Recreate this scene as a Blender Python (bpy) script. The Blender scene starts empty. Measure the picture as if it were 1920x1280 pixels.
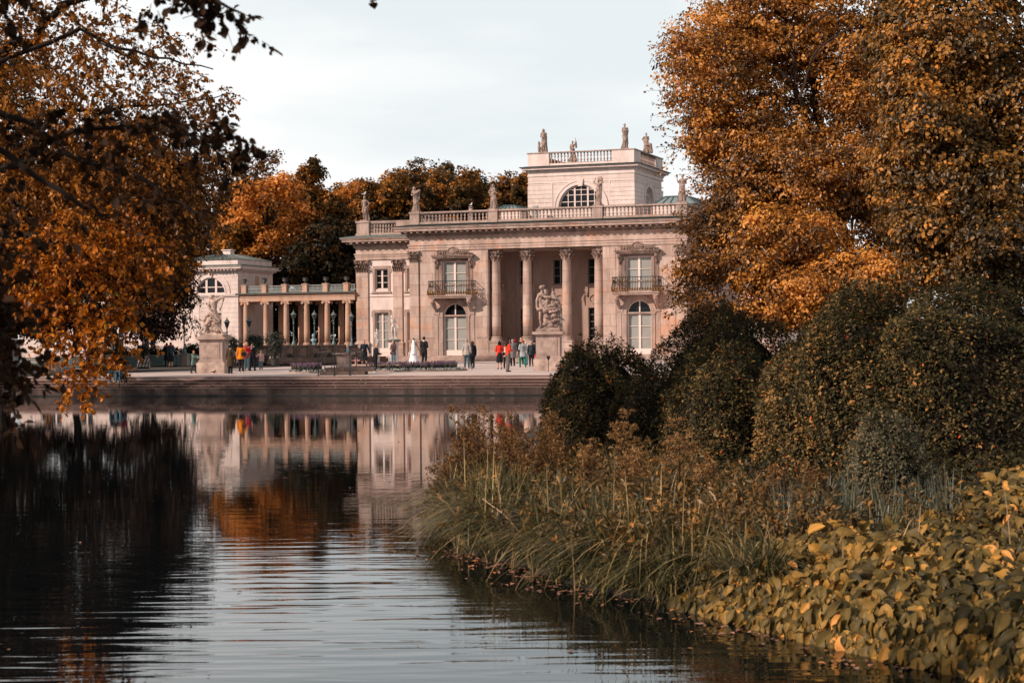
import bpy, math, random
import numpy as np
from mathutils import Vector, Matrix
S = bpy.context.scene
COL = S.collection
R = math.radians
rng = np.random.default_rng(7)
random.seed(7)

# ---------------------------------------------------------------- camera
FPX, ROLL, CZ, HY = 3400.0, .0094, 2.32, 645.4
cam_d = bpy.data.cameras.new('camera'); cam = bpy.data.objects.new('camera', cam_d); COL.objects.link(cam)
cam_d.sensor_width = 36; cam_d.lens = FPX/1920*36
cam_d.shift_y = 5.4/1920; cam_d.clip_start = .1; cam_d.clip_end = 3000
cr, sr = math.cos(ROLL), math.sin(ROLL)
cam.matrix_world = Matrix(((cr, sr, 0, 0), (0, 0, -1, 0), (-sr, cr, 0, CZ), (0, 0, 0, 1)))
cam_d.dof.use_dof = True; cam_d.dof.focus_distance = 90; cam_d.dof.aperture_fstop = 5.6
S.camera = cam

# ---------------------------------------------------------------- light
SUN_AZ, SUN_EL = R(60), R(30)          # azimuth measured from behind the camera towards the left
sv = Vector((-math.sin(SUN_AZ)*math.cos(SUN_EL), -math.cos(SUN_AZ)*math.cos(SUN_EL), math.sin(SUN_EL)))
sun_d = bpy.data.lights.new('sun', 'SUN'); sun = bpy.data.objects.new('sun', sun_d); COL.objects.link(sun)
sun_d.energy = 5.0; sun_d.angle = R(1.2); sun_d.color = (1, .805, .67)
sun.rotation_euler = sv.to_track_quat('Z', 'Y').to_euler()
sun.location = sv*200
W = bpy.data.worlds.new('World'); S.world = W; W.use_nodes = True
nt = W.node_tree; nt.nodes.clear()
def N(t, typ, **k):
    n = t.nodes.new(typ)
    for a, b in k.items():
        if a.startswith('i_'): n.inputs[a[2:].replace('_', ' ')].default_value = b
        else: setattr(n, a, b)
    return n
wo = N(nt, 'ShaderNodeOutputWorld'); bg = N(nt, 'ShaderNodeBackground'); bg.inputs['Strength'].default_value = .1
sky = N(nt, 'ShaderNodeTexSky', sky_type='NISHITA', sun_disc=False)
sky.sun_elevation = SUN_EL; sky.sun_rotation = math.atan2(sv.x, sv.y); sky.dust_density = 2
tc = N(nt, 'ShaderNodeTexCoord'); mp = N(nt, 'ShaderNodeMapping'); mp.inputs['Scale'].default_value = (1.3, 1.3, 5.5)
mp.inputs['Location'].default_value = (3.1, .7, .35)
nz = N(nt, 'ShaderNodeTexNoise'); nz.inputs['Scale'].default_value = 2.3; nz.inputs['Detail'].default_value = 6; nz.inputs['Roughness'].default_value = .5
cr1 = N(nt, 'ShaderNodeValToRGB'); e = cr1.color_ramp.elements
e[0].position = .36; e[0].color = (7.7, 8.3, 8.5, 1); e[1].position = .53; e[1].color = (9.6, 9.6, 9.55, 1)
mx = N(nt, 'ShaderNodeMixRGB'); mx.inputs['Fac'].default_value = .96
L = nt.links.new
L(tc.outputs['Generated'], mp.inputs['Vector']); L(mp.outputs['Vector'], nz.inputs['Vector']); L(nz.outputs['Fac'], cr1.inputs['Fac'])
L(sky.outputs['Color'], mx.inputs['Color1']); L(cr1.outputs['Color'], mx.inputs['Color2']); 
sz = N(nt, 'ShaderNodeSeparateXYZ'); L(tc.outputs['Generated'], sz.inputs[0]); zr = N(nt, 'ShaderNodeMapRange', interpolation_type='SMOOTHSTEP'); L(sz.outputs['Z'], zr.inputs['Value'])
for k_, v_ in (('From Min', .2), ('From Max', .62), ('To Min', 1.), ('To Max', .27)): zr.inputs[k_].default_value = v_
vm = N(nt, 'ShaderNodeMixRGB', blend_type='MULTIPLY'); vm.inputs['Fac'].default_value = 1; L(mx.outputs['Color'], vm.inputs['Color1']); L(zr.outputs[0], vm.inputs['Color2']); L(vm.outputs['Color'], bg.inputs['Color']); L(bg.outputs['Background'], wo.inputs['Surface'])
S.view_settings.view_transform = 'Standard'; S.view_settings.look = 'None'; S.view_settings.exposure = .12; S.view_settings.gamma = 1
S.render.engine = 'CYCLES'; S.cycles.use_denoising = True
S.cycles.max_bounces = 6; S.cycles.transparent_max_bounces = 6; S.cycles.caustics_reflective = False; S.cycles.caustics_refractive = False

# ---------------------------------------------------------------- frames of reference
AN = R(19.6); OX, OY = 3.41, 154.5
def ray(px, py):
    dx, dy = px-960, py-HY
    return (dx*cr-dy*sr)/FPX, 1., -(dy*cr+dx*sr)/FPX
def pt(px, py, d):
    a, b, c = ray(px, py); return Vector((a*d, d, CZ+c*d))
def gnd(px, py, z=.9):
    a, b, c = ray(px, py); t = (z-CZ)/c; return Vector((a*t, t, z))
# palace frame: x along the facade, y to the back, z up, origin under the middle of the portico
POX, POY = OX-.6*math.cos(AN), OY+.6*math.sin(AN)
def pal(x, y, z=0): return Vector((POX+x*math.cos(AN)+y*math.sin(AN), POY-x*math.sin(AN)+y*math.cos(AN), z))

# ---------------------------------------------------------------- materials
MATS = {}
def newmat(name):
    m = bpy.data.materials.new(name); m.use_nodes = True; MATS[name] = m
    t = m.node_tree; b = t.nodes['Principled BSDF']; return m, t, b
def simple(name, col, rough=.6, metal=0, noise=.0, nscale=8, bump=0, bscale=60, spec=.5):
    m, t, b = newmat(name)
    b.inputs['Roughness'].default_value = rough; b.inputs['Metallic'].default_value = metal; b.inputs['Specular IOR Level'].default_value = spec
    b.inputs['Base Color'].default_value = (*col, 1)
    tc = N(t, 'ShaderNodeTexCoord')
    if noise:
        n = N(t, 'ShaderNodeTexNoise'); n.inputs['Scale'].default_value = nscale; n.inputs['Detail'].default_value = 5
        r = N(t, 'ShaderNodeValToRGB'); r.color_ramp.elements[0].position = .3; r.color_ramp.elements[1].position = .7
        r.color_ramp.elements[0].color = (*[c*(1-noise) for c in col], 1); r.color_ramp.elements[1].color = (*[min(1, c*(1+noise*.6)) for c in col], 1)
        t.links.new(tc.outputs['Object'], n.inputs['Vector']); t.links.new(n.outputs['Fac'], r.inputs['Fac']); t.links.new(r.outputs['Color'], b.inputs['Base Color'])
    if bump:
        n2 = N(t, 'ShaderNodeTexNoise'); n2.inputs['Scale'].default_value = bscale; n2.inputs['Detail'].default_value = 3
        bp = N(t, 'ShaderNodeBump'); bp.inputs['Strength'].default_value = bump; bp.inputs['Distance'].default_value = .02
        t.links.new(tc.outputs['Object'], n2.inputs['Vector']); t.links.new(n2.outputs['Fac'], bp.inputs['Height']); t.links.new(bp.outputs['Normal'], b.inputs['Normal'])
    return m
def stone(name, c1, c2, stain, stain_amt=.5, bw=1.6, bh=.55, mortar=.012, nsc=.45, groove=None, rough=.75, dirt=.25):
    """ashlar: large blocks that differ a little, iron-orange stains, soft dirt"""
    m, t, b = newmat(name); l = t.links.new
    b.inputs['Roughness'].default_value = rough; b.inputs['Specular IOR Level'].default_value = .25
    tc = N(t, 'ShaderNodeTexCoord'); sp = N(t, 'ShaderNodeSeparateXYZ'); l(tc.outputs['Object'], sp.inputs[0])
    ad = N(t, 'ShaderNodeMath', operation='ADD'); l(sp.outputs['X'], ad.inputs[0]); l(sp.outputs['Y'], ad.inputs[1])
    cb = N(t, 'ShaderNodeCombineXYZ'); l(ad.outputs[0], cb.inputs['X']); l(sp.outputs['Z'], cb.inputs['Y'])
    br = N(t, 'ShaderNodeTexBrick'); l(cb.outputs[0], br.inputs['Vector'])
    br.inputs['Color1'].default_value = (*c1, 1); br.inputs['Color2'].default_value = (*c2, 1)
    br.inputs['Mortar'].default_value = (*[c*.62 for c in c1], 1)
    br.inputs['Scale'].default_value = 1; br.inputs['Mortar Size'].default_value = mortar; br.inputs['Mortar Smooth'].default_value = .3
    br.inputs['Brick Width'].default_value = bw; br.inputs['Row Height'].default_value = bh; br.inputs['Bias'].default_value = -.1
    n = N(t, 'ShaderNodeTexNoise'); n.inputs['Scale'].default_value = nsc; n.inputs['Detail'].default_value = 6; n.inputs['Distortion'].default_value = 1.4
    l(tc.outputs['Object'], n.inputs['Vector'])
    r = N(t, 'ShaderNodeValToRGB'); r.color_ramp.elements[0].position = .53; r.color_ramp.elements[1].position = .72
    r.color_ramp.elements[0].color = (0, 0, 0, 1); r.color_ramp.elements[1].color = (stain_amt,)*3+(1,)
    l(n.outputs['Fac'], r.inputs['Fac'])
    mx = N(t, 'ShaderNodeMixRGB'); l(r.outputs['Color'], mx.inputs['Fac']); l(br.outputs['Color'], mx.inputs['Color1']); mx.inputs['Color2'].default_value = (*stain, 1)
    n2 = N(t, 'ShaderNodeTexNoise'); n2.inputs['Scale'].default_value = 1.1; n2.inputs['Detail'].default_value = 8; n2.inputs['Roughness'].default_value = .65
    mp = N(t, 'ShaderNodeMapping'); mp.inputs['Scale'].default_value = (1.7, 1.7, .5); l(tc.outputs['Object'], mp.inputs['Vector']); l(mp.outputs[0], n2.inputs['Vector'])
    r2 = N(t, 'ShaderNodeValToRGB'); r2.color_ramp.elements[0].position = .35; r2.color_ramp.elements[1].position = .62
    r2.color_ramp.elements[0].color = (1-dirt, 1-dirt, 1-dirt*1.05, 1); r2.color_ramp.elements[1].color = (1, 1, 1, 1)
    l(n2.outputs['Fac'], r2.inputs['Fac'])
    m2 = N(t, 'ShaderNodeMixRGB', blend_type='MULTIPLY'); m2.inputs['Fac'].default_value = 1; l(mx.outputs[0], m2.inputs['Color1']); l(r2.outputs[0], m2.inputs['Color2'])
    l(m2.outputs[0], b.inputs['Base Color'])
    n3 = N(t, 'ShaderNodeTexNoise'); n3.inputs['Scale'].default_value = 9; n3.inputs['Detail'].default_value = 6; l(tc.outputs['Object'], n3.inputs['Vector'])
    bp = N(t, 'ShaderNodeBump'); bp.inputs['Strength'].default_value = .35; bp.inputs['Distance'].default_value = .03; l(n3.outputs['Fac'], bp.inputs['Height'])
    b2 = N(t, 'ShaderNodeBump', invert=True); b2.inputs['Strength'].default_value = .6; b2.inputs['Distance'].default_value = .02
    l(br.outputs['Fac'], b2.inputs['Height']); l(bp.outputs[0], b2.inputs['Normal']); l(b2.outputs[0], b.inputs['Normal'])
    return m
sand = stone('sandstone', (.43, .305, .26), (.58, .445, .39), (.64, .29, .15), .7, 2.3, .95, dirt=.34)
sandp = stone('sandstone_trim', (.40, .295, .26), (.47, .355, .315), (.52, .24, .13), .5, 1.7, 2.5, .006, dirt=.4)
plaster = stone('pale_plaster', (.67, .545, .51), (.68, .56, .525), (.54, .42, .37), .4, 9, .40, .014, .8, dirt=.14)
plain = stone('plain_plaster', (.74, .61, .575), (.75, .625, .59), (.54, .42, .37), .4, 30, 30, .0, .8, dirt=.22)
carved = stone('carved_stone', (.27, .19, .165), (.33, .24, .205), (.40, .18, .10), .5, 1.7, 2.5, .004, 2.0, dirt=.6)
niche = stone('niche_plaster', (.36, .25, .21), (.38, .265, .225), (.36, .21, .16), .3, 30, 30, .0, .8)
warm = stone('warm_sandstone', (.50, .315, .235), (.55, .365, .28), (.62, .25, .11), .5, 2.2, 3, .004)
wet = stone('weathered_wall_stone', (.20, .14, .12), (.27, .19, .165), (.10, .075, .065), .6, 1.5, .5, .02, 1.2, dirt=.5)
statst = simple('statue_stone', (.34, .25, .215), .85, 0, .55, 3.0, .3, 26, .15)
statpale = simple('pale_statue_stone', (.46, .345, .295), .85, 0, .45, 2.4, .25, 26, .15)
white = simple('white_marble', (.68, .60, .56), .6, 0, .2, 3, .2, 30, .3)
copper = simple('copper_roof', (.026, .034, .033), .8, 0, .4, 2, .2, 8, .1)
copperl = simple('pale_copper_roof', (.14, .165, .158), .7, 0, .3, 2, .2, 8, .2)
glassd = simple('dark_window_glass', (.010, .012, .014), .12, 0, 0, spec=.25)
blind = simple('window_glass_over_blind', (.27, .275, .262), .3, 0, .15, .7, spec=.35)
framew = simple('painted_window_frame', (.70, .56, .52), .5)
frameg = simple('grey_window_frame', (.22, .20, .20), .5)
iron = simple('black_iron', (.02, .022, .024), .45, .5)
gilt = simple('gilded_iron', (.36, .2, .09), .42, .7, .3, 20)
verdi = simple('verdigris_metal', (.10, .16, .165), .5, .3, .35, 10)
lampg = simple('lantern_glass', (.04, .045, .05), .1, 0, 0, spec=.9)
skyl = simple('skylight_glass', (.19, .235, .245), .3, 0, .1, 1, spec=.8)
urnm = simple('urn_stone', (.07, .066, .062), .6, 0, .4, 6)
board = simple('sign_board_white', (.62, .60, .58), .6, 0, .05, 3)
printm = simple('printed_ink', (.08, .08, .09), .6)
woodm = simple('easel_wood', (.32, .13, .06), .6, 0, .3, 12)
cream = simple('cream_panel', (.55, .46, .40), .6, 0, .25, 6)
bark = simple('bark', (.055, .036, .027), .9, 0, .5, 6, .8, 22, .1)
barkd = simple('dark_bark', (.022, .016, .013), .9, 0, .4, 6, .6, 22, .1)
soil = simple('soil', (.014, .010, .007), .95, 0, .5, 3, .6, 12, .1)

# ---------------------------------------------------------------- mesh helpers
class MB:
    def __init__(s): s.v = []; s.f = []
    def add(s, vs, fs):
        o = len(s.v); s.v += [tuple(v) for v in vs]; s.f += [tuple(i+o for i in f) for f in fs]; return s
    def box(s, x0, x1, y0, y1, z0, z1):
        return s.add([(x0,y0,z0),(x1,y0,z0),(x1,y1,z0),(x0,y1,z0),(x0,y0,z1),(x1,y0,z1),(x1,y1,z1),(x0,y1,z1)],
                     [(0,3,2,1),(4,5,6,7),(0,1,5,4),(1,2,6,5),(2,3,7,6),(3,0,4,7)])
    def cbox(s, c, sx, sy, sz): return s.box(c[0]-sx/2, c[0]+sx/2, c[1]-sy/2, c[1]+sy/2, c[2]-sz/2, c[2]+sz/2)
    def prism(s, poly, y0, y1):
        n = len(poly)
        return s.add([(x,y0,z) for x,z in poly]+[(x,y1,z) for x,z in poly],
                     [tuple(range(n)), tuple(range(2*n-1,n-1,-1))]+[(i,i+n,(i+1)%n+n,(i+1)%n) for i in range(n)])
    def hprism(s, poly, z0, z1):
        n = len(poly)
        return s.add([(x,y,z0) for x,y in poly]+[(x,y,z1) for x,y in poly],
                     [tuple(range(n-1,-1,-1)), tuple(range(n,2*n))]+[(i,(i+1)%n,(i+1)%n+n,i+n) for i in range(n)])
    def lathe(s, prof, c=(0,0,0), n=16, mod=None, sq=False):
        vs = []; fs = []
        for (r, z) in prof:
            for k in range(n):
                a = 2*math.pi*k/n+(math.pi/4 if sq else 0); rr = r*(mod(a, z) if mod else 1)
                vs.append((c[0]+rr*math.cos(a), c[1]+rr*math.sin(a), c[2]+z))
        for i in range(len(prof)-1):
            for k in range(n): fs.append((i*n+k, i*n+(k+1)%n, (i+1)*n+(k+1)%n, (i+1)*n+k))
        fs.append(tuple(range(n-1,-1,-1))); fs.append(tuple((len(prof)-1)*n+k for k in range(n)))
        return s.add(vs, fs)
    def tube(s, pts, rad, n=6):
        pts = [Vector(p) for p in pts]
        if not hasattr(rad, '__len__'): rad = [rad]*len(pts)
        vs = []; fs = []
        for i, p in enumerate(pts):
            d = (pts[min(i+1,len(pts)-1)]-pts[max(i-1,0)]).normalized()
            a = d.cross(Vector((0,0,1)) if abs(d.z) < .9 else Vector((1,0,0))).normalized(); b = d.cross(a)
            for k in range(n):
                t = 2*math.pi*k/n; vs.append(p+(a*math.cos(t)+b*math.sin(t))*rad[i])
        for i in range(len(pts)-1):
            for k in range(n): fs.append((i*n+k, (i+1)*n+k, (i+1)*n+(k+1)%n, i*n+(k+1)%n))
        fs.append(tuple(range(n))); fs.append(tuple((len(pts)-1)*n+k for k in range(n-1,-1,-1)))
        return s.add(vs, fs)
    def sphere(s, c, r, nu=12, nv=8):
        if not hasattr(r, '__len__'): r = (r, r, r)
        vs = [(c[0],c[1],c[2]-r[2])]; fs = []
        for j in range(1, nv):
            p = -math.pi/2+math.pi*j/nv
            for i in range(nu):
                a = 2*math.pi*i/nu; vs.append((c[0]+r[0]*math.cos(p)*math.cos(a), c[1]+r[1]*math.cos(p)*math.sin(a), c[2]+r[2]*math.sin(p)))
        vs.append((c[0],c[1],c[2]+r[2])); T = len(vs)-1
        for i in range(nu):
            fs.append((0, 1+(i+1)%nu, 1+i)); fs.append((T, T-nu+i, T-nu+(i+1)%nu))
            for j in range(nv-2):
                a = 1+j*nu; fs.append((a+i, a+(i+1)%nu, a+nu+(i+1)%nu, a+nu+i))
        return s.add(vs, fs)
    def cap(s, p0, r0, p1, r1, n=10):
        p0, p1 = Vector(p0), Vector(p1)
        s.sphere(p0, r0, n, 6); s.sphere(p1, r1, n, 6)
        if (p1-p0).length > 1e-4: s.tube([p0, p1], [r0, r1], n)
        return s
    def build(s, name, mat, parent=None, loc=None, smooth=False):
        me = bpy.data.meshes.new(name); me.from_pydata(s.v, [], s.f)
        if smooth: me.polygons.foreach_set('use_smooth', [True]*len(me.polygons))
        me.materials.append(mat); me.update()
        o = bpy.data.objects.new(name, me); COL.objects.link(o)
        if parent: o.parent = parent
        if loc is not None: o.location = loc
        return o
def tag(o, label=None, cat=None, group=None, kind=None):
    if label: o['label'] = label
    if cat: o['category'] = cat
    if group: o['group'] = group
    if kind: o['kind'] = kind
    return o
def thing(name, label, cat, loc=(0,0,0), rz=0, group=None):
    o = bpy.data.objects.new(name, None); COL.objects.link(o); o.location = loc; o.rotation_euler = (0,0,rz); o.empty_display_size = .3
    return tag(o, label, cat, group)
def copy_tree(o, parent=None):
    c = o.copy(); COL.objects.link(c); c.parent = parent
    for ch in list(o.children): copy_tree(ch, c)
    return c
def carve(o, scale=.11, strength=.045):
    tx = bpy.data.textures.new('carving', 'CLOUDS'); tx.noise_scale = scale; tx.noise_depth = 2
    d = o.modifiers.new('carving', 'DISPLACE'); d.texture = tx; d.strength = strength; d.mid_level = .5; return o
def remesh(o, vox, sm=2, fac=.5):
    m = o.modifiers.new('remesh', 'REMESH'); m.mode = 'VOXEL'; m.voxel_size = vox; m.use_smooth_shade = True
    if sm: k = o.modifiers.new('smooth', 'SMOOTH'); k.iterations = sm; k.factor = fac
    return o
def fast(name, V, F, mat, parent=None, rnd=None, smooth=False, extra=None):
    """V (n,3) floats, F (m,k) ints"""
    me = bpy.data.meshes.new(name); V = np.ascontiguousarray(V, np.float32); F = np.ascontiguousarray(F, np.int32)
    m, k = F.shape
    me.vertices.add(len(V)); me.vertices.foreach_set('co', V.ravel())
    me.loops.add(m*k); me.loops.foreach_set('vertex_index', F.ravel())
    me.polygons.add(m); me.polygons.foreach_set('loop_start', np.arange(0, m*k, k, dtype=np.int32))
    if smooth: me.polygons.foreach_set('use_smooth', np.ones(m, bool))
    me.update(calc_edges=True)
    if rnd is not None:
        at = me.attributes.new('rnd', 'FLOAT', 'POINT'); at.data.foreach_set('value', np.ascontiguousarray(rnd, np.float32))
    me.materials.append(mat)
    o = bpy.data.objects.new(name, me); COL.objects.link(o)
    if parent: o.parent = parent
    return o
# ================================================================ PALACE
def arcpts(cx, cz, r, a0, a1, n): return [(cx+r*math.cos(R(a0+(a1-a0)*i/n)), cz+r*math.sin(R(a0+(a1-a0)*i/n))) for i in range(n+1)]
def wall_open(mb, x0, x1, z0, z1, y0, y1, stacks):
    """wall slab y0..y1 with openings: stacks = [(bx0, bx1, [(ox0, ox1, oz0, oz1, arched)])]"""
    x = x0
    for bx0, bx1, ops in stacks:
        if bx0 > x: mb.box(x, bx0, y0, y1, z0, z1)
        z = z0
        for ox0, ox1, oz0, oz1, arch in ops:
            if oz0 > z: mb.box(bx0, bx1, y0, y1, z, oz0)
            if ox0 > bx0: mb.box(bx0, ox0, y0, y1, oz0, oz1)
            if ox1 < bx1: mb.box(ox1, bx1, y0, y1, oz0, oz1)
            if arch:
                r = (ox1-ox0)/2; cx = (ox0+ox1)/2; cz = oz1-r
                for s in (-1, 1):
                    p = [(cx+s*r*math.cos(R(90*i/8)), cz+r*math.sin(R(90*i/8))) for i in range(9)]
                    for i in range(8):
                        q = [p[i], p[i+1], (p[i+1][0], oz1), (p[i][0], oz1)]
                        if i == 7: q = [p[7], p[8], (p[7][0], oz1)]
                        if i == 0: q = [p[0], p[1], (p[1][0], oz1), (p[0][0], oz1)]
                        mb.prism(q, y0, y1)
            z = oz1
        if z < z1: mb.box(bx0, bx1, y0, y1, z, z1)
        x = bx1
    if x < x1: mb.box(x, x1, y0, y1, z0, z1)
def ringarc(mb, cx, cz, r0, r1, y0, y1, a0=0, a1=180, n=16):
    A = arcpts(cx, cz, r0, a0, a1, n); B = arcpts(cx, cz, r1, a0, a1, n)
    for i in range(n): mb.prism([A[i], B[i], B[i+1], A[i+1]], y0, y1)
def window(par, cx, y, z0, z1, w, cols=2, bars=(.5,), fm=framew, pm=blind, arch=False, kick=0, name='window', fw=.07):
    """y = plane of the frame front"""
    o = MB(); x0, x1 = cx-w/2, cx+w/2; zt = z1-(w/2 if arch else 0)
    o.box(x0, x0+fw, y, y+.09, z0, zt); o.box(x1-fw, x1, y, y+.09, z0, zt)
    o.box(x0+fw, x1-fw, y, y+.09, z0, z0+fw+kick)
    for i in range(1, cols):
        xm = x0+w*i/cols; k = fw*(1.05 if cols == 2 or i in (cols//3, 2*cols//3) else .45); o.box(xm-k, xm+k, y-.004, y+.086, z0+fw+kick, zt-fw)
    for b in bars:
        zb = z0+kick+(zt-z0-kick)*b; o.box(x0+fw, x1-fw, y+.012, y+.07, zb-.022, zb+.022)
    o.box(x0+fw, x1-fw, y, y+.09, zt-fw, zt)
    if arch:
        r = w/2; ringarc(o, cx, zt, r-fw, r, y, y+.09)
        o.box(cx-fw*.6, cx+fw*.6, y+.005, y+.08, zt, zt+r-fw)
    f = o.build(name, fm, par)
    MB().box(x0+fw*.5, x1-fw*.5, y+.095, y+.12, z0+fw*.5, zt-.01).build('pane', pm, f)
    if arch:
        g = MB(); g.prism(arcpts(cx, zt, w/2-fw*.5, 0, 180, 16), y+.095, y+.12); g.build('fanlight_pane', glassd, f)
    return f
def corinth(mb, cx, cy, z0, z1, r, square=False, n=24):
    """leafy capital: bell with two rows of curled leaves, volutes and abacus"""
    h = z1-z0
    if square: mb.box(cx-r, cx+r, cy-.02, cy+.12, z0, z1-.1*h)
    else: mb.lathe([(r*.98, 0), (r*.98, .5*h), (r*1.15, .9*h)], (cx, cy, z0), 16)
    def leaf(x, y, dx, dy, zb, hh, w):
        tx, ty = -dy, dx
        pts = []
        for q, out in ((0, .0), (.45, .05), (.8, .13), (1., .24), (.93, .3), (.8, .31)):
            pts.append((x+dx*out*r*2.2, y+dy*out*r*2.2, zb+hh*q))
        mb.tube(pts, [w, w*1.05, w*1.0, w*.8, w*.7, w*.45], 6)
    if square:
        xs = np.linspace(-r*.85, r*.85, 5)
        for i, x in enumerate(xs): leaf(cx+x, cy-.03, 0, -1, z0+.02*h, .38*h, r*.17)
        for x in (xs[:-1]+xs[1:])/2: leaf(cx+x, cy-.03, 0, -1, z0+.3*h, .4*h, r*.16)
        for s in (-1, 1):
            mb.tube([(cx+s*r*.4, cy-.05, z0+.5*h), (cx+s*r*.9, cy-.12, z0+.8*h), (cx+s*r*1.16, cy-.14, z0+.86*h), (cx+s*r*1.16, cy-.14, z0+.7*h), (cx+s*r*1.0, cy-.13, z0+.7*h)], [.05, .07, .08, .07, .04], 6)
        mb.sphere((cx, cy-.14, z0+.86*h), (.1, .07, .09), 8, 6)
        mb.box(cx-r*1.25, cx+r*1.25, cy-.16, cy+.12, z1-.1*h, z1)
    else:
        for i in range(8):
            a = i*math.pi/4; leaf(cx+math.cos(a)*r, cy+math.sin(a)*r, math.cos(a), math.sin(a), z0+.02*h, .38*h, r*.24)
            a += math.pi/8; leaf(cx+math.cos(a)*r, cy+math.sin(a)*r, math.cos(a), math.sin(a), z0+.3*h, .4*h, r*.22)
        for i in range(4):
            a = i*math.pi/2+math.pi/4; c, s = math.cos(a), math.sin(a)
            mb.tube([(cx+c*r*q, cy+s*r*q, z0+h*z) for q, z in ((.95, .5), (1.2, .8), (1.5, .87), (1.5, .72), (1.32, .72))], [.05, .07, .085, .07, .04], 6)
        k = r*1.28; mb.box(cx-k, cx+k, cy-k, cy+k, z1-.1*h, z1)
def baluster_run(mb, x0, x1, y, z0, z1, step=.33, axis='x', rr=.105):
    L = abs(x1-x0); n = max(1, round(L/step)); h = z1-z0
    prof = [(rr*.9,0),(rr*.9,.08*h),(rr*.45,.13*h),(rr*.9,.24*h),(rr*.95,.32*h),(rr*.42,.48*h),(rr*.5,.5*h),(rr*.42,.53*h),(rr*.9,.7*h),(rr*.85,.78*h),(rr*.45,.88*h),(rr*.9,.92*h),(rr*.9,h)]
    for i in range(n):
        t = x0+(x1-x0)*(i+.5)/n
        mb.lathe(prof, (t, y, z0) if axis == 'x' else (y, t, z0), 8)
def cornice_ring(mb, x0, x1, y0, y1, layers):
    """stack of plain boxes round a block: layers = [(overhang, z0, z1)]"""
    for o, a, b in layers: mb.box(x0-o, x1+o, y0-o, y1+o, a, b)
def teeth(mb, x0, x1, y0, y1, z0, z1, o0, o1, w, gap, sides='fr'):
    """dentils or modillions on the front (f), right (r) and left (l) of a block, reaching from overhang o0 to o1"""
    n = int((x1-x0+2*o0)/(w+gap)); st = (x1-x0+2*o0)/n
    for i in range(n):
        x = x0-o0+(i+.5)*st; mb.box(x-w/2, x+w/2, y0-o1, y0-o0, z0, z1)
    n = int((y1-y0)/(w+gap)); st = (y1-y0)/max(1, n)
    for i in range(n):
        y = y0+(i+.5)*st
        if 'r' in sides: mb.box(x1+o0, x1+o1, y-w/2, y+w/2, z0, z1)
        if 'l' in sides: mb.box(x0-o1, x0-o0, y-w/2, y+w/2, z0, z1)

palace = thing('palace', 'pale pink stone palace with four-column portico, roof statues and square tower, across the lake', 'palace', (POX, POY, 0), -AN)
HW, YB = 12.45, 20.0                      # half width of the middle block, back of the building
ZF = 1.38
# --- plinth steps (three risers round the front)
m = MB()
for i, (o, a, b) in enumerate(((.95, .86, 1.06), (.62, 1.06, 1.22), (.30, 1.22, ZF))): m.box(-HW-o, HW+o, -o, 6, a, b)
for s in (-1, 1):
    for o, a, b in ((.9, .86, 1.05), (.58, 1.05, 1.21), (.26, 1.21, 1.36)):
        x0, x1 = (HW+.96, 19.4+o) if s > 0 else (-19.4-o, -HW-.96)
        m.box(x0, x1, 4-o, 6, a, b)
m.build('plinth_steps', sandp, palace)
# --- main facade wall
m = MB()
aw = dict(); 
def stack(cx): return (cx-1.25, cx+1.25, [(cx-1.06, cx+1.06, 1.42, 5.93, True), (cx-1.12, cx+1.12, 6.62, 9.6, False)])
wall_open(m, -HW, -5.17, ZF, 10.56, 0, .6, [stack(-8.3)])
wall_open(m, 5.17, HW, ZF, 10.56, 0, .6, [stack(8.3)])
# side walls, back, portico side walls
m.box(-HW, -HW+.5, .6, YB, ZF, 12.2); m.box(HW-.5, HW, .6, YB, ZF, 12.2); m.box(-HW+.5, HW-.5, YB-.5, YB, ZF, 12.2)
m.build('wall', sand, palace)
m = MB()
m.box(-5.8, -5.17, .6, 4.4, ZF, 10.5); m.box(5.17, 5.8, .6, 4.4, ZF, 10.5)
# back wall of the portico with its windows
bw = []
for cx in (-3.2, -.05, 3.15):
    bw.append((cx-.75, cx+.75, [(cx-.62, cx+.62, 2.45, 5.45, False), (cx-.62, cx+.62, 7.55, 9.7, False)]))
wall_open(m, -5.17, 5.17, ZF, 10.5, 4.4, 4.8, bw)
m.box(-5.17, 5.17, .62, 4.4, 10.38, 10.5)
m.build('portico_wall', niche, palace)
MB().box(-5.17, 5.17, .3, 4.4, ZF, ZF+.05).build('portico_floor', sandp, palace)
for cx in (-3.2, -.05, 3.15):
    for z0, z1, bars in ((2.45, 5.45, (.2, .4, .6, .8)), (7.55, 9.7, (.333, .667))):
        f = window(palace, cx, 4.52, z0, z1, 1.24, 2, bars, frameg, glassd, fw=.05)
        s = MB(); s.box(cx-.86, cx-.62, 4.32, 4.4, z0-.1, z1+.22); s.box(cx+.62, cx+.86, 4.32, 4.4, z0-.1, z1+.22); s.box(cx-.62, cx+.62, 4.32, 4.4, z1, z1+.22); s.box(cx-1.0, cx+1.0, 4.26, 4.4, z0-.26, z0-.1)
        if z0 > 5:
            for q in (-.75, .75): s.box(cx+q-.12, cx+q+.12, 4.28, 4.4, z0-.8, z0-.26); s.sphere((cx+q, 4.3, z0-.95), (.12, .08, .18), 8, 6)
            # stucco wreath panel below the upper window
            s.tube([(cx+.5*math.cos(t), 4.36, z0-1.35+.42*math.sin(t)) for t in np.linspace(0, 6.283, 13)], .06, 6)
            for q in (-.95, .95): s.tube([(cx+q, 4.35, z0-.9), (cx+q*1.12, 4.32, z0-1.3), (cx+q*.98, 4.35, z0-1.9)], [.05, .1, .03], 6)
        s.build('surround', niche, f)
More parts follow.
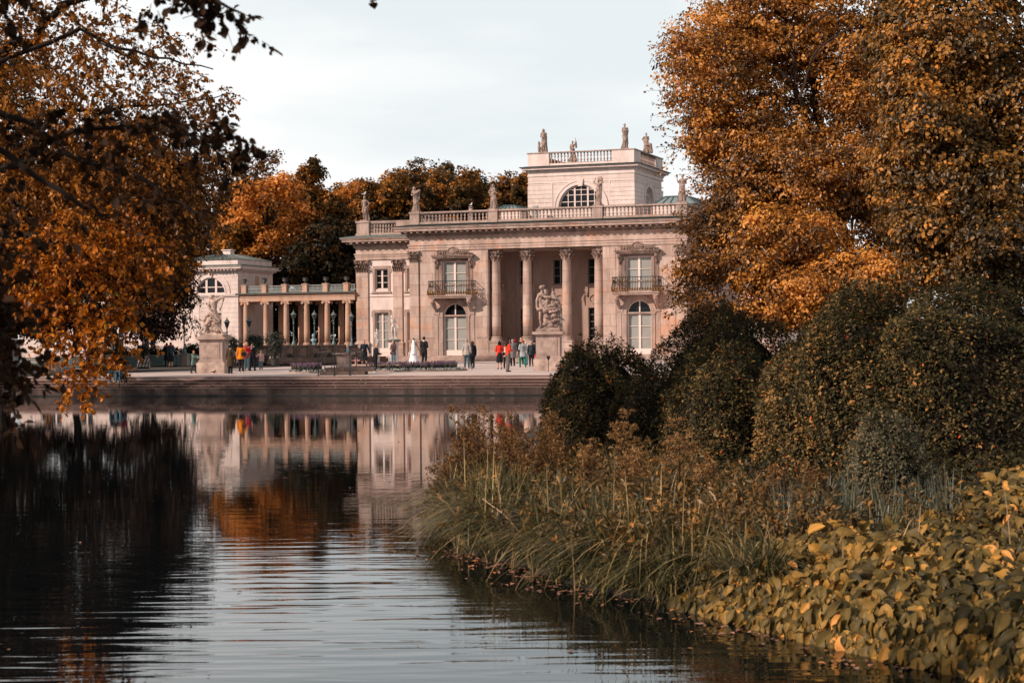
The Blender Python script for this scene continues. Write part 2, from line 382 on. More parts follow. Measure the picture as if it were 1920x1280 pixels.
# door and wall bracket bust niche on the left inner side of the portico
d = MB(); d.box(-5.17, -5.10, 2.2, 3.35, ZF+.05, 5.0); dd = d.build('door', simple('dark_door_wood', (.018, .014, .013), .5), palace)
s = MB(); s.box(-5.17, -5.05, 1.95, 2.2, ZF+.05, 5.3); s.box(-5.17, -5.05, 3.35, 3.6, ZF+.05, 5.3); s.box(-5.17, -5.05, 2.2, 3.35, 5.0, 5.3); s.build('door_frame', niche, dd)
s = MB(); s.box(-5.17, -4.75, 1.9, 3.6, 5.75, 5.95); s.box(-5.17, -4.85, 2.1, 3.4, 5.5, 5.75)
for i in range(9): s.tube([(-4.98, 2.1+i*.16, 5.95), (-4.86-.05*(i%2), 2.1+i*.16, 6.5+.15*(i%3)), (-5.0, 2.1+i*.16, 7.35+.1*math.sin(i*2))], [.1, .13, .08], 6)
s.sphere((-4.85, 2.7, 7.5), .17, 8, 6); s.sphere((-4.9, 3.1, 7.4), .14, 8, 6); s.box(-5.17, -4.8, 1.95, 3.5, 7.75, 7.9)
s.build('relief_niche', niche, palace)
# windows + surrounds on the main facade
for sx in (-1, 1):
    cx = 8.3*sx
    f = window(palace, cx, .22, 1.42, 5.93, 2.12, 2, (.32, .64), framew, blind, arch=True, kick=.36, fw=.085)
    s = MB(); ringarc(s, cx, 4.87, 1.08, 1.4, -.07, 0, 0, 180, 20); ringarc(s, cx, 4.87, 1.4, 1.52, -.12, 0, 0, 180, 20)
    for q in (-1, 1):
        a, b = sorted((cx+q*1.08, cx+q*1.4)); s.box(a, b, -.07, 0, ZF, 4.72); s.box(a-.03, b+.03, -.12, 0, 4.72, 4.87)
        a, b = sorted((cx+q*1.52, cx+q*1.86)); s.box(a, b, -.05, 0, ZF, 4.95); s.box(a-.02, b+.02, -.11, 0, 4.95, 5.15)
        # console under the balcony
        k = cx+q*1.68
        s.tube([(k, -.02, 5.2), (k, -.22, 5.45), (k, -.55, 5.75), (k, -.92, 6.1), (k, -.85, 6.3)], [.10, .15, .2, .22, .18], 8)
        s.sphere((k, -.9, 6.13), (.17, .22, .2), 8, 6); s.box(k-.2, k+.2, -1.02, 0, 6.24, 6.35)
    s.box(cx-1.14, cx+1.14, .05, .2, 4.8, 4.93)
    s.build('surround', sandp, f)
    f = window(palace, cx, .2, 6.62, 9.6, 2.24, 2, (.3, .64), framew, blind, kick=.06, fw=.09)
    s = MB()
    for q in (-1, 1):
        a, b = sorted((cx+q*1.12, cx+q*1.38)); s.box(a, b, -.08, 0, 6.62, 9.62)
        a, b = sorted((cx+q*1.46, cx+q*1.74)); s.box(a, b, -.05, 0, 6.62, 9.2)
        k = cx+q*1.6; s.tube([(k, -.03, 8.95), (k, -.16, 9.15), (k, -.2, 9.4), (k, -.34, 9.6), (k, -.3, 9.76)], [.08, .12, .12, .16, .14], 8)
    s.box(cx-1.38, cx+1.38, -.08, 0, 9.62, 9.82)
    s.box(cx-1.92, cx+1.92, -.52, 0, 9.94, 10.04); s.box(cx-1.84, cx+1.84, -.42, 0, 9.82, 9.94); s.box(cx-1.98, cx+1.98, -.58, 0, 10.04, 10.12)
    # carved cartouche and scrolls above the pediment shelf
    s.sphere((cx, -.2, 10.42), (.40, .16, .32), 12, 8); s.tube([(cx+.46*math.cos(t), -.28, 10.42+.36*math.sin(t)) for t in np.linspace(0, 6.283, 13)], .07, 6)
    for q in (-1, 1):
        for j in range(5):
            bx = cx+q*(.55+j*.22); r0 = .2-.02*j
            s.tube([(bx+r0*.6*math.cos(t)*q, -.24-.02*j, 10.3+r0*.7*math.sin(t)+.02*j) for t in np.linspace(0, 5.2, 9)], [.075]*5+[.06, .05, .045, .03], 6)
            s.sphere((bx, -.2, 10.2+.05*(j%2)), (.12, .09, .09), 8, 5)
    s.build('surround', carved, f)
    # balcony
    b = MB(); b.box(cx-1.98, cx+1.98, -1.05, 0, 6.36, 6.5); b.box(cx-2.06, cx+2.06, -1.13, 0, 6.5, 6.61); bo = b.build('balcony', sandp, palace)
    rr = MB()
    def rail_bars(p0, p1, nrm, n):
        for i in range(n+1):
            t = i/n; x = p0[0]+(p1[0]-p0[0])*t; y = p0[1]+(p1[1]-p0[1])*t
            rr.tube([(x+nrm[0]*o, y+nrm[1]*o, z) for o, z in ((0, 6.62), (.11, 6.8), (.13, 6.95), (.03, 7.25), (-.02, 7.5), (.03, 7.82))], .018, 4)
            if i < n:
                x2, y2 = x+(p1[0]-p0[0])/n/2, y+(p1[1]-p0[1])/n/2
                rr.tube([(x2+.07*math.cos(q)*(p1[0]!=p0[0]), y2+.07*math.cos(q)*(p1[0]==p0[0]), 7.45+.13*math.sin(q)) for q in np.linspace(0, 6.28, 9)], .014, 4)
    for p0, p1, nr, n in (((cx-1.98, -1.05), (cx+1.98, -1.05), (0, -1), 18), ((cx-1.98, -1.05), (cx-1.98, -.03), (-1, 0), 5), ((cx+1.98, -1.05), (cx+1.98, -.03), (1, 0), 5)):
        rail_bars(p0, p1, nr, n); rr.tube([(p0[0], p0[1], 7.84), (p1[0], p1[1], 7.84)], .035, 6)
    ro = rr.build('railing', iron, bo)
    g = MB(); g.tube([(cx-2.1, -.2, 6.68), (cx-2.1, -1.16, 6.68), (cx+2.1, -1.16, 6.68), (cx+2.1, -.2, 6.68)], .02, 4)
    for i in range(19):
        x = cx-1.98+3.96*i/18; g.tube([(x, -1.2, 6.66), (x-.06, -1.22, 6.82), (x+.02, -1.21, 7.0), (x+.07, -1.16, 6.84)], [.04, .055, .045, .03], 5)
    for i in range(6):
        for sx2 in (-1, 1):
            y = -1.0+i*.19; g.tube([(cx+sx2*2.1, y, 6.66), (cx+sx2*2.12, y, 6.85), (cx+sx2*2.1, y, 7.0)], [.04, .055, .03], 5)
    for i in range(6): g.sphere((cx-1.65+i*.66, -1.07, 7.5), (.05, .04, .1), 6, 5); g.tube([(cx-1.65+i*.66, -1.14, 6.68), (cx-1.65+i*.66, -1.08, 7.5)], .012, 4)
    g.build('gilded_ornament', gilt, bo)
# --- columns of the portico
for x in (-4.65, -1.78, 1.78, 4.65):
    c = MB(); c.lathe([(.42, 2.95), (.425, 4.5), (.41, 6.5), (.385, 8.3), (.365, 9.48), (.40, 9.5), (.40, 9.55)], (x, .62, 0), 28); co = c.build('column', sand, palace, smooth=False)
    for p in co.data.polygons: p.use_smooth = abs(p.normal.z) < .5
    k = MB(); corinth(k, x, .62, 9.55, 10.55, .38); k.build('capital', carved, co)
    k = MB(); k.lathe([(.56, 2.62), (.58, 2.7), (.56, 2.78), (.46, 2.82), (.46, 2.86), (.52, 2.9), (.5, 2.96), (.43, 2.99)], (x, .62, 0), 28); k.build('base', sandp, co)
    k = MB(); k.box(x-.56, x+.56, .06, 1.18, ZF+.25, 2.5); k.box(x-.62, x+.62, 0, 1.24, 2.5, 2.62); k.box(x-.62, x+.62, 0, 1.24, ZF, ZF+.25); k.build('pedestal', sand, co)
# --- pilasters
def pilaster(x, y, w, z0, zc, z1, zped, d=.14, mat=sand):
    c = MB(); c.box(x-w/2, x+w/2, y-d, y, zped+.22, zc); p = c.build('pilaster', mat, palace)
    k = MB(); corinth(k, x, y-d, zc, z1, w/2, True); k.build('capital', carved, p)
    k = MB(); k.box(x-w/2-.12, x+w/2+.12, y-d-.12, y, zped, zped+.13); k.box(x-w/2-.06, x+w/2+.06, y-d-.06, y, zped+.13, zped+.22)
    k.box(x-w/2-.07, x+w/2+.07, y-d-.07, y, z0+.16, zped); k.box(x-w/2-.14, x+w/2+.14, y-d-.13, y, z0, z0+.16); k.build('base', mat, p)
for x in (-12.02, 12.02): pilaster(x, 0, .84, ZF, 9.6, 10.55, 2.6)
# shallow panel mouldings on the wall
for s in (-1, 1):
    for xa, xb in ((10.1, 11.45), (5.25, 6.3)):
        a, b = sorted((s*xa, s*xb)); m = MB(); m.box(a, b, -.035, 0, 2.95, 10.35); m.build('wall_panel', sand, palace)
# --- entablature + cornice of the main block
m = MB()
cornice_ring(m, -HW, HW, -.06, YB, ((.02, 10.56, 10.78), (.07, 10.78, 11.0), (.14, 11.0, 11.12), (.0, 11.12, 11.66), (.12, 11.66, 11.76), (.18, 11.76, 11.98)))
m.build('entablature', sand, palace)
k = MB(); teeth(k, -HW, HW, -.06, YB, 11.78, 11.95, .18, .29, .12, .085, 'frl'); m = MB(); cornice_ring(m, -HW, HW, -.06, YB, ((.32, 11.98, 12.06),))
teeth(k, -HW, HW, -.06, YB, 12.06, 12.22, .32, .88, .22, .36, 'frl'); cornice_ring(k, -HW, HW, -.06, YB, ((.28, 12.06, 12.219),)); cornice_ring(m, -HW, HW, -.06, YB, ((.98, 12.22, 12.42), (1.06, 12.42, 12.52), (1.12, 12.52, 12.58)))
k.build('dentil_band', carved, m.build('cornice', sandp, palace))  # dirtier, darker stone on the dentils also paints in shade under the cornice
m = MB(); n0 = len(m.v)
q = 1.16; a = .25
m.add([(-HW-q, -q, 12.585), (HW+q, -q, 12.585), (HW+q, YB+q, 12.585), (-HW-q, YB+q, 12.585), (-HW-q, -q, 12.66), (HW+q, -q, 12.66), (HW+q, YB+q, 12.66), (-HW-q, YB+q, 12.66),
       (-HW+a, a, 12.9), (HW-a, a, 12.9), (HW-a, YB-a, 12.9), (-HW+a, YB-a, 12.9)],
      [(0,1,5,4),(1,2,6,5),(2,3,7,6),(3,0,4,7),(4,5,9,8),(5,6,10,9),(6,7,11,10),(7,4,8,11),(8,9,10,11),(3,2,1,0)])
m.build('roof', copper, palace)
# --- balustrade of the main block
def balustrade(par, x0, x1, y, z0, z1, posts, mat=sandp, name='balustrade', pw=.86, step=.33, end_solid=0, rr=.105):
    m = MB(); ps = sorted(posts)
    m.box(x0, x1, y+.02, y+.42, z0, z0+.2)
    m.box(x0, x1, y-.03, y+.47, z1-.13, z1); m.box(x0, x1, y+.04, y+.4, z1-.19, z1-.13)
    for a, b in zip(ps[:-1], ps[1:]): baluster_run(m, a+pw/2+.03, b-pw/2-.03, y+.22, z0+.2, z1-.19, step, rr=rr)
    o = m.build(name, mat, par)
    for p in ps:
        k = MB(); k.box(p-pw/2, p+pw/2, y-.05, y+.55, z0-.02, z1-.16); k.box(p-pw/2-.06, p+pw/2+.06, y-.11, y+.6, z1-.16, z1+.03); k.build('post', mat, o)
    return o
balustrade(palace, -HW+.03, HW-.03, .12, 12.86, 13.95, (-12.02, -4.72, 4.72, 12.02))
for s in (-1, 1):
    sb = MB(); x = s*(HW-.33); sb.box(x-.2, x+.2, .75, YB-.5, 12.86, 13.05); sb.box(x-.23, x+.23, .75, YB-.5, 13.78, 13.95)
    for a, b in ((.8, 6), (6.6, 12), (12.6, 18.8)): baluster_run(sb, a, b, x, 13.05, 13.78, .33, 'y')
    for y in (6.3, 12.3, 19.0): sb.box(x-.25, x+.25, y-.3, y+.3, 12.86, 13.98)
    sb.build('side_balustrade', sandp, palace)
# --- wings
for s in (-1, 1):
    Xa, Xb = (HW, 19.4) if s > 0 else (-19.4, -HW)
    cw = s*16.92; c2 = s*13.75
    m = MB()
    st = lambda c: (c-.72, c+.72, [(c-.68, c+.68, 1.7, 5.3, False), (c-.64, c+.64, 7.4, 9.25, False)])
    wall_open(m, min(Xa,Xb), max(Xa,Xb), 1.36, 10.1, 4, 4.5, sorted([st(cw), st(c2)]))
    xo = s*19.4; a, b = sorted((xo, xo-s*.5)); m.box(a, b, 4.5, YB, 1.36, 11.6)
    a, b = sorted((Xa, Xb)); m.box(a+.5, b-.5, YB-.5, YB, 1.36, 11.6)
    m.build('wing_wall', plain, palace)
    for c in (cw, c2):
        f = window(palace, c, 4.16, 1.72, 5.3, 1.3, 2, (.25, .5, .75), framew, blind, kick=.3, fw=.07)
        k = MB()
        for q in (-1, 1):
            a, b = sorted((c+q*.68, c+q*.88)); k.box(a, b, 3.92, 4, 1.36, 5.42)
            a, b = sorted((c+q*.88, c+q*1.0)); k.box(a, b, 3.95, 4, 4.95, 5.42)
        k.box(c-.68, c+.68, 3.92, 4, 5.3, 5.42); k.box(c-.88, c+.88, 3.9, 4, 5.42, 5.56); k.build('surround', sandp, f)
        f = window(palace, c, 4.16, 7.42, 9.22, 1.25, 2, (.333, .667), framew, glassd, fw=.075)
        k = MB()
        for q in (-1, 1):
            a, b = sorted((c+q*.64, c+q*.84)); k.box(a, b, 3.92, 4, 7.2, 9.42)
            a, b = sorted((c+q*.84, c+q*.98)); k.box(a, b, 3.95, 4, 8.9, 9.3)
        k.box(c-.64, c+.64, 3.92, 4, 9.25, 9.42); k.box(c-.84, c+.84, 3.9, 4, 9.42, 9.52); k.box(c-.95, c+.95, 3.88, 4, 7.06, 7.2); k.build('surround', sandp, f)
    k = MB(); a, b = sorted((Xa, Xb)); k.box(a+.01, b-.01, 3.95, 4.0, 6.72, 6.79); k.box(a+.01, b-.01, 3.97, 4.0, 6.98, 7.05); k.build('string_course', sandp, palace)
    for px_, w in ((s*18.8, 1.18), (s*15.3, .9)): pilaster(px_, 4, w, 1.36, 9.0, 10.1, 2.45)
    m = MB(); x0, x1 = (Xa, Xb) if s < 0 else (Xa, Xb)
    x0, x1 = sorted((Xa, Xb))
    def ring2(mb, layers):
        for o, a, b in layers: mb.box(x0-(o if s < 0 else 0), x1+(o if s > 0 else 0), 3.88-o, YB+o, a, b)
    ring2(m, ((.02, 10.1, 10.35), (.07, 10.35, 10.55), (.13, 10.55, 10.66), (0, 10.66, 11.15), (.12, 11.15, 11.24), (.18, 11.24, 11.45)))
    m.build('entablature', sand, palace)
    m = MB(); ring2(m, ((.32, 11.45, 11.53), (.28, 11.53, 11.7), (.95, 11.7, 11.88), (1.03, 11.88, 11.97), (1.09, 11.97, 12.03)))
    for i in range(34):
        x = x0+(.02+i*.208); 
        if x < x1: m.box(x, x+.12, 3.88-.29, 3.88-.18, 11.27, 11.42)
    for i in range(12):
        x = x0-.2+i*.6
        if x+.22 < x1+.5: m.box(x, x+.22, 3.88-.86, 3.88-.28, 11.54, 11.69)
    side = x0 if s < 0 else x1
    for i in range(28):
        y = 3.7+i*.6; a, b = sorted((side+s*.28, side+s*.86)); m.box(a, b, y, y+.22, 11.54, 11.69)
    m.build('cornice', sandp, palace)
    q = 1.12; m = MB(); A, B = (x0-q, x1) if s < 0 else (x0, x1+q); a2, b2 = (x0+.2, x1) if s < 0 else (x0, x1-.2)
    m.add([(A, 3.88-q, 12.035), (B, 3.88-q, 12.035), (B, YB+q, 12.035), (A, YB+q, 12.035), (A, 3.88-q, 12.1), (B, 3.88-q, 12.1), (B, YB+q, 12.1), (A, YB+q, 12.1), (a2, 4.15, 12.36), (b2, 4.15, 12.36), (b2, YB-.2, 12.36), (a2, YB-.2, 12.36)],
          [(0,1,5,4),(1,2,6,5),(2,3,7,6),(3,0,4,7),(4,5,9,8),(5,6,10,9),(6,7,11,10),(7,4,8,11),(8,9,10,11),(3,2,1,0)]); m.build('roof', copperl, palace)
    # wing balustrade: corner post, balusters, solid panel, balusters
    m = MB(); xs = [s*18.75, s*14.9]
    m.box(x0+.1, x1-.02, 4.1, 4.5, 12.3, 12.52); m.box(x0+.08, x1-.02, 4.06, 4.54, 13.48, 13.6); m.box(x0+.1, x1-.02, 4.12, 4.48, 13.38, 13.48)
    a, b = sorted((s*18.1, s*15.55)); baluster_run(m, a, b, 4.3, 12.52, 13.38, .30)
    a, b = sorted((s*15.5, s*14.05)); m.box(a, b, 4.07, 4.53, 12.33, 13.47)
    a, b = sorted((s*14.0, s*12.9)); baluster_run(m, a, b, 4.3, 12.52, 13.38, .30)
    for (ya, yb) in ((4.9, 10), (10.6, 16)): baluster_run(m, ya, yb, s*19.15, 12.52, 13.38, .33, 'y')
    a, b = sorted((s*19.32, s*18.98)); m.box(a, b, 4.9, YB-.5, 12.3, 12.52); m.box(a, b, 4.9, YB-.5, 13.38, 13.58)
    bo = m.build('balustrade', sandp, palace)
    k = MB(); a, b = sorted((s*19.35, s*18.15)); k.box(a, b, 4.0, 4.9, 12.3, 13.46); k.box(a-.08, b+.08, 3.92, 4.98, 13.46, 13.64); k.box(a-.08, b+.08, 3.92, 4.98, 12.3, 12.5); k.build('post', sandp, bo)
# --- tower
TY, TH, TD = 10.5, 5.05, 10.0
tw = MB(); zb = 12.7
wall_open(tw, -TH, TH, zb, 18.06, TY, TY+.5, [(-2.3, 2.3, [(-2.1, 2.1, 14.5, 16.72, False)])])
for sgn in (-1, 1):      # spandrels of the half-round windows
    p = [(sgn*2.1*math.cos(R(90*i/12)), 14.62+2.1*math.sin(R(90*i/12))) for i in range(13)]
    for i in range(12): tw.prism([p[i], p[i+1], (p[i+1][0], 16.719), (p[i][0], 16.719)], TY, TY+.5)
tw.box(-TH, -TH+.5, TY+.5, TY+TD, zb, 18.06); tw.box(-TH+.5, TH-.5, TY+TD-.5, TY+TD, zb, 18.06)
# right side wall with its arch (x = TH)
ym = TY+TD/2
tw.box(TH-.5, TH, TY+.5, ym-1.45, zb, 18.06); tw.box(TH-.5, TH, ym+1.45, TY+TD-.5, zb, 18.06); tw.box(TH-.5, TH, ym-1.45, ym+1.45, 16.72, 18.06); tw.box(TH-.5, TH, ym-1.45, ym+1.45, zb, 13.4)
for sg in (-1, 1):
    for i in range(10):
        y0_, y1_ = ym+sg*1.45*math.cos(R(9*i)), ym+sg*1.45*math.cos(R(9*(i+1))); z0_, z1_ = 15.27+1.45*math.sin(R(9*i)), 15.27+1.45*math.sin(R(9*(i+1)))
        tw.add([(TH-.5, y0_, z0_), (TH, y0_, z0_), (TH, y1_, z1_), (TH-.5, y1_, z1_), (TH-.5, y0_, 16.72), (TH, y0_, 16.72), (TH, y1_, 16.72), (TH-.5, y1_, 16.72)], [(0,1,2,3),(4,5,6,7),(1,2,6,5),(0,3,7,4)])
tower = tw.build('tower', plaster, palace)
# rusticated courses: proud bands with joints between them
m = MB()
for i in range(9):
    z0 = 13.3+i*.385
    for a, b in ((-TH-.03, -2.78), (2.78, TH+.03)): m.box(a, b, TY-.035, TY, z0, z0+.35)
    for a, b in ((TY, ym-2.0), (ym+2.0, TY+TD)): m.box(TH, TH+.035, a, b, z0, z0+.35)
m.box(-TH-.04, TH+.04, TY-.045, TY, 16.98, 17.06); m.box(TH, TH+.045, TY, TY+TD, 16.98, 17.06)
m.build('rusticated_course', plain, tower)
wf = MB(); ringarc(wf, 0, 14.62, 2.0, 2.1, TY+.15, TY+.25, 0, 180, 24)
for x in (-1.25, -.62, 0, .62, 1.25):
    h = math.sqrt(2.0**2-x*x); k = .075 if abs(x) == .62 else .035; wf.box(x-k, x+k, TY+.16, TY+.24, 14.5, 14.62+h)
for z in (15.22, 15.84, 16.3):
    h = math.sqrt(2.0**2-(z-14.62)**2); wf.box(-h, h, TY+.17, TY+.23, z-.03, z+.03)
wf.box(-2.1, 2.1, TY+.14, TY+.26, 14.5, 14.64)
w_ = wf.build('window', framew, tower)
g = MB(); g.prism(arcpts(0, 14.6, 2.05, 0, 180, 24), TY+.26, TY+.29); g.build('pane', glassd, w_)
sm_ = MB(); ringarc(sm_, 0, 14.62, 2.14, 2.45, TY-.06, TY, 0, 180, 24); ringarc(sm_, 0, 14.62, 2.45, 2.6, TY-.11, TY, 0, 180, 24)
sm_.prism([(-.2, 16.6), (.2, 16.6), (.3, 17.25), (-.3, 17.25)], TY-.2, TY-.0)
for a, b in ((-2.78, -2.68), (2.68, 2.78)): sm_.box(a, b, TY-.05, TY, 14.5, 16.98)
sm_.build('surround', plain, w_)
wf = MB()
def yz_ring(mb, r0, r1, x0, x1, n=16, cz=15.27):
    for i in range(n):
        a, b = R(180*i/n), R(180*(i+1)/n); P = [(ym+r*math.cos(t), cz+r*math.sin(t)) for r, t in ((r0, a), (r1, a), (r1, b), (r0, b))]
        mb.add([(x0, y, z) for y, z in P]+[(x1, y, z) for y, z in P], [(0,1,2,3),(7,6,5,4),(0,1,5,4),(1,2,6,5),(2,3,7,6),(3,0,4,7)])
yz_ring(wf, 1.35, 1.45, TH-.3, TH-.2)
for y in (-.95, -.45, 0, .45, .95):
    h = math.sqrt(1.35**2-y*y); wf.box(TH-.29, TH-.21, ym+y-.03, ym+y+.03, 13.4, 15.27+h)
for z in (14.0, 14.7, 15.4, 16.0):
    h = 1.4 if z < 15.27 else math.sqrt(1.35**2-(z-15.27)**2); wf.box(TH-.28, TH-.22, ym-h, ym+h, z-.03, z+.03)
w2 = wf.build('window', framew, tower)
MB().box(TH-.34, TH-.31, ym-1.45, ym+1.45, 13.4, 16.7).build('pane', skyl, w2)
k = MB(); yz_ring(k, 1.48, 1.8, TH, TH+.06); k.box(TH, TH+.06, ym-1.8, ym-1.48, 13.2, 15.27); k.box(TH, TH+.06, ym+1.48, ym+1.8, 13.2, 15.27); k.box(TH, TH+.12, ym-.16, ym+.16, 16.65, 17.1); k.build('surround', plain, w2)
m = MB(); cornice_ring(m, -TH, TH, TY, TY+TD, ((.06, 17.62, 17.74), (.02, 17.74, 17.95), (.1, 17.95, 18.06)))
teeth(m, -TH, TH, TY, TY+TD, 18.06, 18.17, .1, .2, .09, .07, 'frl'); cornice_ring(m, -TH, TH, TY, TY+TD, ((.08, 18.06, 18.17), (.26, 18.17, 18.22), (.46, 18.22, 18.38), (.56, 18.38, 18.44)))
m.build('cornice', plain, tower)
m = MB(); cornice_ring(m, -TH, TH, TY, TY+TD, ((.66, 18.445, 18.49), (.3, 18.49, 18.55))); m.build('tower_roof', copper, tower)
m = MB(); P0, P1 = 18.55, 19.82
for x0_, x1_ in ((-TH, -3.0), (3.0, TH)):
    m.box(x0_, x1_, TY-.02, TY+.4, P0, P1-.1); m.box(x0_, x1_, TY+TD-.4, TY+TD, P0, P1-.1)
m.box(-3.0, 3.0, TY+.02, TY+.36, P0, P0+.22); m.box(-3.0, 3.0, TY+TD-.36, TY+TD-.02, P0, P0+.22)
for x in (-TH, TH-.4):
    m.box(x, x+.4, TY+.4, TY+2.2, P0, P1-.1); m.box(x, x+.4, TY+TD-2.2, TY+TD-.4, P0, P1-.1); m.box(x+.04, x+.36, TY+2.2, TY+TD-2.2, P0, P0+.22)
m.build('parapet', plain, tower)
m = MB()
baluster_run(m, -2.97, 2.97, TY+.2, P0+.22, P1-.14, .315, rr=.1); baluster_run(m, -2.97, 2.97, TY+TD-.2, P0+.22, P1-.14, .315, rr=.1)
for x in (-TH+.2, TH-.2): baluster_run(m, TY+2.25, TY+TD-2.25, x, P0+.22, P1-.14, .33, 'y', rr=.1)
for y in (TY-.08, TY+TD-.42): m.box(-TH-.08, TH+.08, y, y+.5, P1-.1, P1)
for x in (-TH-.08, TH-.42): m.box(x, x+.5, TY+.42, TY+TD-.42, P1-.1, P1)
m.build('balustrade', sandp, tower)
# --- skylights and roof bits
for x0, x1, y0, y1, z1 in ((-8.2, -5.3, 9, 15, 15.0), (7.4, 11.2, 8, 16, 15.2)):
    m = MB(); xm = (x0+x1)/2
    MB().box(x0+.02, x1-.02, y0+.02, y1-.02, 12.88, 14.43).build('skylight_kerb', plain, palace); m.add([(x0,y0,14.45),(x1,y0,14.45),(x1,y1,14.45),(x0,y1,14.45),(x0+.9,y0+.9,z1),(x1-.9,y0+.9,z1),(x1-.9,y1-.9,z1),(x0+.9,y1-.9,z1)], [(0,1,5,4),(1,2,6,5),(2,3,7,6),(3,0,4,7),(4,5,6,7)])
    sk = m.build('skylight', skyl, palace); b = MB()
    for t in np.linspace(0, 1, 6):
        b.tube([(x0+(x1-x0)*t, y0-.03, 14.47), (x0+.9+(x1-x0-1.8)*t, y0+.87, z1+.03)], .045, 4); b.tube([(x1+.03, y0+(y1-y0)*t, 14.47), (x1-.87, y0+.9+(y1-y0-1.8)*t, z1+.03)], .045, 4)
    b.tube([(x0+.9, y0+.87, z1+.03), (x1-.9, y0+.87, z1+.03)], .06, 4); b.tube([(x0, y0-.03, 14.47), (x1+.03, y0-.03, 14.47), (x1+.03, y1, 14.47)], .05, 4); b.tube([(x1-.9, y0+.87, z1+.03), (x1-.87, y1-.9, z1+.03)], .06, 4); b.build('glazing_bar', verdi, sk)
MB().box(-4.1, -3.7, 9.0, 9.4, 12.9, 14.85).build('roof_vent', simple('zinc_vent', (.3, .3, .3), .4, .5), palace)
m = MB(); m.lathe([(.3, 0), (.3, .9), (.5, 1.0), (.5, 1.15), (.2, 1.3)], (7.6, 19.0, 13.5), 12); m.box(7.3, 7.9, 18.7, 19.3, 12.9, 13.6); m.build('chimney', copper, palace)

# ================================================================ COLONNADE
CX = [-20.28, -22.36, -24.44, -26.52, -28.60, -30.68]
CFY = 4.0
colo = thing('colonnade', 'warm orange stone colonnade of slim Ionic columns joining palace and pavilion, railing on top', 'colonnade', (POX, POY, 0), -AN)
def ionic(par, x, y, z0, z1, r, name='column'):
    c = MB(); c.lathe([(r, z0+.22), (r*1.01, z0+1.2), (r*.96, z0+2.4), (r*.86, z1-.3), (r*.86, z1-.16)], (x, y, 0), 20); o = c.build(name, warm, par)
    for p in o.data.polygons: p.use_smooth = abs(p.normal.z) < .5
    k = MB(); k.lathe([(r*1.35, z0), (r*1.35, z0+.09), (r*1.1, z0+.13), (r*1.22, z0+.18), (r, z0+.22)], (x, y, 0), 20); k.build('base', warm, o)
    k = MB(); k.box(x-r*1.35, x+r*1.35, y-r*1.2, y+r*1.2, z1-.08, z1); k.box(x-r, x+r, y-r, y+r, z1-.2, z1-.08)
    for s in (-1, 1): k.tube([(x+s*r*1.2, y-r*1.25, z1-.19), (x+s*r*1.2, y+r*1.25, z1-.19)], r*.42, 10)
    k.build('capital', warm, o)
for x in CX: ionic(colo, x, CFY, 2.45, 6.5, .27)
for x in CX[:-1]: ionic(colo, x, CFY+3.0, 2.45, 6.5, .27)
m = MB()
m.box(-31.5, -19.45, CFY-.33, CFY+.33, 6.5, 6.88); m.box(-31.5, -19.45, CFY+2.67, CFY+3.33, 6.5, 6.88); m.box(-31.5, -19.45, CFY-.38, CFY+3.38, 6.88, 7.0)
m.box(-31.5, -19.45, CFY-.5, CFY+3.5, 7.06, 7.16); m.box(-31.5, -19.45, CFY-.62, CFY+3.6, 7.16, 7.25); m.box(-31.5, -19.45, CFY-.4, CFY+3.4, 7.0, 7.06)
m.build('entablature', warm, colo)
m = MB(); m.add([(-31.5, CFY-.68, 7.255), (-19.45, CFY-.68, 7.255), (-19.45, CFY+1.5, 7.62), (-31.5, CFY+1.5, 7.62), (-19.45, CFY+3.68, 7.255), (-31.5, CFY+3.68, 7.255), (-31.5, CFY-.68, 7.2), (-19.45, CFY-.68, 7.2)], [(0,1,2,3),(3,2,4,5),(0,6,7,1)]); m.build('roof', copperl, colo)
m = MB(); m.box(-31.5, -19.45, CFY-1, CFY+3.6, 1.0, 2.44); m.build('floor_slab', wet, colo)
post0 = None
for x in CX:
    k = MB(); k.box(x-.24, x+.24, CFY-.48, CFY, 7.24, 7.95); k.box(x-.28, x+.28, CFY-.52, CFY+.04, 7.95, 8.05); k.build('railing_post', warm, colo)
m = MB()
for a, b in zip(CX[1:], CX[:-1]):
    n = 12
    for i in range(n):
        x = a+.26+(b-a-.52)*(i+.5)/n; m.box(x-.018, x+.018, CFY-.26, CFY-.22, 7.35, 7.93)
    for z in (7.38, 7.66, 7.92): m.box(a+.24, b-.24, CFY-.265, CFY-.215, z-.02, z+.02)
m.box(CX[0]+.24, -19.45, CFY-.265, CFY-.215, 7.9, 7.94); m.box(CX[0]+.24, -19.45, CFY-.265, CFY-.215, 7.36, 7.4)
for i in range(4): m.box(-19.95+i*.15, -19.91+i*.15, CFY-.26, CFY-.22, 7.38, 7.9)
m.build('railing', simple('grey_painted_iron', (.30, .32, .32), .5), colo)
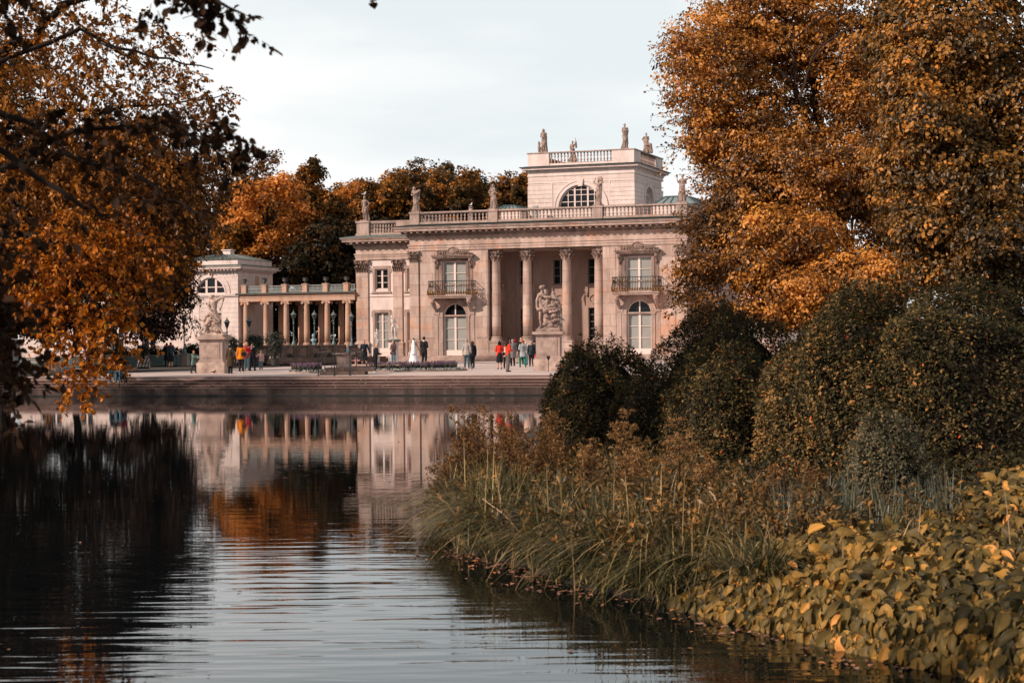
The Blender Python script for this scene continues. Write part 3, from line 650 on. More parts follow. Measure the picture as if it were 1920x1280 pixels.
# urns on the posts
urn = thing('urn', 'dark stone urn with a wide mouth on the colonnade post nearest the palace', 'urn', pal(CX[0], CFY-.24, 8.05), -AN, 'urns on the colonnade railing')
u = MB(); u.box(-.14, .14, -.14, .14, 0, .06); u.lathe([(.12, .06), (.05, .12), (.06, .18), (.18, .27), (.2, .36), (.13, .42), (.15, .45), (.25, .52), (.24, .56), (.1, .53)], (0, 0, 0), 14); u.build('bowl', urnm, urn, smooth=True)
h = MB()
for s in (-1, 1): h.tube([(s*.19, 0, .3), (s*.28, 0, .36), (s*.25, 0, .45), (s*.16, 0, .42)], .02, 5)
h.build('handle', urnm, urn)
UL = ['dark stone urn second from the palace on the colonnade railing', 'dark stone urn third from the palace on the colonnade railing', 'dark stone urn third from the pavilion on the colonnade railing',
      'dark stone urn with a spiky plant, in front of the pavilion side wall', 'dark stone urn right at the pavilion corner, first of the railing']
for x, l in zip(CX[1:], UL):
    c = copy_tree(urn); c.location = pal(x, CFY-.24, 8.05); c['label'] = l
    if 'spiky' in l:
        g = MB(); rr_ = random.Random(3)
        for i in range(26):
            a = rr_.uniform(0, 6.28); t = rr_.uniform(.1, .9); g.tube([(0, 0, .5), (math.cos(a)*t*.2, math.sin(a)*t*.2, .62), (math.cos(a)*t*.42, math.sin(a)*t*.42, .6-t*.1)], [.02, .018, .004], 3)
        g.build('plant', simple('agave_leaf', (.03, .05, .04), .6), c)

# ================================================================ PAVILION
pv = thing('pavilion', 'small cream pavilion with half-round window and low copper roof left of the colonnade', 'pavilion', (POX, POY, 0), -AN)
PX0, PX1, PY0, PD = -37.0, -31.3, 3.6, 7.0
pc = (PX0+PX1)/2
m = MB()
wall_open(m, PX0, PX1, .9, 9.35, PY0, PY0+.4, [(pc-1.6, pc+1.6, [(pc+.1, pc+1.1, .9, 5.5, False), (pc-1.5, pc+1.5, 7.3, 8.82, True)])])
m.box(PX1-.4, PX1, PY0+.4, PY0+PD, .9, 9.35); m.box(PX0, PX0+.4, PY0+.4, PY0+PD, .9, 9.35); m.box(PX0+.4, PX1-.4, PY0+PD-.4, PY0+PD, .9, 9.35)
m.build('wall', plaster, pv)
m = MB(); m.box(PX0-.03, PX1+.03, PY0-.04, PY0+PD, .9, 1.5)
for i in range(12):
    z0 = 1.55+i*.44
    for a, b in ((PX0-.02, pc-1.2), (pc+1.25, PX1+.02)): m.box(a, b, PY0-.03, PY0, z0, z0+.405)
    m.box(PX1, PX1+.03, PY0, PY0+PD, z0, z0+.405)
for i in range(5):
    z0 = 7.3+i*.4
    m.box(PX1, PX1+.03, PY0, PY0+PD, z0, z0+.365)
    for a, b in ((PX0-.02, pc-2.15), (pc+2.15, PX1+.02)): m.box(a, b, PY0-.03, PY0, z0, z0+.365)
m.build('rusticated_course', plain, pv)
f = MB(); ringarc(f, pc, 7.32, 1.4, 1.5, PY0+.12, PY0+.22, 0, 180, 18)
for x in (-.5, .5): f.box(pc+x-.1, pc+x+.1, PY0+.1, PY0+.22, 7.3, 7.32+math.sqrt(1.4**2-.25))
f.box(pc-1.5, pc+1.5, PY0+.12, PY0+.22, 7.3, 7.4); f.box(pc-1.25, pc+1.25, PY0+.13, PY0+.2, 7.88, 7.96)
wv = f.build('window', framew, pv); g = MB(); g.prism(arcpts(pc, 7.31, 1.47, 0, 180, 18), PY0+.22, PY0+.25); g.build('pane', glassd, wv)
k = MB(); ringarc(k, pc, 7.32, 1.95, 2.05, PY0-.07, PY0, 0, 180, 20); ringarc(k, pc, 7.32, 1.52, 1.62, PY0-.05, PY0, 0, 180, 20); k.prism([(pc-.14, 8.8), (pc+.14, 8.8), (pc+.22, 9.25), (pc-.22, 9.25)], PY0-.15, PY0); k.build('surround', plain, wv)
k = MB(); k.box(PX0-.1, PX1+.1, PY0-.12, PY0+PD+.1, 7.02, 7.12); k.box(PX0-.16, PX1+.16, PY0-.18, PY0+PD+.1, 7.12, 7.24); k.build('string_course', plain, pv)
MB().box(pc+.1, pc+1.1, PY0+.25, PY0+.3, .9, 5.5).build('door', niche, pv)
k = MB(); k.lathe([(.14, 0), (.2, .12), (.2, .4), (.12, .55), (.03, .62)], (pc+.7, PY0-.15, 4.6), 8); k.tube([(pc+.7, PY0+.2, 5.2), (pc+.7, PY0-.15, 5.25)], .02, 4); k.build('hanging_lantern', iron, pv)
k = MB(); k.box(PX1-.003, PX1+.05, PY0+3.4, PY0+4.2, 7.4, 9.0); k.build('blind_niche', warm, pv)
m = MB(); cornice_ring(m, PX0, PX1, PY0, PY0+PD, ((.1, 9.3, 9.4), (.14, 9.4, 9.58))); teeth(m, PX0, PX1, PY0, PY0+PD, 9.42, 9.58, .14, .5, .16, .2, 'frl'); cornice_ring(m, PX0, PX1, PY0, PY0+PD, ((.62, 9.58, 9.76), (.7, 9.76, 9.86)))
m.build('cornice', plain, pv)
m = MB(); cornice_ring(m, PX0, PX1, PY0, PY0+PD, ((.78, 9.865, 9.93), (.3, 9.93, 10.0))); m.build('lower_roof', copperl, pv)
m = MB(); m.box(PX0+.02, PX1-.02, PY0+.05, PY0+PD-.05, 10.0, 10.5); m.build('attic', plain, pv)
m = MB(); q = .1; zt = 11.05
m.add([(PX0-q, PY0-q, 10.5), (PX1+q, PY0-q, 10.5), (PX1+q, PY0+PD+q, 10.5), (PX0-q, PY0+PD+q, 10.5), (PX0+1.9, PY0+2.3, zt), (PX1-1.9, PY0+2.3, zt), (PX1-1.9, PY0+PD-2.3, zt), (PX0+1.9, PY0+PD-2.3, zt)], [(0,1,5,4),(1,2,6,5),(2,3,7,6),(3,0,4,7),(4,5,6,7),(3,2,1,0)])
for t in np.linspace(.06, .94, 12): m.tube([(PX0-q+(PX1-PX0+2*q)*t, PY0-q, 10.52), (PX0+1.9+(PX1-PX0-3.8)*t, PY0+2.3, zt+.02)], .035, 4); m.tube([(PX1+q, PY0-q+(PD+2*q)*t, 10.52), (PX1-1.9, PY0+2.3+(PD-4.6)*t, zt+.02)], .035, 4)
m.build('roof', copperl, pv)
k = MB(); k.box(pc-.42, pc+.42, PY0+3.1, PY0+3.9, 11.0, 11.5); k.box(pc-.52, pc+.52, PY0+3.0, PY0+4.0, 11.5, 11.58); ch = k.build('chimney', plain, pv)
k = MB(); k.tube([(pc+.1, PY0+3.5, 11.58), (pc+.1, PY0+3.5, 12.0)], .025, 5); k.box(pc-.1, pc+.3, PY0+3.48, PY0+3.52, 11.9, 11.94); k.build('weather_vane', iron, ch)
k = MB()
for o in (0, .22): k.tube([(PX1-1.2+o, PY0-.12, 10.6), (PX1-.6+o, PY0-.55, 9.95), (PX1-.4+o, PY0-.75, 9.5), (PX1-.1+o, PY0-.7, 8.6)], .012, 4)
k.build('cable', iron, pv)
# lower white side building running left from the pavilion
sb2 = thing('side_building', 'long low white rusticated building mostly hidden behind the dark tree, left of the pavilion', 'building', (POX, POY, 0), -AN)
m = MB(); bays = [(x-.8, x+.8, [(x-.7, x+.7, 2.3, 5.2, False)]) for x in (-52, -48.5, -45, -41.5)]
wall_open(m, -56, PX0-.03, .9, 6.3, PY0+1.2, PY0+1.6, bays); m.box(-56, -55.6, PY0+1.6, PY0+9, .9, 6.3); m.build('wall', plaster, sb2)
for x in (-52, -48.5, -45, -41.5):
    f = window(sb2, x, PY0+1.32, 2.3, 5.2, 1.4, 2, (.33, .66), framew, glassd)
    k = MB(); k.box(x-.9, x+.9, PY0+1.08, PY0+1.2, 2.1, 2.28); k.box(x-.85, x+.85, PY0+1.12, PY0+1.2, 5.22, 5.42); k.build('surround', plain, f)
k = MB(); k.box(-56.2, PX0-.03, PY0+.9, PY0+9, 6.3, 6.6); k.box(-56.3, PX0-.03, PY0+.8, PY0+9.1, 6.6, 6.8); k.build('cornice', plain, sb2)
k = MB(); k.add([(-56.3, PY0+.8, 6.81), (PX0, PY0+.8, 6.81), (PX0, PY0+5, 8.4), (-56.3, PY0+5, 8.4), (PX0, PY0+9.1, 6.81), (-56.3, PY0+9.1, 6.81)], [(0,1,2,3),(3,2,4,5)]); k.build('roof', copperl, sb2)
# ================================================================ GROUND, LAKE, TERRACE
RS = np.array([(4,9),(10,4.6),(12.2,3.4),(12.9,3.0),(14.2,2.3),(16,1.5),(17.1,.6),(19,.0),(20.,-.5),(22,-.82),(23.3,-.92),(26,-.88),(30,-.85),(40,-.3),(55,.9),(70,1.5),(84,1.8),(400,1.8)])
LS = np.array([(4,-3.6),(12,-5.4),(30,-10.6),(60,-20),(88,-27),(400,-27)])
def rs(y): return np.interp(y, RS[:,0], RS[:,1])
def ls(y): return np.interp(y, LS[:,0], LS[:,1])
TS = math.tan(R(14.5))
def tf(x): return 83.5-TS*(x-.97)
def height(x, y):
    dR = rs(y)-x; dL = x-ls(y); dT = (tf(x)+1.0)-y; dN = y-6.5
    d = np.minimum(np.minimum(dR, dL), np.minimum(dT, dN))
    a = np.abs(d)
    land = .16*(1-np.exp(-a/.4))+.045*np.minimum(a, 8)+.06*np.clip(a-3.2, 0, 5)
    z = np.where(d > 0, -.08-.9*np.minimum(a, 1.6), land)
    behind = (y > tf(x)+.2) & (x > -40)
    z = np.where(behind, np.where(y < 178, np.where(x > 1.9, np.minimum(.6, np.maximum(z, .3)), .55), .85), z)
    z = z+np.where(y > 182, np.minimum((y-182)*.03, 3.0), 0)
    return z
def gz(x, y): return float(height(np.array([float(x)]), np.array([float(y)]))[0])
xs = np.unique(np.round(np.concatenate([np.linspace(-900,-60,15), np.linspace(-60,-14,60), np.linspace(-14,14,113), np.linspace(14,60,40), np.linspace(60,900,15)]), 3))
ys = np.unique(np.round(np.concatenate([np.linspace(-60,6,12), np.linspace(6,36,101), np.linspace(36,95,90), np.linspace(95,200,50), np.linspace(200,1500,16)]), 3))
XX, YY = np.meshgrid(xs, ys); ZZ = height(XX, YY)+.02*np.sin(XX*3.1)*np.sin(YY*2.3)*((YY < 80))
nx, ny = len(xs), len(ys); I = np.arange(nx*ny).reshape(ny, nx)
F = np.stack([I[:-1,:-1], I[:-1,1:], I[1:,1:], I[1:,:-1]], -1).reshape(-1, 4)
grm, t, b = newmat('ground_earth'); l = t.links.new
tc = N(t, 'ShaderNodeTexCoord'); n = N(t, 'ShaderNodeTexNoise'); n.inputs['Scale'].default_value = 2.5; n.inputs['Detail'].default_value = 8; r = N(t, 'ShaderNodeValToRGB')
r.color_ramp.elements[0].color = (.008, .006, .004, 1); r.color_ramp.elements[1].color = (.032, .021, .013, 1); l(tc.outputs['Object'], n.inputs['Vector']); l(n.outputs['Fac'], r.inputs['Fac']); l(r.outputs[0], b.inputs['Base Color']); b.inputs['Roughness'].default_value = .95
tag(fast('ground', np.stack([XX, YY, ZZ], -1).reshape(-1, 3), F, grm, smooth=True), kind='structure')
# water
wm, t, b = newmat('lake_water'); l = t.links.new
b.inputs['Base Color'].default_value = (.003, .005, .006, 1); b.inputs['Roughness'].default_value = .012; b.inputs['IOR'].default_value = 1.33
tc = N(t, 'ShaderNodeTexCoord')
def wnoise(scale, sx, sy, rot, det=2, dist=.4):
    mp = N(t, 'ShaderNodeMapping'); mp.inputs['Scale'].default_value = (sx, sy, 1); mp.inputs['Rotation'].default_value = (0, 0, R(rot)); l(tc.outputs['Object'], mp.inputs['Vector'])
    n = N(t, 'ShaderNodeTexNoise'); n.inputs['Scale'].default_value = scale; n.inputs['Detail'].default_value = det; n.inputs['Roughness'].default_value = .45; n.inputs['Distortion'].default_value = dist; l(mp.outputs[0], n.inputs['Vector']); return n.outputs['Fac']
def mul(a, v=None, b_=None, op='MULTIPLY'):
    m = N(t, 'ShaderNodeMath', operation=op); l(a, m.inputs[0])
    if b_ is not None: l(b_, m.inputs[1])
    else: m.inputs[1].default_value = v
    return m.outputs[0]
sp = N(t, 'ShaderNodeSeparateXYZ'); l(tc.outputs['Object'], sp.inputs[0])
mr = N(t, 'ShaderNodeMapRange', interpolation_type='SMOOTHSTEP'); l(sp.outputs['Y'], mr.inputs['Value'])
for k_, v_ in (('From Min', 17), ('From Max', 25), ('To Min', 1.), ('To Max', .01)): mr.inputs[k_].default_value = v_
mr2 = N(t, 'ShaderNodeMapRange', interpolation_type='SMOOTHSTEP'); l(sp.outputs['Y'], mr2.inputs['Value'])
for k_, v_ in (('From Min', 20), ('From Max', 60), ('To Min', 1.), ('To Max', .55)): mr2.inputs[k_].default_value = v_
big = mul(wnoise(1, .55, 3.1, 3, 2, .5), .0115)
big2 = mul(wnoise(1, .9, 5.0, -4, 1, .3), .0070)
patch = mul(wnoise(.28, 1, 1, 20, 2, .2), 1.15)
near = mul(mul(mul(big, None, big2, 'ADD'), None, mr.outputs[0]), None, patch)
fine = mul(mul(wnoise(1, 2.4, 8.5, 1, 2, .2), .0006), None, mr2.outputs[0])
fine2 = mul(mul(wnoise(1, .6, 2.3, 5, 1, .2), .0014), None, mr2.outputs[0])
hgt = mul(mul(near, None, fine, 'ADD'), None, fine2, 'ADD')
bp = N(t, 'ShaderNodeBump'); bp.inputs['Strength'].default_value = 1; bp.inputs['Distance'].default_value = 1; l(hgt, bp.inputs['Height']); l(bp.outputs[0], b.inputs['Normal'])
V = np.array([(-400,-20,0),(400,-20,0),(400,100,0),(-400,100,0)]); tag(fast('lake', V, np.array([[0,1,2,3]]), wm), kind='structure')
# terrace and steps: local frame along the lake edge
TAN = -R(14.5); TOX, TOY = .97, 83.5
def ter(x, y, z=0): return Vector((TOX+x*math.cos(TAN)-y*math.sin(TAN), TOY+x*math.sin(TAN)+y*math.cos(TAN), z))
pav, t, b = newmat('terrace_paving'); l = t.links.new
tc = N(t, 'ShaderNodeTexCoord'); br = N(t, 'ShaderNodeTexBrick'); l(tc.outputs['Object'], br.inputs['Vector'])
for k_, v_ in (('Scale', 1), ('Brick Width', 1.2), ('Row Height', .8), ('Mortar Size', .012)): br.inputs[k_].default_value = v_
br.inputs['Color1'].default_value = (.60, .485, .455, 1); br.inputs['Color2'].default_value = (.65, .53, .495, 1); br.inputs['Mortar'].default_value = (.33, .25, .23, 1)
n = N(t, 'ShaderNodeTexNoise'); n.inputs['Scale'].default_value = .5; n.inputs['Detail'].default_value = 8; l(tc.outputs['Object'], n.inputs['Vector']); r = N(t, 'ShaderNodeValToRGB')
r.color_ramp.elements[0].position = .35; r.color_ramp.elements[0].color = (.76, .74, .73, 1); r.color_ramp.elements[1].position = .6; r.color_ramp.elements[1].color = (1, 1, 1, 1); l(n.outputs['Fac'], r.inputs['Fac'])
m2 = N(t, 'ShaderNodeMixRGB', blend_type='MULTIPLY'); m2.inputs['Fac'].default_value = 1; l(br.outputs['Color'], m2.inputs['Color1']); l(r.outputs[0], m2.inputs['Color2']); l(m2.outputs[0], b.inputs['Base Color']); b.inputs['Roughness'].default_value = .8
o = MB().box(-27, 32, .0, 95, .3, .9).build('terrace', pav); o.location = (TOX, TOY, 0); o.rotation_euler = (0, 0, TAN); tag(o, kind='structure')
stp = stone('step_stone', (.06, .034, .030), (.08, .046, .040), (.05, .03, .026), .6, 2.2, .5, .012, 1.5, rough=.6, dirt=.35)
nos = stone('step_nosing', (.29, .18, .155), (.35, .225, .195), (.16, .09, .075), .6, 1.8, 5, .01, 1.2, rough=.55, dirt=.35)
m = MB(); k = MB()
for i in range(4):
    zt = .9-.13*(i+1); m.box(-27, 32, -.36*(i+1), -.36*i, -.9, zt-.028)
    k.box(-27, 32, -.36*(i+1)-.02, -.36*i, zt-.028, zt)
k.box(-27, 32, -.03, .0, .86, .896)
bc = MB(); bc.box(-27, 32, -1.452, -1.44, -.9, .33); wl_ = MB(); wl_.box(-27, 32, -1.458, -1.452, -.5, .06); bc.box(-27, 32, -1.47, -1.44, .33, .372)
for i in range(34): bc.box(-26.6+i*1.72, -26.58+i*1.72, -1.456, -1.44, -.5, .33)
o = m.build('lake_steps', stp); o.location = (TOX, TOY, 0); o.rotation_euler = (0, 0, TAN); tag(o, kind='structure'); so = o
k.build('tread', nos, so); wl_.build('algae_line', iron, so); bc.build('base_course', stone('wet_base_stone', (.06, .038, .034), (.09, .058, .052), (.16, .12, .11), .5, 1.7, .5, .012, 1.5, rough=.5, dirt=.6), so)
# bird droppings and worn light patches on the risers
k = MB(); q = random.Random(5)
for i in range(150):
    x = q.uniform(-26, 3); row = q.randrange(4); z = .9-.13*row-q.uniform(.03, .10); y = -.36*row-.004-(.0 if row else .03)
    w, h = q.uniform(.015, .07), q.uniform(.008, .025); k.box(x, x+w, y-.002, y, z, z+h)
k.build('bird_dropping', simple('dropping_white', (.45, .38, .36), .7), so)['kind'] = 'stuff'

# ---------------------------------------------------------------- retaining wall with steps under the colonnade
A, B = pt(474, 660, 151), pt(670, 660, 161); wl = math.hypot(B.x-A.x, B.y-A.y); wa = math.atan2(B.y-A.y, B.x-A.x)
rw = thing('retaining_wall', 'low weathered stone wall with fluted panels, two flat arches and steps below the colonnade', 'wall', (A.x, A.y, 0), wa)
m = MB(); m.box(0, wl, 0, 1.2, 1.36, 2.3)
for i in range(8):
    x = i*wl/8; m.box(x, x+.75, -.08, 0, 1.36, 2.3)
m.box(-.05, wl+.05, -.1, 1.25, 2.3, 2.42); m.build('wall', wet, rw)
f = MB(); a = MB()
for i in range(8):
    x0, x1 = i*wl/8+.8, (i+1)*wl/8-.05
    f.box(x0, x1, -.04, 0, 2.0, 2.08)
    for j in range(int((x1-x0)/.12)): f.box(x0+j*.12+.02, x0+j*.12+.09, -.03, 0, 1.5 if i not in (2, 4, 5) else 1.75, 1.97)
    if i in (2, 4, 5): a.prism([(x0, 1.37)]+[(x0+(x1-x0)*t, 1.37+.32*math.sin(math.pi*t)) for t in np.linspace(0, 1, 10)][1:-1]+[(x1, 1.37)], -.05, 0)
f.build('fluted_panel', niche, rw); a.build('arch_shade_plate', iron, rw)  # flat black plates on the wall face paint the shade inside the arches
m = MB()
for i in range(3): m.box(-.3, wl+3, -.4*(i+1)-.3, .0, .86, 1.36-.155*i-.0)
m.build('steps', wet, rw)
m = MB(); m.tube([(-.8, -.1, 1.5), (.3, -.1, 2.3), (1.0, -.1, 2.6)], .04, 5); m.build('handrail', iron, rw)

# ---------------------------------------------------------------- street lamps
def lamp():
    t = thing('street_lamp', 'x', 'street lamp')
    p = MB(); p.lathe([(.24, 0), (.24, .07), (.16, .12), (.16, .2), (.10, .3), (.075, .4), (.09, .44), (.05, .5), (.045, 1.3), (.065, 1.34), (.04, 1.4), (.036, 1.75), (.07, 1.8), (.09, 1.86), (.05, 1.92), (.04, 2.05), (.08, 2.12), (.05, 2.18)], (0,0,0), 12)
    p.build('post', verdi, t, smooth=True)
    l_ = MB(); l_.lathe([(.06, 2.18), (.12, 2.3), (.19, 2.58)], (0,0,0), 8); ln = l_.build('lantern', lampg, t)
    r_ = MB(); r_.lathe([(.26, 2.58), (.27, 2.62), (.2, 2.66), (.14, 2.76), (.05, 2.86), (.05, 2.9), (.015, 2.93), (.03, 2.97), (.005, 3.03)], (0,0,0), 12); r_.build('roof', copperl, ln)
    fr = MB()
    for i in range(8):
        a = math.pi*2*i/8; fr.tube([(.063*math.cos(a), .063*math.sin(a), 2.18), (.122*math.cos(a), .122*math.sin(a), 2.3), (.193*math.cos(a), .193*math.sin(a), 2.58)], .009, 4)
    fr.build('frame', verdi, ln)
    return t
L0 = lamp(); first = True
LG = 'street lamps round the terrace'
LAMPS = [(212, 137, 1.85, 'green metal street lamp leftmost on the terrace fence, half lost in orange leaves'),
         (267, 135, 1.85, 'green metal street lamp on the fence pillar above the striped floodlight cover'),
         (345, 136.5, 1.85, 'green metal street lamp on the fence pillar just left of the left statue pedestal'),
         (425.5, 140, 1.62, 'dark street lamp in front of the pavilion door, right of the twisting statue'),
         (467, 140, 1.70, 'dark street lamp in front of the first colonnade column, beside the pavilion corner'),
         (550.5, 155, 2.43, 'slim street lamp on the wall between third and fourth colonnade column'),
         (589.5, 157, 2.43, 'slim street lamp on the wall directly above the bluish bust'),
         (625.5, 158.5, 2.43, 'slim street lamp on the wall between fifth and sixth colonnade column'),
         (659, 160, 2.30, 'slim street lamp just left of the palace corner, behind the last colonnade column')]
for px_, d_, z_, lb in LAMPS:
    o = L0 if first else copy_tree(L0); first = False
    p = pt(px_, 600, d_); o.location = (p.x, p.y, z_); tag(o, lb, 'street lamp', LG)
    if px_ in (425.5, 467):
        s_ = thing('lamp_pedestal', 'square stone block under the %s dark lamp near the pavilion' % ('left' if px_ < 450 else 'right'), 'pedestal', (p.x, p.y, .9))
        MB().box(-.3, .3, -.3, .3, 0, z_-.9-.06).box(-.34, .34, -.34, .34, z_-.96, z_-.9).build('block', sandp, s_)
# ---------------------------------------------------------------- fence with stone pillars on the left
FP = [gnd(x, y) for x, y in ((20, 697), (98, 694.5), (155, 692), (212, 690), (267, 688), (345, 686), (432, 684))]
for i, p in enumerate(FP[1:-1]):
    nm = ['leftmost, behind the man in brown trousers', 'second from the left, behind hanging orange leaves', 'third from the left, behind the seated pair', 'fourth, above the striped floodlight cover', 'fifth, beside the left statue pedestal'][i]
    t = thing('fence_pillar', 'square stone fence pillar ' + nm, 'pillar', (p.x, p.y, .9), R(-8), 'stone pillars of the terrace fence')
    MB().box(-.40, .40, -.4, .4, 0, .1).box(-.36, .36, -.36, .36, .1, .86).box(-.41, .41, -.41, .41, .86, .95).build('block', sandp, t)
for i in range(len(FP)-1):
    a, b_ = FP[i], FP[i+1]; Lf = (b_-a).length; an = math.atan2(b_.y-a.y, b_.x-a.x)
    nm = ['leftmost stretch, behind dark leaves', 'behind the man in brown trousers', 'behind the hanging orange leaves', 'behind the seated pair', 'with the sign board and the woman in blue', 'behind the left statue pedestal'][i]
    t = thing('metal_fence', 'grey upright-bar fence panel ' + nm, 'fence', (a.x, a.y, .9), an, 'grey bar fence panels')
    m = MB(); n_ = int((Lf-.8)/.13)
    for j in range(n_+1): x = .42+(Lf-.84)*j/max(1, n_); m.box(x-.02, x+.02, -.015, .015, .1, .84)
    m.build('bar', verdi, t); m = MB()
    for z in (.1, .84): m.box(.4, Lf-.4, -.025, .025, z-.025, z+.025)
    m.build('rail', verdi, t)
# striped floodlight covers
def cover(px_, py_, w, label):
    p = gnd(px_, py_); t = thing('floodlight_cover', label, 'floodlight cover', p, R(random.Random(px_).uniform(-12, 8)), 'striped floodlight covers on the ground')
    q = [(-w/2, 0), (w/2, 0), (w/2+.06, .62), (-w/2+.14, .62)]
    m = MB(); m.add([(x, 0-.25*z, z+.05) for x, z in q]+[(x, .35, z*.8+.05) for x, z in q], [(0,1,2,3),(7,6,5,4),(0,4,5,1),(1,5,6,2),(2,6,7,3),(3,7,4,0)]); m.build('panel', cream, t)
    m = MB()
    for i in range(4):
        x = -w/2+.08+i*(w-.05)/3.6; m.tube([(x, -.02, .05), (x+.24, -.02-.25*.62, .68)], .038, 4)
    for z in (.06, .36, .68): m.tube([(-w/2+.1*z, -.03-.25*z, z), (w/2, -.03-.25*z, z)], .022, 4)
    m.tube([(-w/2, .1, 0), (w/2, .1, 0)], .04, 4); m.build('grille', iron, t)
cover(82, 702, .5, 'striped floodlight cover standing by the man in brown trousers')
cover(268, 690, .85, 'striped floodlight cover in front of the fence pillar near the seated pair')
cover(436, 684, .5, 'striped floodlight cover half hidden behind the woman in the brown coat')
cover(512, 681.5, .75, 'striped floodlight cover at the foot of the steps, right of the child in pink')
cover(495, 682, .4, 'small striped floodlight cover directly behind the child in pink')
# information board behind the two women
p = gnd(317, 686.5); t = thing('information_board', 'tall white information board by the fence behind the woman in blue', 'sign', (p.x, p.y, .9), R(-4))
MB().box(-.38, .38, -.03, .03, .05, 1.62).build('panel', board, t); m = MB(); m.box(-.38, .38, -.036, -.031, 1.5, 1.62); m.build('red_header', simple('red_print', (.45, .05, .04), .6), t)
m = MB(); q = random.Random(9)
for i in range(22): z = 1.42-i*.045; m.box(-.3, -.3+q.uniform(.2, .58), -.035, -.031, z, z+.014)
m.build('printed_text', printm, t); MB().box(-.4, .4, -.1, .1, 0, .05).build('foot', iron, t)
# easel sign in the portico
pe = pal(2.55, -1.2, ZF+.0)
pe = gnd(1099, 671); t = thing('easel_sign', 'grey printed notice on a brown wooden easel in front of the portico', 'sign', (pe.x, pe.y, .9), -AN*.5)
m = MB()
for s in (-1, 1): m.tube([(s*.26, -.02, .0), (s*.12, .05, 1.9)], .03, 5)
m.tube([(0, .6, 0), (0, .06, 2.3)], .03, 5); m.box(-.24, .24, -.08, -.02, .78, .84); m.build('easel', woodm, t)
MB().box(-.26, .26, -.07, -.03, .86, 1.98).build('board', simple('notice_grey', (.33, .37, .40), .5, 0, .1, 3), t)
m = MB(); q = random.Random(4)
for i in range(6): z = 1.86-i*.05; m.box(-.2, q.uniform(-.05, .2), -.076, -.071, z, z+.02)
for i in range(2):
    for j in range(2): m.box(-.19+i*.2, -.03+i*.2, -.076, -.071, 1.02+j*.26, 1.22+j*.26)
m.build('print', printm, t)
# rope posts
for i, (px_, lb) in enumerate(((1073, 'slim dark rope post beside the third column pedestal'), (1093, 'slim dark rope post at the foot of the easel sign'))):
    p = gnd(px_, 672); t = thing('rope_post', lb, 'post', (p.x, p.y, .9), 0, 'rope posts'); MB().lathe([(.14, 0), (.14, .03), (.03, .06), (.025, 1.0), (.05, 1.03), (.0, 1.08)], (0,0,0), 8).build('post', iron, t)
a, b_ = gnd(1073, 672), gnd(1093, 672); m = MB(); m.tube([(a.x+(b_.x-a.x)*q, a.y+(b_.y-a.y)*q, 1.9-.22*math.sin(math.pi*q)) for q in np.linspace(0, 1, 9)], .02, 5); tag(m.build('rope', iron), 'sagging dark rope strung between two posts by the easel', 'rope')
# black garden light by the right pedestal
p = gnd(1028.5, 697); t = thing('garden_light', 'small black spike light standing before the right statue pedestal', 'light', (p.x, p.y, .9)); MB().tube([(0,0,0),(0,0,.62)], .02, 6).build('spike', iron, t); MB().lathe([(.04, .6), (.1, .78), (.1, .82)], (0,0,0), 8).build('head', iron, t)

# ---------------------------------------------------------------- stone pedestals with statue groups (statues come later)
def pedestal(name, px_, py_, h, w, label):
    p = gnd(px_, py_); t = thing(name, label, 'pedestal', (p.x, p.y+.8, .9), R(-6))
    k = w/1.35
    m = MB(); m.box(-.80*k, .80*k, -.8*k, .8*k, 0, .30*h); m.build('plinth', statpale, t)
    m = MB(); m.box(-.72*k, .72*k, -.72*k, .72*k, .30*h, .36*h); m.box(-.66*k, .66*k, -.66*k, .66*k, .36*h, .9*h)
    for s in (-1, 1):      # framed panels on front and side
        m.box(-.5*k, .5*k, -.69*k, -.66*k, .42*h, .84*h) if s < 0 else m.box(.66*k, .69*k, -.5*k, .5*k, .42*h, .84*h)
    m.build('die', sandp, t)
    m = MB(); m.box(-.4*k, .4*k, -.705*k, -.69*k, .47*h, .79*h); m.box(.69*k, .705*k, -.4*k, .4*k, .47*h, .79*h); m.build('panel', statpale, t)
    m = MB(); m.box(-.72*k, .72*k, -.72*k, .72*k, .9*h, .93*h); m.box(-.84*k, .84*k, -.84*k, .84*k, .93*h, h); m.build('cap', sandp, t)
    return p.x, p.y+.8, .9+h
PL = pedestal('statue_pedestal', 397, 700, 1.98, 1.30, 'square stone pedestal under the twisting statue at left, brown-grey weathered plinth')
PR = pedestal('statue_pedestal', 1030, 695, 2.08, 1.30, 'square stone pedestal under the rocky statue group in front of the portico')

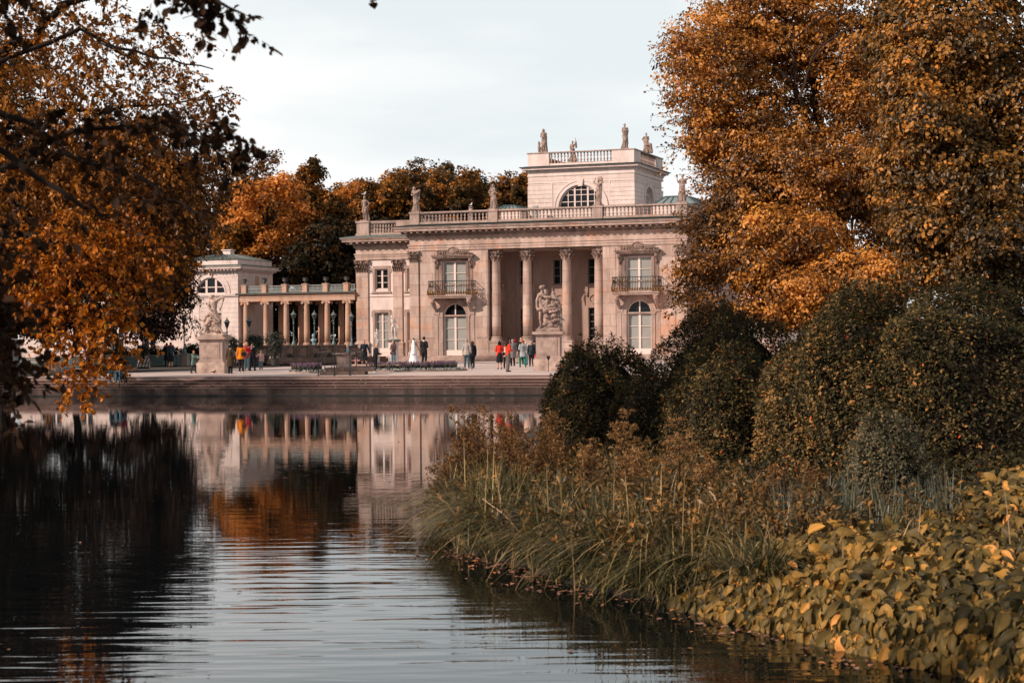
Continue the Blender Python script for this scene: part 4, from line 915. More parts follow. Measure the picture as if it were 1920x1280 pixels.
# ---------------------------------------------------------------- round basin, well head, flower beds, railing
cb = gnd(735, 697); bx, by = cb.x, cb.y+2.6
t = thing('stone_basin', 'low round stone basin with pale rim in front of the bride', 'basin', (bx, by, .9))
m = MB(); m.lathe([(2.35, 0), (2.35, .30)], (0,0,0), 48); m.build('wall', wet, t)
m = MB(); m.lathe([(2.45, .30), (2.5, .33), (2.5, .40), (2.1, .41), (2.1, .34), (0, .34)], (0,0,0), 48); m.build('rim', sandp, t)
lav = simple('lavender_leaf', (.06, .06, .05), .8, 0, .5, 5); lavf = simple('lavender_bloom', (.13, .075, .12), .8, 0, .4, 5); sage = simple('silver_leaf', (.30, .31, .29), .8, 0, .4, 5)
def bed(name, cx, cy, rx, ry, a0, a1, label, n=420):
    t = thing(name, label, 'flower bed', (cx, cy, .9)); q = random.Random(int(rx*100+a0))
    k = MB(); A_ = [R(a0+(a1-a0)*i/24) for i in range(25)]
    for i in range(24):
        P = [((rx+o)*math.cos(a), (ry+o)*math.sin(a)) for a, o in ((A_[i], 0), (A_[i+1], 0), (A_[i+1], .14), (A_[i], .14))]; k.hprism(P, 0, .09)
    k.build('kerb', sandp, t)
    Vv, Ff, R_ = [], [], []
    g = MB(); f = MB(); s = MB()
    for i in range(n):
        a = R(q.uniform(a0, a1)); u = math.sqrt(q.uniform(.3, .98)); x, y = rx*u*math.cos(a), ry*u*math.sin(a); edge = u > .88
        for j in range(3):
            dx, dy = q.uniform(-.12, .12), q.uniform(-.12, .12); h = q.uniform(.28, .48) if not edge else q.uniform(.1, .2)
            (s if edge else g).tube([(x, y, 0), (x+dx*.5, y+dy*.5, h*.6), (x+dx, y+dy, h)], [.03, .025, .008] if not edge else [.06, .06, .03], 3)
            if not edge and q.random() < .8: f.tube([(x+dx, y+dy, h), (x+dx*1.2, y+dy*1.2, h+.1)], [.024, .01], 3)
    g.build('foliage', lav, t)['kind'] = 'stuff'; f.build('blooms', lavf, t)['kind'] = 'stuff'; s.build('silver_edging', sage, t)['kind'] = 'stuff'
c2 = gnd(760, 699); bed('flower_bed', bx+.3, by+.1, 3.55, 3.2, -125, 15, 'curved bed of purple lavender with silver edging plants, around the right of the basin', 560)
c3 = gnd(571, 700); bed('flower_bed', c3.x+.02, c3.y+.95, .85, .9, 0, 360, 'small round bed of purple lavender left of the well head', 230)
# low slab between
p = gnd(640, 703); t = thing('well_head', 'fluted round stone well head with wide rim on a stepped base', 'well', (p.x, p.y+1.5, .9))
MB().box(-1.1, 1.1, -1.1, 1.1, 0, .16).box(-.85, 1.5, -.85, .85, .16, .36).build('base', wet, t)
m = MB(); m.lathe([(.42, .36), (.42, .44), (.36, .48), (.37, .98), (.42, 1.0)], (0,0,0), 40, mod=lambda a, z: 1-.03*(math.sin(a*20) > 0) if .47 < z < .99 else 1); m.build('drum', sandp, t)
MB().lathe([(.55, 1.0), (.58, 1.03), (.58, 1.08), (.4, 1.09), (.38, .9), (0, .9)], (0,0,0), 32).build('rim', sandp, t)
rl = thing('iron_railing', 'thin black iron railing around the well head at the top of the lake steps', 'railing', (p.x, p.y+1.5, .9))
RPX = [(597, 704.5), (609, 694), (622, 690), (627, 704.5), (656.5, 704), (668, 700), (680.5, 697)]
pp = [gnd(*q)-Vector((p.x, p.y+1.5, .9)) for q in RPX]
m = MB()
for v in pp: m.tube([v, v+Vector((0,0,1.12))], .028, 6); m.lathe([(.05, 0), (.05, .05)], v, 6)
m.build('post', iron, rl); m = MB()
for i, j in ((0, 1), (1, 2), (0, 3), (3, 4), (4, 5), (5, 6)): m.tube([pp[i]+Vector((0,0,1.1)), pp[j]+Vector((0,0,1.1))], .018, 5)
m.build('rail', iron, rl)
# ================================================================ FIGURES
def V3(*a): return Vector(a)
ARMS = {'down': ((.055, .02, -.29), (.065, -.05, -.55)), 'front': ((.06, -.02, -.27), (-.07, -.24, -.30)), 'phone': ((.06, -.08, -.26), (-.04, -.26, -.03)),
        'hip': ((.19, .05, -.22), (.03, -.06, -.44)), 'out': ((.19, -.06, -.16), (.36, -.2, -.05)), 'up': ((.16, -.02, .17), (.12, -.04, .43)), 'cross': ((.05, -.1, -.27), (-.24, -.22, -.19)),
        'behind': ((.09, .08, -.27), (-.04, .17, -.47)), 'reach': ((.05, -.22, -.13), (.0, -.44, -.2)), 'side': ((.12, .0, -.27), (.2, -.08, -.5)), 'head': ((.22, -.03, .1), (.08, -.06, .3))}
def skeleton(armL='down', armR='down', lean=(0, 0), stride=0, spread=.1, sit=False, head=(0, 0), bend=0):
    J = {}
    pz = .93 if not sit else .12
    J['pel'] = V3(0, 0, pz)
    lx, ly = lean
    top = V3(lx, ly, 0)
    J['waist'] = V3(lx*.3, ly*.3, pz+.17); J['chest'] = V3(lx*.8, ly*.8, pz+.38); J['neck'] = V3(lx, ly, pz+.54)
    J['head'] = J['neck']+V3(head[0], head[1]-.02, .155)
    for s, arm, k in ((-1, armL, 'L'), (1, armR, 'R')):
        sh = V3(s*.168+lx, ly, pz+.49); e, w = (ARMS[arm] if isinstance(arm, str) else arm)
        J['sh'+k] = sh; J['el'+k] = sh+V3(e[0]*s, e[1], e[2]); J['wr'+k] = sh+V3(w[0]*s, w[1], w[2])
        J['hip'+k] = V3(s*.09, 0, pz-.02)
        if sit:
            J['kn'+k] = V3(s*.12, -.42, .2+.1); J['an'+k] = V3(s*.12, -.46, -.16)
        else:
            st = stride*s; J['kn'+k] = V3(s*spread*.95, -.03-st*.45, .5); J['an'+k] = V3(s*spread*1.05, st*-.9+(.02), .085)
    return J
def body_caps(m, J, arms=True, legs=True, muscle=1.0):
    c = m.cap
    h = J['head']
    m.sphere(h+V3(0, .0, .02), (.080, .098, .108), 14, 10); m.sphere(h+V3(0, -.018, -.045), (.058, .066, .066), 12, 8)
    c(h+V3(0, -.09, .01), .009, h+V3(0, -.112, -.022), .014, 6); m.sphere(h+V3(0, -.088, -.062), (.022, .01, .008), 6, 4); m.sphere(h+V3(0, -.078, -.092), .02, 6, 4)
    for s in (-1, 1): m.sphere(h+V3(s*.078, .0, -.005), (.012, .022, .03), 6, 5); m.sphere(h+V3(s*.033, -.088, .022), (.018, .009, .008), 6, 4)
    c(J['neck']-V3(0, -.01, .03), .056, h-V3(0, -.01, .07), .052)
    c(J['chest'], .135*muscle, J['waist'], .115, 14); c(J['waist'], .115, J['pel'], .128, 14)
    for k in 'LR':
        c(J['sh'+k]*.9+J['chest']*.1, .07, J['chest']-V3(0, .0, -.02), .12); c(J['neck']-V3(0, 0, .03), .05, J['sh'+k], .055)
        if arms:
            sh, el, wr = J['sh'+k], J['el'+k], J['wr'+k]
            c(sh, .055*muscle, el, .040*muscle); c(el, .040*muscle, wr, .027)
            d = (wr-el).normalized(); hand = wr+d*.06; c(wr, .026, hand, .032, 8)
            sd = d.cross(V3(0, 1, 0));  sd = sd.normalized() if sd.length > .1 else V3(1, 0, 0)
            for i, (o, ln) in enumerate(((-.027, .055), (-.009, .068), (.009, .064), (.027, .050))):
                a = hand+sd*o+d*.02; mid = a+d*ln*.55+V3(0, -.008, 0); c(a, .0125, mid, .0115, 6); c(mid, .0115, mid+d*ln*.5+V3(0, -.016, 0), .0095, 6)
            s_ = 1 if k == 'L' else -1
            a = wr+d*.03; c(a+sd*s_*.02, .014, a+sd*s_*.05+d*.035+V3(0, -.012, 0), .011, 6)
        if legs:
            hp, kn, an = J['hip'+k], J['kn'+k], J['an'+k]
            c(hp, .092, kn, .058, 12); mid = kn*.65+an*.35+V3(0, .018, 0); c(kn, .056, mid, .054); c(mid, .054, an, .036); c(an-V3(0, -.02, .045), .036, an+V3(0, -.14, -.06), .028)
def clothes_top(m, J, thick=.02, sleeves='long', hem=.0, flare=0, collar=True):
    c = m.cap; t = thick
    c(J['chest'], .132+t, J['waist'], .122+t*.6, 14)
    W0 = J['waist']; zl = J['pel'].z-.10-hem; zt_ = W0.z+.10; ratio = .76
    ell = lambda a, z: 1/math.sqrt(math.cos(a)**2+(math.sin(a)/ratio)**2)*(1+(.025*math.sin(a*6) if z < W0.z-.05 else 0))
    m.lathe([(.10, zt_), (.150+t*.6, zt_-.02), (.148+t*.6, W0.z-.02), (.168+t, J['pel'].z+.02), (.175+t+flare*.6, J['pel'].z-.09), (.178+t+flare, zl+.005), (.16+t+flare, zl), (.05, zl)][::-1], (W0.x*.8, W0.y*.8, 0), 28, mod=ell)
    for k in 'LR':
        sh, el, wr = J['sh'+k], J['el'+k], J['wr'+k]
        c(sh*.9+J['chest']*.1, .062+t*.6, J['chest'], .12+t); c(J['neck']-V3(0, 0, .035), .056+t*.3, sh, .052+t*.5)
        if sleeves != 'none': c(sh, .056+t*.9, el, .046+t*.8, 10)
        if sleeves == 'long': c(el, .046+t*.8, el.lerp(wr, .95), .036+t*.8, 10)
    if collar: c(J['neck']-V3(0, .0, .03), .062, J['neck']+V3(0, 0, .015), .058)
def clothes_trousers(m, J, t=.014, length=1.0):
    c = m.cap
    c(J['pel']+V3(0, 0, .08), .126+t, J['pel']-V3(0, 0, .04), .13+t, 14)
    for k in 'LR':
        hp, kn, an = J['hip'+k], J['kn'+k], J['an'+k]
        c(hp, .10+t, kn, .066+t, 12)
        if length > .6: mid = kn*.6+an*.4+V3(0, .015, 0); c(kn, .066+t, mid, .058+t); c(mid, .058+t, an+V3(0, 0, .02), .046+t)
def clothes_shoes(m, J):
    for k in 'LR':
        an = J['an'+k]; m.cap(an-V3(0, -.035, .04), .045, an+V3(0, -.15, -.052), .036, 8); m.cap(an-V3(0, -.03, .02), .044, an-V3(0, -.01, .05), .045, 8)
def hair_mesh(m, J, style):
    h = J['head']
    if style == 'bald': return
    m.sphere(h+V3(0, .018, .032), (.088, .10, .104), 14, 9)
    if style in ('long', 'curly'):
        n = 9 if style == 'long' else 14; q = random.Random(2)
        for i in range(n):
            a = R(20+140*i/(n-1)); x, y = .082*math.cos(a), .03+.075*math.sin(a)
            L_ = .36 if style == 'long' else .27; w = .035 if style == 'long' else .05
            m.cap(h+V3(x, y, .03), w, h+V3(x*1.2+q.uniform(-.02, .02), y*1.2, -L_*.6), w*1.15, 8); m.cap(h+V3(x*1.2, y*1.2, -L_*.6), w*1.1, h+V3(x*1.1+q.uniform(-.03, .03), y*1.25, -L_), w*.6, 8)
    if style == 'bob':
        for i in range(9):
            a = R(10+160*i/8); x, y = .082*math.cos(a), .03+.07*math.sin(a); m.cap(h+V3(x, y, .03), .036, h+V3(x*1.08, y*1.1, -.10), .032, 8)
    if style == 'bun': m.sphere(h+V3(0, .11, .06), .05, 10, 7)
PM = {}
def cm(name, col, rough=.8, **k):
    if name not in PM: PM[name] = simple(name, col, rough, 0, k.pop('noise', .16), k.pop('ns', 14), .3, 50, .15)
    return PM[name]
skin = simple('skin', (.50, .27, .19), .55, 0, .1, 20, spec=.3)
VX = .0115
def person(px_, py_, hpx, label, rz, top, bottom, hair, hairstyle='short', shoes=(.02, .018, .018), pose={}, top_kind='jacket', bot_kind='trousers', z=.9, depth=None, hem=.02, extras=None, scale=None, bare=False):
    p = gnd(px_, py_, z) if depth is None else Vector(((px_-960)/FPX*depth, depth, z))
    s = (hpx/(FPX/p.y))/1.72 if scale is None else scale
    J = skeleton(**pose); m = MB(); body_caps(m, J); o = m.build('person', skin); remesh(o, VX, 2)
    o.location = p; o.rotation_euler = (0, 0, R(rz)); o.scale = (s, s, s); tag(o, label, 'person', 'people on the terrace')
    m = MB()
    if top_kind != 'none':
        clothes_top(m, J, (.024 if top_kind in ('jacket', 'coat') else .012), 'short' if top_kind == 'tshirt' else 'long', hem, .03 if hem > .2 else 0)
        remesh(m.build({'tshirt': 't_shirt', 'shirt': 'shirt', 'jacket': 'jacket', 'coat': 'coat'}[top_kind], cm(*top), o), .016, 1)
    m = MB()
    if bot_kind in ('trousers', 'shorts'): clothes_trousers(m, J, .012, 1 if bot_kind == 'trousers' else .5); remesh(m.build(bot_kind, cm(*bottom), o), .016, 1)
    elif bot_kind == 'skirt':
        pz = J['pel'].z; m.lathe([(.15, pz+.1), (.19, pz-.1), (.205, pz-.35), (.21, pz-.5), (.12, pz-.5)], (0,0,0), 24, mod=lambda a, z: 1+.05*math.sin(a*7)*(z < pz-.05)); m.build('skirt', cm(*bottom), o, smooth=True)
    m = MB(); clothes_shoes(m, J); remesh(m.build('shoes', cm('shoe_%d' % int(shoes[0]*1000), shoes), o), .014, 1)
    if hairstyle != 'bald': m = MB(); hair_mesh(m, J, hairstyle); remesh(m.build('hair', cm('hair_%d_%d' % (int(hair[0]*1000), int(hair[1]*1000)), hair, noise=.5, ns=30), o), .013, 1)
    if extras: extras(o, J)
    return o
def bag(par, J, at, size, mat, name='handbag', strap=True):
    m = MB(); x, y, z = at; w, d, h = size; m.cap((x-w*.3, y, z), d, (x+w*.3, y, z), d, 10); m.box(x-w/2, x+w/2, y-d*.8, y+d*.8, z-h*.5, z+h*.45)
    if strap: m.tube([(x-w*.3, y, z+h*.4), (x*.8, y*.5, z+h*1.2), (x+w*.3, y, z+h*.4)], .012, 5)
    remesh(m.build(name, mat, par), .014, 1)
def backpack(par, J, mat, side=1):
    m = MB(); c = J['chest']; y = .22*side; m.cap(c+V3(0, y, .06), .12, c+V3(0, y, -.2), .14, 12); m.cap(c+V3(0, y+.08*side, -.15), .07, c+V3(0, y+.08*side, -.2), .08)
    for s in (-1, 1): m.tube([c+V3(s*.1, y*.4, .16), c+V3(s*.12, -.19*side, .1), c+V3(s*.13, -.14*side, -.12)], .022, 6)
    remesh(m.build('backpack', mat, par), .015, 1)
blk = ('black_cloth', (.012, .013, .016)); navy = ('navy_cloth', (.015, .022, .035)); jean = ('light_denim', (.10, .17, .21)); djean = ('blue_denim', (.045, .085, .11))
brn = ('brown_cloth', (.07, .035, .022)); dgrey = ('grey_cloth', (.13, .12, .12))
H_B = (.012, .01, .009); H_R = (.20, .06, .02); H_BR = (.07, .03, .018); H_G = (.32, .29, .27); H_BL = (.40, .26, .13)
blkm = cm(*blk)
person(90, 704, 52, 'man in black top and brown trousers half hidden by orange leaves at left fence', 170, blk, ('tan_brown_cloth', (.16, .07, .03)), H_B, pose=dict(armL='hip', spread=.11), top_kind='shirt')
# pair sitting on the top step
for x_, lb, tp, bt, hr, hs in ((190.5, 'person in black with a dark cap sitting on the top lake step', blk, djean, H_B, 'short'), (203, 'person in dark red vest and light jeans sitting on the top lake step', ('maroon_cloth', (.10, .015, .02)), jean, H_BR, 'bob')):
    q = gnd(x_, 708); ydir = TAN
    o = person(x_, 708, 40, lb, math.degrees(TAN)+(6 if x_ < 195 else -8), tp, bt, hr, hs, shoes=(.5, .45, .42), pose=dict(sit=True, armL='front', armR='front', lean=(0, -.08)), top_kind='jacket', scale=1.0)
    lx_ = (Vector((q.x-TOX, q.y-TOY, 0))); u_ = lx_.x*math.cos(TAN)+lx_.y*math.sin(TAN); o.location = ter(u_, -.12, .90)
person(320.5, 688.5, 46, 'red-haired woman in blue-grey jacket, dark skirt and brown boots by the information board', 165, ('slate_blue_cloth', (.06, .095, .115)), ('dark_skirt', (.02, .02, .026)), H_R, 'short', (.16, .06, .03), dict(armL='front', armR='down'), bot_kind='skirt')
person(313, 687.5, 44, 'person in a long black coat with a green bag, left of the woman in blue-grey', 200, blk, blk, H_B, 'short', pose=dict(armR='front'), top_kind='coat', hem=.35, extras=lambda o, J: bag(o, J, (-.25, -.1, .85), (.22, .06, .25), cm('mint_bag', (.20, .36, .31)), 'bag'))
person(363, 699.5, 42, 'child in a long teal coat walking past the left statue pedestal with arms out', 60, ('teal_coat', (.10, .17, .16)), ('dark_grey_cloth', (.03, .033, .04)), H_R, pose=dict(armL='reach', armR='reach', stride=.16), top_kind='coat', hem=.22)
person(432, 700.5, 53, 'woman with dark hair in a long brown coat, seen from behind beside the left pedestal', 175, ('umber_coat', (.055, .036, .022)), blk, H_B, 'bun', pose=dict(spread=.08), top_kind='coat', hem=.38)
person(452.5, 699.5, 56, 'woman in a bright orange jacket with a black shoulder bag, seen from behind', 185, ('orange_jacket', (.62, .19, .015)), ('floral_black_cloth', (.02, .015, .018)), H_B, 'bob', (.62, .58, .56), dict(armL='front', spread=.09), extras=lambda o, J: bag(o, J, (-.16, .24, 1.1), (.26, .07, .24), blkm), bot_kind='trousers')
person(462.5, 695.5, 54, 'blonde person in red top and light jeans between orange jacket and man in black', 10, ('crimson_cloth', (.42, .012, .03)), jean, H_BL, 'bob', (.35, .12, .06), dict(armL='front', armR='front'), top_kind='shirt')
def print_back(o, J):
    m = MB(); c = J['chest']
    m.tube([c+V3(.075*math.cos(a), .162, .03+.075*math.sin(a)) for a in np.linspace(0, 6.283, 17)], .011, 5)
    m.tube([c+V3(-.045, .166, .05), c+V3(0, .17, .0), c+V3(.045, .166, .05)], .012, 5); m.tube([c+V3(-.03, .168, .0), c+V3(.03, .168, -.0)], .010, 5); m.build('round_white_print', cm('print_white', (.55, .55, .58)), o)
person(473.5, 695, 55, 'big man in black T-shirt with a round white print on the back', 160, blk, blk, H_B, 'short', pose=dict(armL='front', armR='side', spread=.15, head=(.02, 0)), top_kind='tshirt', extras=print_back)
person(489.5, 694, 36, 'small child in a pink jacket, grey shirt and light blue jeans', 10, ('pink_jacket', (.50, .30, .30)), jean, H_BR, 'short', (.5, .5, .5), dict(armL='out', armR='down', spread=.09))
person(656, 690, 44, 'person in a blue-grey denim jacket bending beside the well head with a black bag', -70, ('denim_jacket', (.09, .13, .145)), navy, H_G, 'short', pose=dict(armL='front', armR='front', lean=(0, -.14)), extras=lambda o, J: bag(o, J, (.2, 0, .75), (.3, .1, .3), blkm), hem=.1)
def sunhat(col):
    def f(o, J): MB().lathe([(.11, .03), (.17, .0), (.17, .015), (.1, .06), (.08, .12), (.0, .14)], tuple(J['head']+V3(0, 0, .02)), 16).build('sun_hat', cm('hat_%d' % int(col[0]*100), col), o, smooth=True)
    return f
person(668, 693.5, 23, 'toddler in a pink top and white sun hat by the well railing', -10, ('light_pink', (.52, .26, .27)), ('pale_jean', (.22, .27, .29)), H_BL, 'short', (.5, .4, .4), dict(armL='out', armR='out'), extras=sunhat((.62, .58, .56)))
person(683.5, 689, 51, 'man in dark shorts and T-shirt with a jacket hung over his shoulders, facing the lake', -5, navy, navy, H_B, 'short', pose=dict(armL='front', armR='side', spread=.12), bot_kind='shorts')
person(703.5, 698, 53, 'balding man in a black jacket and white trainers looking down behind the basin', 115, blk, blk, H_G, 'bald', (.65, .62, .6), dict(armL='front', armR='front', lean=(0, -.07), head=(0, -.05)))
person(738, 684, 45, 'woman with long auburn hair in brown jacket and blue jeans, left of the bride', -35, ('brown_jacket', (.085, .05, .045)), jean, H_R, 'long', pose=dict(armL='front', armR='front'), extras=lambda o, J: bag(o, J, (-.2, .05, .85), (.2, .08, .22), blkm), hem=.1)
def bride(o, J):
    wm_ = cm('white_satin', (.80, .80, .82), .5, noise=.04); pz = J['pel'].z
    prof = [(.150, pz+.40), (.152, pz+.3), (.128, pz+.17), (.16, pz+.05), (.20, pz-.12), (.25, pz-.4), (.33, pz-.7), (.43, .02), (.3, .01)]
    MB().lathe(prof, (0, 0, 0), 48, mod=lambda a, z: 1+.05*math.sin(a*9)*max(0, (pz-z))).build('wedding_dress', wm_, o, smooth=True)
    v = MB(); h = J['head']; W_ = []
    for i in range(13):
        t = i/12; w = .06+.10*t; y = h.y+.115+.19*math.sin(min(1, t*1.3)*1.5); z = h.z+.09-1.0*t; W_.append((w, y, z))
    n = 11; vs = []; fs = []
    for w, y, z in W_:
        for j in range(n): a = -1+2*j/(n-1); vs.append((a*w, y-.05*a*a+.012*math.sin(j*2.2), z))
    for i in range(12):
        for j in range(n-1): fs.append((i*n+j, i*n+j+1, (i+1)*n+j+1, (i+1)*n+j))
    v.add(vs, fs); vo = v.build('veil', cm('veil_white', (.74, .80, .84), .6, noise=.05), o, smooth=True); sm2 = vo.modifiers.new('thickness', 'SOLIDIFY'); sm2.thickness = .008
person(776, 686, 51, 'bride in a white dress and long pale veil, seen from behind', 178, None, None, H_B, 'bun', (.6, .6, .6), dict(armL='side', armR='front'), top_kind='none', bot_kind='none', extras=bride)
def whitecollar(o, J): m = MB(); n_ = J['neck']; m.cap(n_+V3(0, .0, -.01), .064, n_+V3(0, 0, .025), .06); m.build('white_collar', cm('shirt_white', (.7, .68, .66)), o, smooth=True)
person(795.5, 686, 54, 'groom in a black suit standing right of the bride', 150, blk, blk, H_B, 'short', pose=dict(armL='front', armR='front', spread=.11), hem=.06, extras=whitecollar)
person(875.5, 690.5, 54.5, 'grey-haired man in a light grey jacket and blue jeans, seen from behind', 175, ('light_grey_jacket', (.36, .32, .30)), djean, H_G, 'short', (.12, .06, .04), dict(spread=.11), extras=lambda o, J: bag(o, J, (-.30, 0, .78), (.16, .05, .2), blkm), hem=.04)
person(886, 690, 50, 'woman with auburn hair all in black, right beside the man in the light grey jacket', 190, blk, blk, H_BR, 'bob', pose=dict(spread=.08), hem=.12)
person(937, 692, 52, 'woman with black hair in a red jacket and black skirt, seen from behind', 185, ('red_jacket', (.60, .035, .02)), blk, H_B, 'bob', (.02, .02, .02), dict(armL='front', armR='front'), bot_kind='skirt', extras=lambda o, J: bag(o, J, (-.26, 0, .95), (.14, .06, .2), blkm))
person(948.5, 690.5, 47, 'person in a black and white outfit, mostly hidden between the two women in red', 20, ('white_top', (.55, .5, .48)), blk, H_BR, 'short')
person(952.5, 697, 61, 'woman with long dark curly hair in a short red top and grey trousers', 118, ('scarlet_top', (.62, .05, .02)), ('grey_leggings', (.12, .095, .09)), (.035, .014, .01), 'curly', (.05, .05, .05), dict(armL='front', armR='front', spread=.06), top_kind='shirt', hem=-.06)
person(961.5, 686, 49.5, 'grey-haired person in a long grey coat behind the curly-haired woman', 200, ('mid_grey_coat', (.17, .165, .17)), blk, H_G, 'short', pose=dict(), top_kind='coat', hem=.3)
person(967, 681, 46, 'woman in a dark red beret and pale pink skirt in the middle of the group', 160, ('patterned_dark', (.06, .035, .035)), ('pale_pink_skirt', (.52, .34, .32)), (.16, .01, .02), 'bob', pose=dict(), bot_kind='skirt')
person(977.5, 683, 50, 'tall man in a black jacket at the back of the group, facing the lake', 0, blk, blk, H_B, 'short', pose=dict(), extras=whitecollar)
def plaid(o, J):
    m = MB(); c = J['chest']
    for z in (.12, .02, -.08, -.18, -.28): m.tube([c+V3(.19*math.cos(a), .02+.175*math.sin(a), z) for a in np.linspace(.2, 2.94, 9)], .006, 4)
    for x in (-.12, -.04, .04, .12): m.tube([c+V3(x, .18, .12), c+V3(x, .185, -.1), c+V3(x*1.05, .18, -.34)], .006, 4)
    m.build('plaid_line', cm('plaid_dark', (.07, .08, .09)), o)
person(980.5, 688.5, 50.5, 'woman with bright red hair in a light checked coat and green trousers', 178, ('light_check_coat', (.33, .36, .38)), ('green_trousers', (.01, .16, .095)), (.42, .06, .01), 'short', pose=dict(spread=.17, armL='front', armR='front'), top_kind='coat', hem=.16, extras=plaid)
person(986, 684, 43, 'white-haired person half hidden right of the checked coat', 170, ('pale_grey_cloth', (.35, .33, .33)), jean, (.55, .52, .5), 'short')
person(996.5, 687, 47, 'person with a grey cap and dark backpack, seen from behind', 182, ('dark_teal_jacket', (.02, .032, .04)), blk, H_G, 'short', pose=dict(), extras=lambda o, J: backpack(o, J, cm('backpack_dark', (.03, .036, .045))))
person(1002.5, 686, 48, 'dark-haired person in a green-black jacket and bright red trousers beside the right pedestal', 165, ('bottle_green_jacket', (.02, .045, .045)), ('red_trousers', (.62, .02, .015)), H_B, 'short', pose=dict(armL='front'))

# ---------------------------------------------------------------- statues
def robe(m, J, r0=.135, r1=.25, n=15, z0=None, z1=.03, seed=1, twist=.35, sway=(0, 0)):
    q = random.Random(seed); z0 = J['waist'].z-.02 if z0 is None else z0
    m.cap((J['waist'].x, 0, z0), r0*.82, (sway[0]*.6+.05, -.03, .55), r1*.46, 14); m.cap((sway[0]*.6+.05, -.03, .55), r1*.46, (sway[0]*.6, sway[1]*.6, z1+.15), r1*.66, 14); m.cap((.07+sway[0], -.12, .62), .1, (.06, -.03, .2), .09)
    for i in range(n):
        a = 2*math.pi*i/n+q.uniform(-.12, .12); b = a+q.uniform(.1, twist)
        p = [Vector((J['waist'].x+r0*math.cos(a), r0*.8*math.sin(a), z0+q.uniform(-.05, .06))), Vector((sway[0]*.5+.05+(r0*.4+r1*.4)*math.cos((a+b)/2), (r0+r1)*.36*math.sin((a+b)/2), (z0+z1)*.5+q.uniform(-.08, .08))), Vector((sway[0]+r1*math.cos(b), sway[1]+r1*.85*math.sin(b), z1+.03))]
        w = q.uniform(.024, .036); m.cap(p[0], w, p[1], w*1.1, 8); m.cap(p[1], w*1.1, p[2], w*1.25, 8)
def shawl(m, J, seed=1, down=.55, side=1):
    q = random.Random(seed)
    for i in range(4):
        a = J['sh'+('R' if side > 0 else 'L')]+V3(-side*.04*i, .05-.03*i, .02); b = J['waist']+V3(-side*(.12-.03*i), -.13, .02-.05*i); m.cap(a, .03, b, .036, 8)
        e = V3(side*(.22+q.uniform(-.03, .05)), .06-.03*i, J['pel'].z-down+q.uniform(-.1, .1)); m.cap(a+V3(side*.04, .05, -.06), .035, e, .03, 8)
def statue(loc, h, label, rz=0, mat=None, pose={}, draped=True, plinth=.08, extra=None, vox=.0155, group='statues on the palace roof', seed=1, nude_cloth=False, hairstyle='short', rw_=.27):
    mat = mat or statst
    J = skeleton(**pose); m = MB(); body_caps(m, J, muscle=1.08); hair_mesh(m, J, hairstyle)
    if draped: robe(m, J, seed=seed, r1=rw_, sway=(pose.get('lean', (0, 0))[0]*-.3, 0)); shawl(m, J, seed, side=1 if seed % 2 else -1)
    if nude_cloth:
        for i in range(7): m.cap((-.1+.04*i, .1, .95), .05, (.02+.05*i, .16, .05), .06, 8)
    if extra: extra(m, J)
    t = thing('statue', label, 'statue', loc, rz, group); s = h/1.78
    o = m.build('figure', mat, t); remesh(o, vox, 1, .4); carve(o, .07, .03 if draped else .012); o.scale = (s, s, s); o.location = (0, 0, plinth)
    k = MB(); k.box(-.27*s, .27*s, -.25*s, .25*s, 0, plinth+.03); k.build('plinth', mat, t)
    return t
def child_at(m, x, y=0., h=.8):
    m.sphere((x, y, h), .085, 10, 8); m.cap((x, y, h-.12), .09, (x, y, h*.5), .11); m.cap((x, y, h*.5), .1, (x, y, .06), .09); m.cap((x+.08, y, h-.15), .04, (x+.22, y-.05, h+.02), .035)
AG = -AN
ZB = 13.98
statue(pal(-18.75, 4.45, 13.64), 2.25, 'nude male statue, hand on hip, on the left wing corner, gull on its head', AG, draped=False, nude_cloth=True, pose=dict(armL='behind', armR='hip', spread=.08, lean=(.02, 0), stride=.05))
statue(pal(-12.02, .4, ZB), 2.2, 'draped statue holding a bundle on the left end of the main balustrade', AG+.2, pose=dict(armL='front', armR='cross', head=(-.04, -.04), lean=(-.05, 0)), seed=1, extra=lambda m, J: (m.cap(J['chest']+V3(.1, -.22, -.05), .09, J['chest']+V3(.34, -.16, .12), .12), m.cap(J['chest']+V3(.34, -.1, .1), .07, J['chest']+V3(.3, 0, -.5), .05)), hairstyle='bob')
statue(pal(-4.72, .4, ZB), 2.15, 'draped statue gripping a slanting sword, above the left end of the portico', AG-.25, pose=dict(armL='hip', armR='cross', lean=(-.06, 0), head=(.03,-.02)), seed=2, extra=lambda m, J: m.cap(J['sh'+'L']+V3(.05, -.16, .1), .022, J['pel']+V3(.48, -.2, .08), .03), hairstyle='bob')
statue(pal(4.72, .4, ZB), 2.2, 'draped statue lifting a large bundle to its shoulder, before the tower window', AG-.3, pose=dict(armL='head', armR='head', lean=(.03, 0)), seed=3, extra=lambda m, J: (m.sphere(J['head']+V3(.12, .02, .16), (.2, .14, .14), 12, 8), m.sphere(J['head']+V3(.22, 0, .06), (.14, .12, .14), 10, 8)), rw_=.22)
statue(pal(12.02, .4, ZB), 2.3, 'draped statue raising one forearm, alone on the right end of the main balustrade', AG+.15, pose=dict(armL=((.14, -.04, -.2), (.2, -.12, .1)), armR='cross', lean=(.05, 0), head=(-.03,-.03)), seed=4, rw_=.25, extra=lambda m, J: m.sphere(J['wrL']+V3(0, 0, .12), (.06, .06, .1), 8, 6))
statue(pal(-3.6, TY+.3, 19.82), 2.15, 'hooded draped statue with a child at its side, leftmost on the tower', AG+.2, pose=dict(armL='front', armR='front', head=(-.02, -.02)), seed=5, rw_=.29, extra=lambda m, J: child_at(m, -.36, 0, .72), group='statues on the tower', hairstyle='bob')
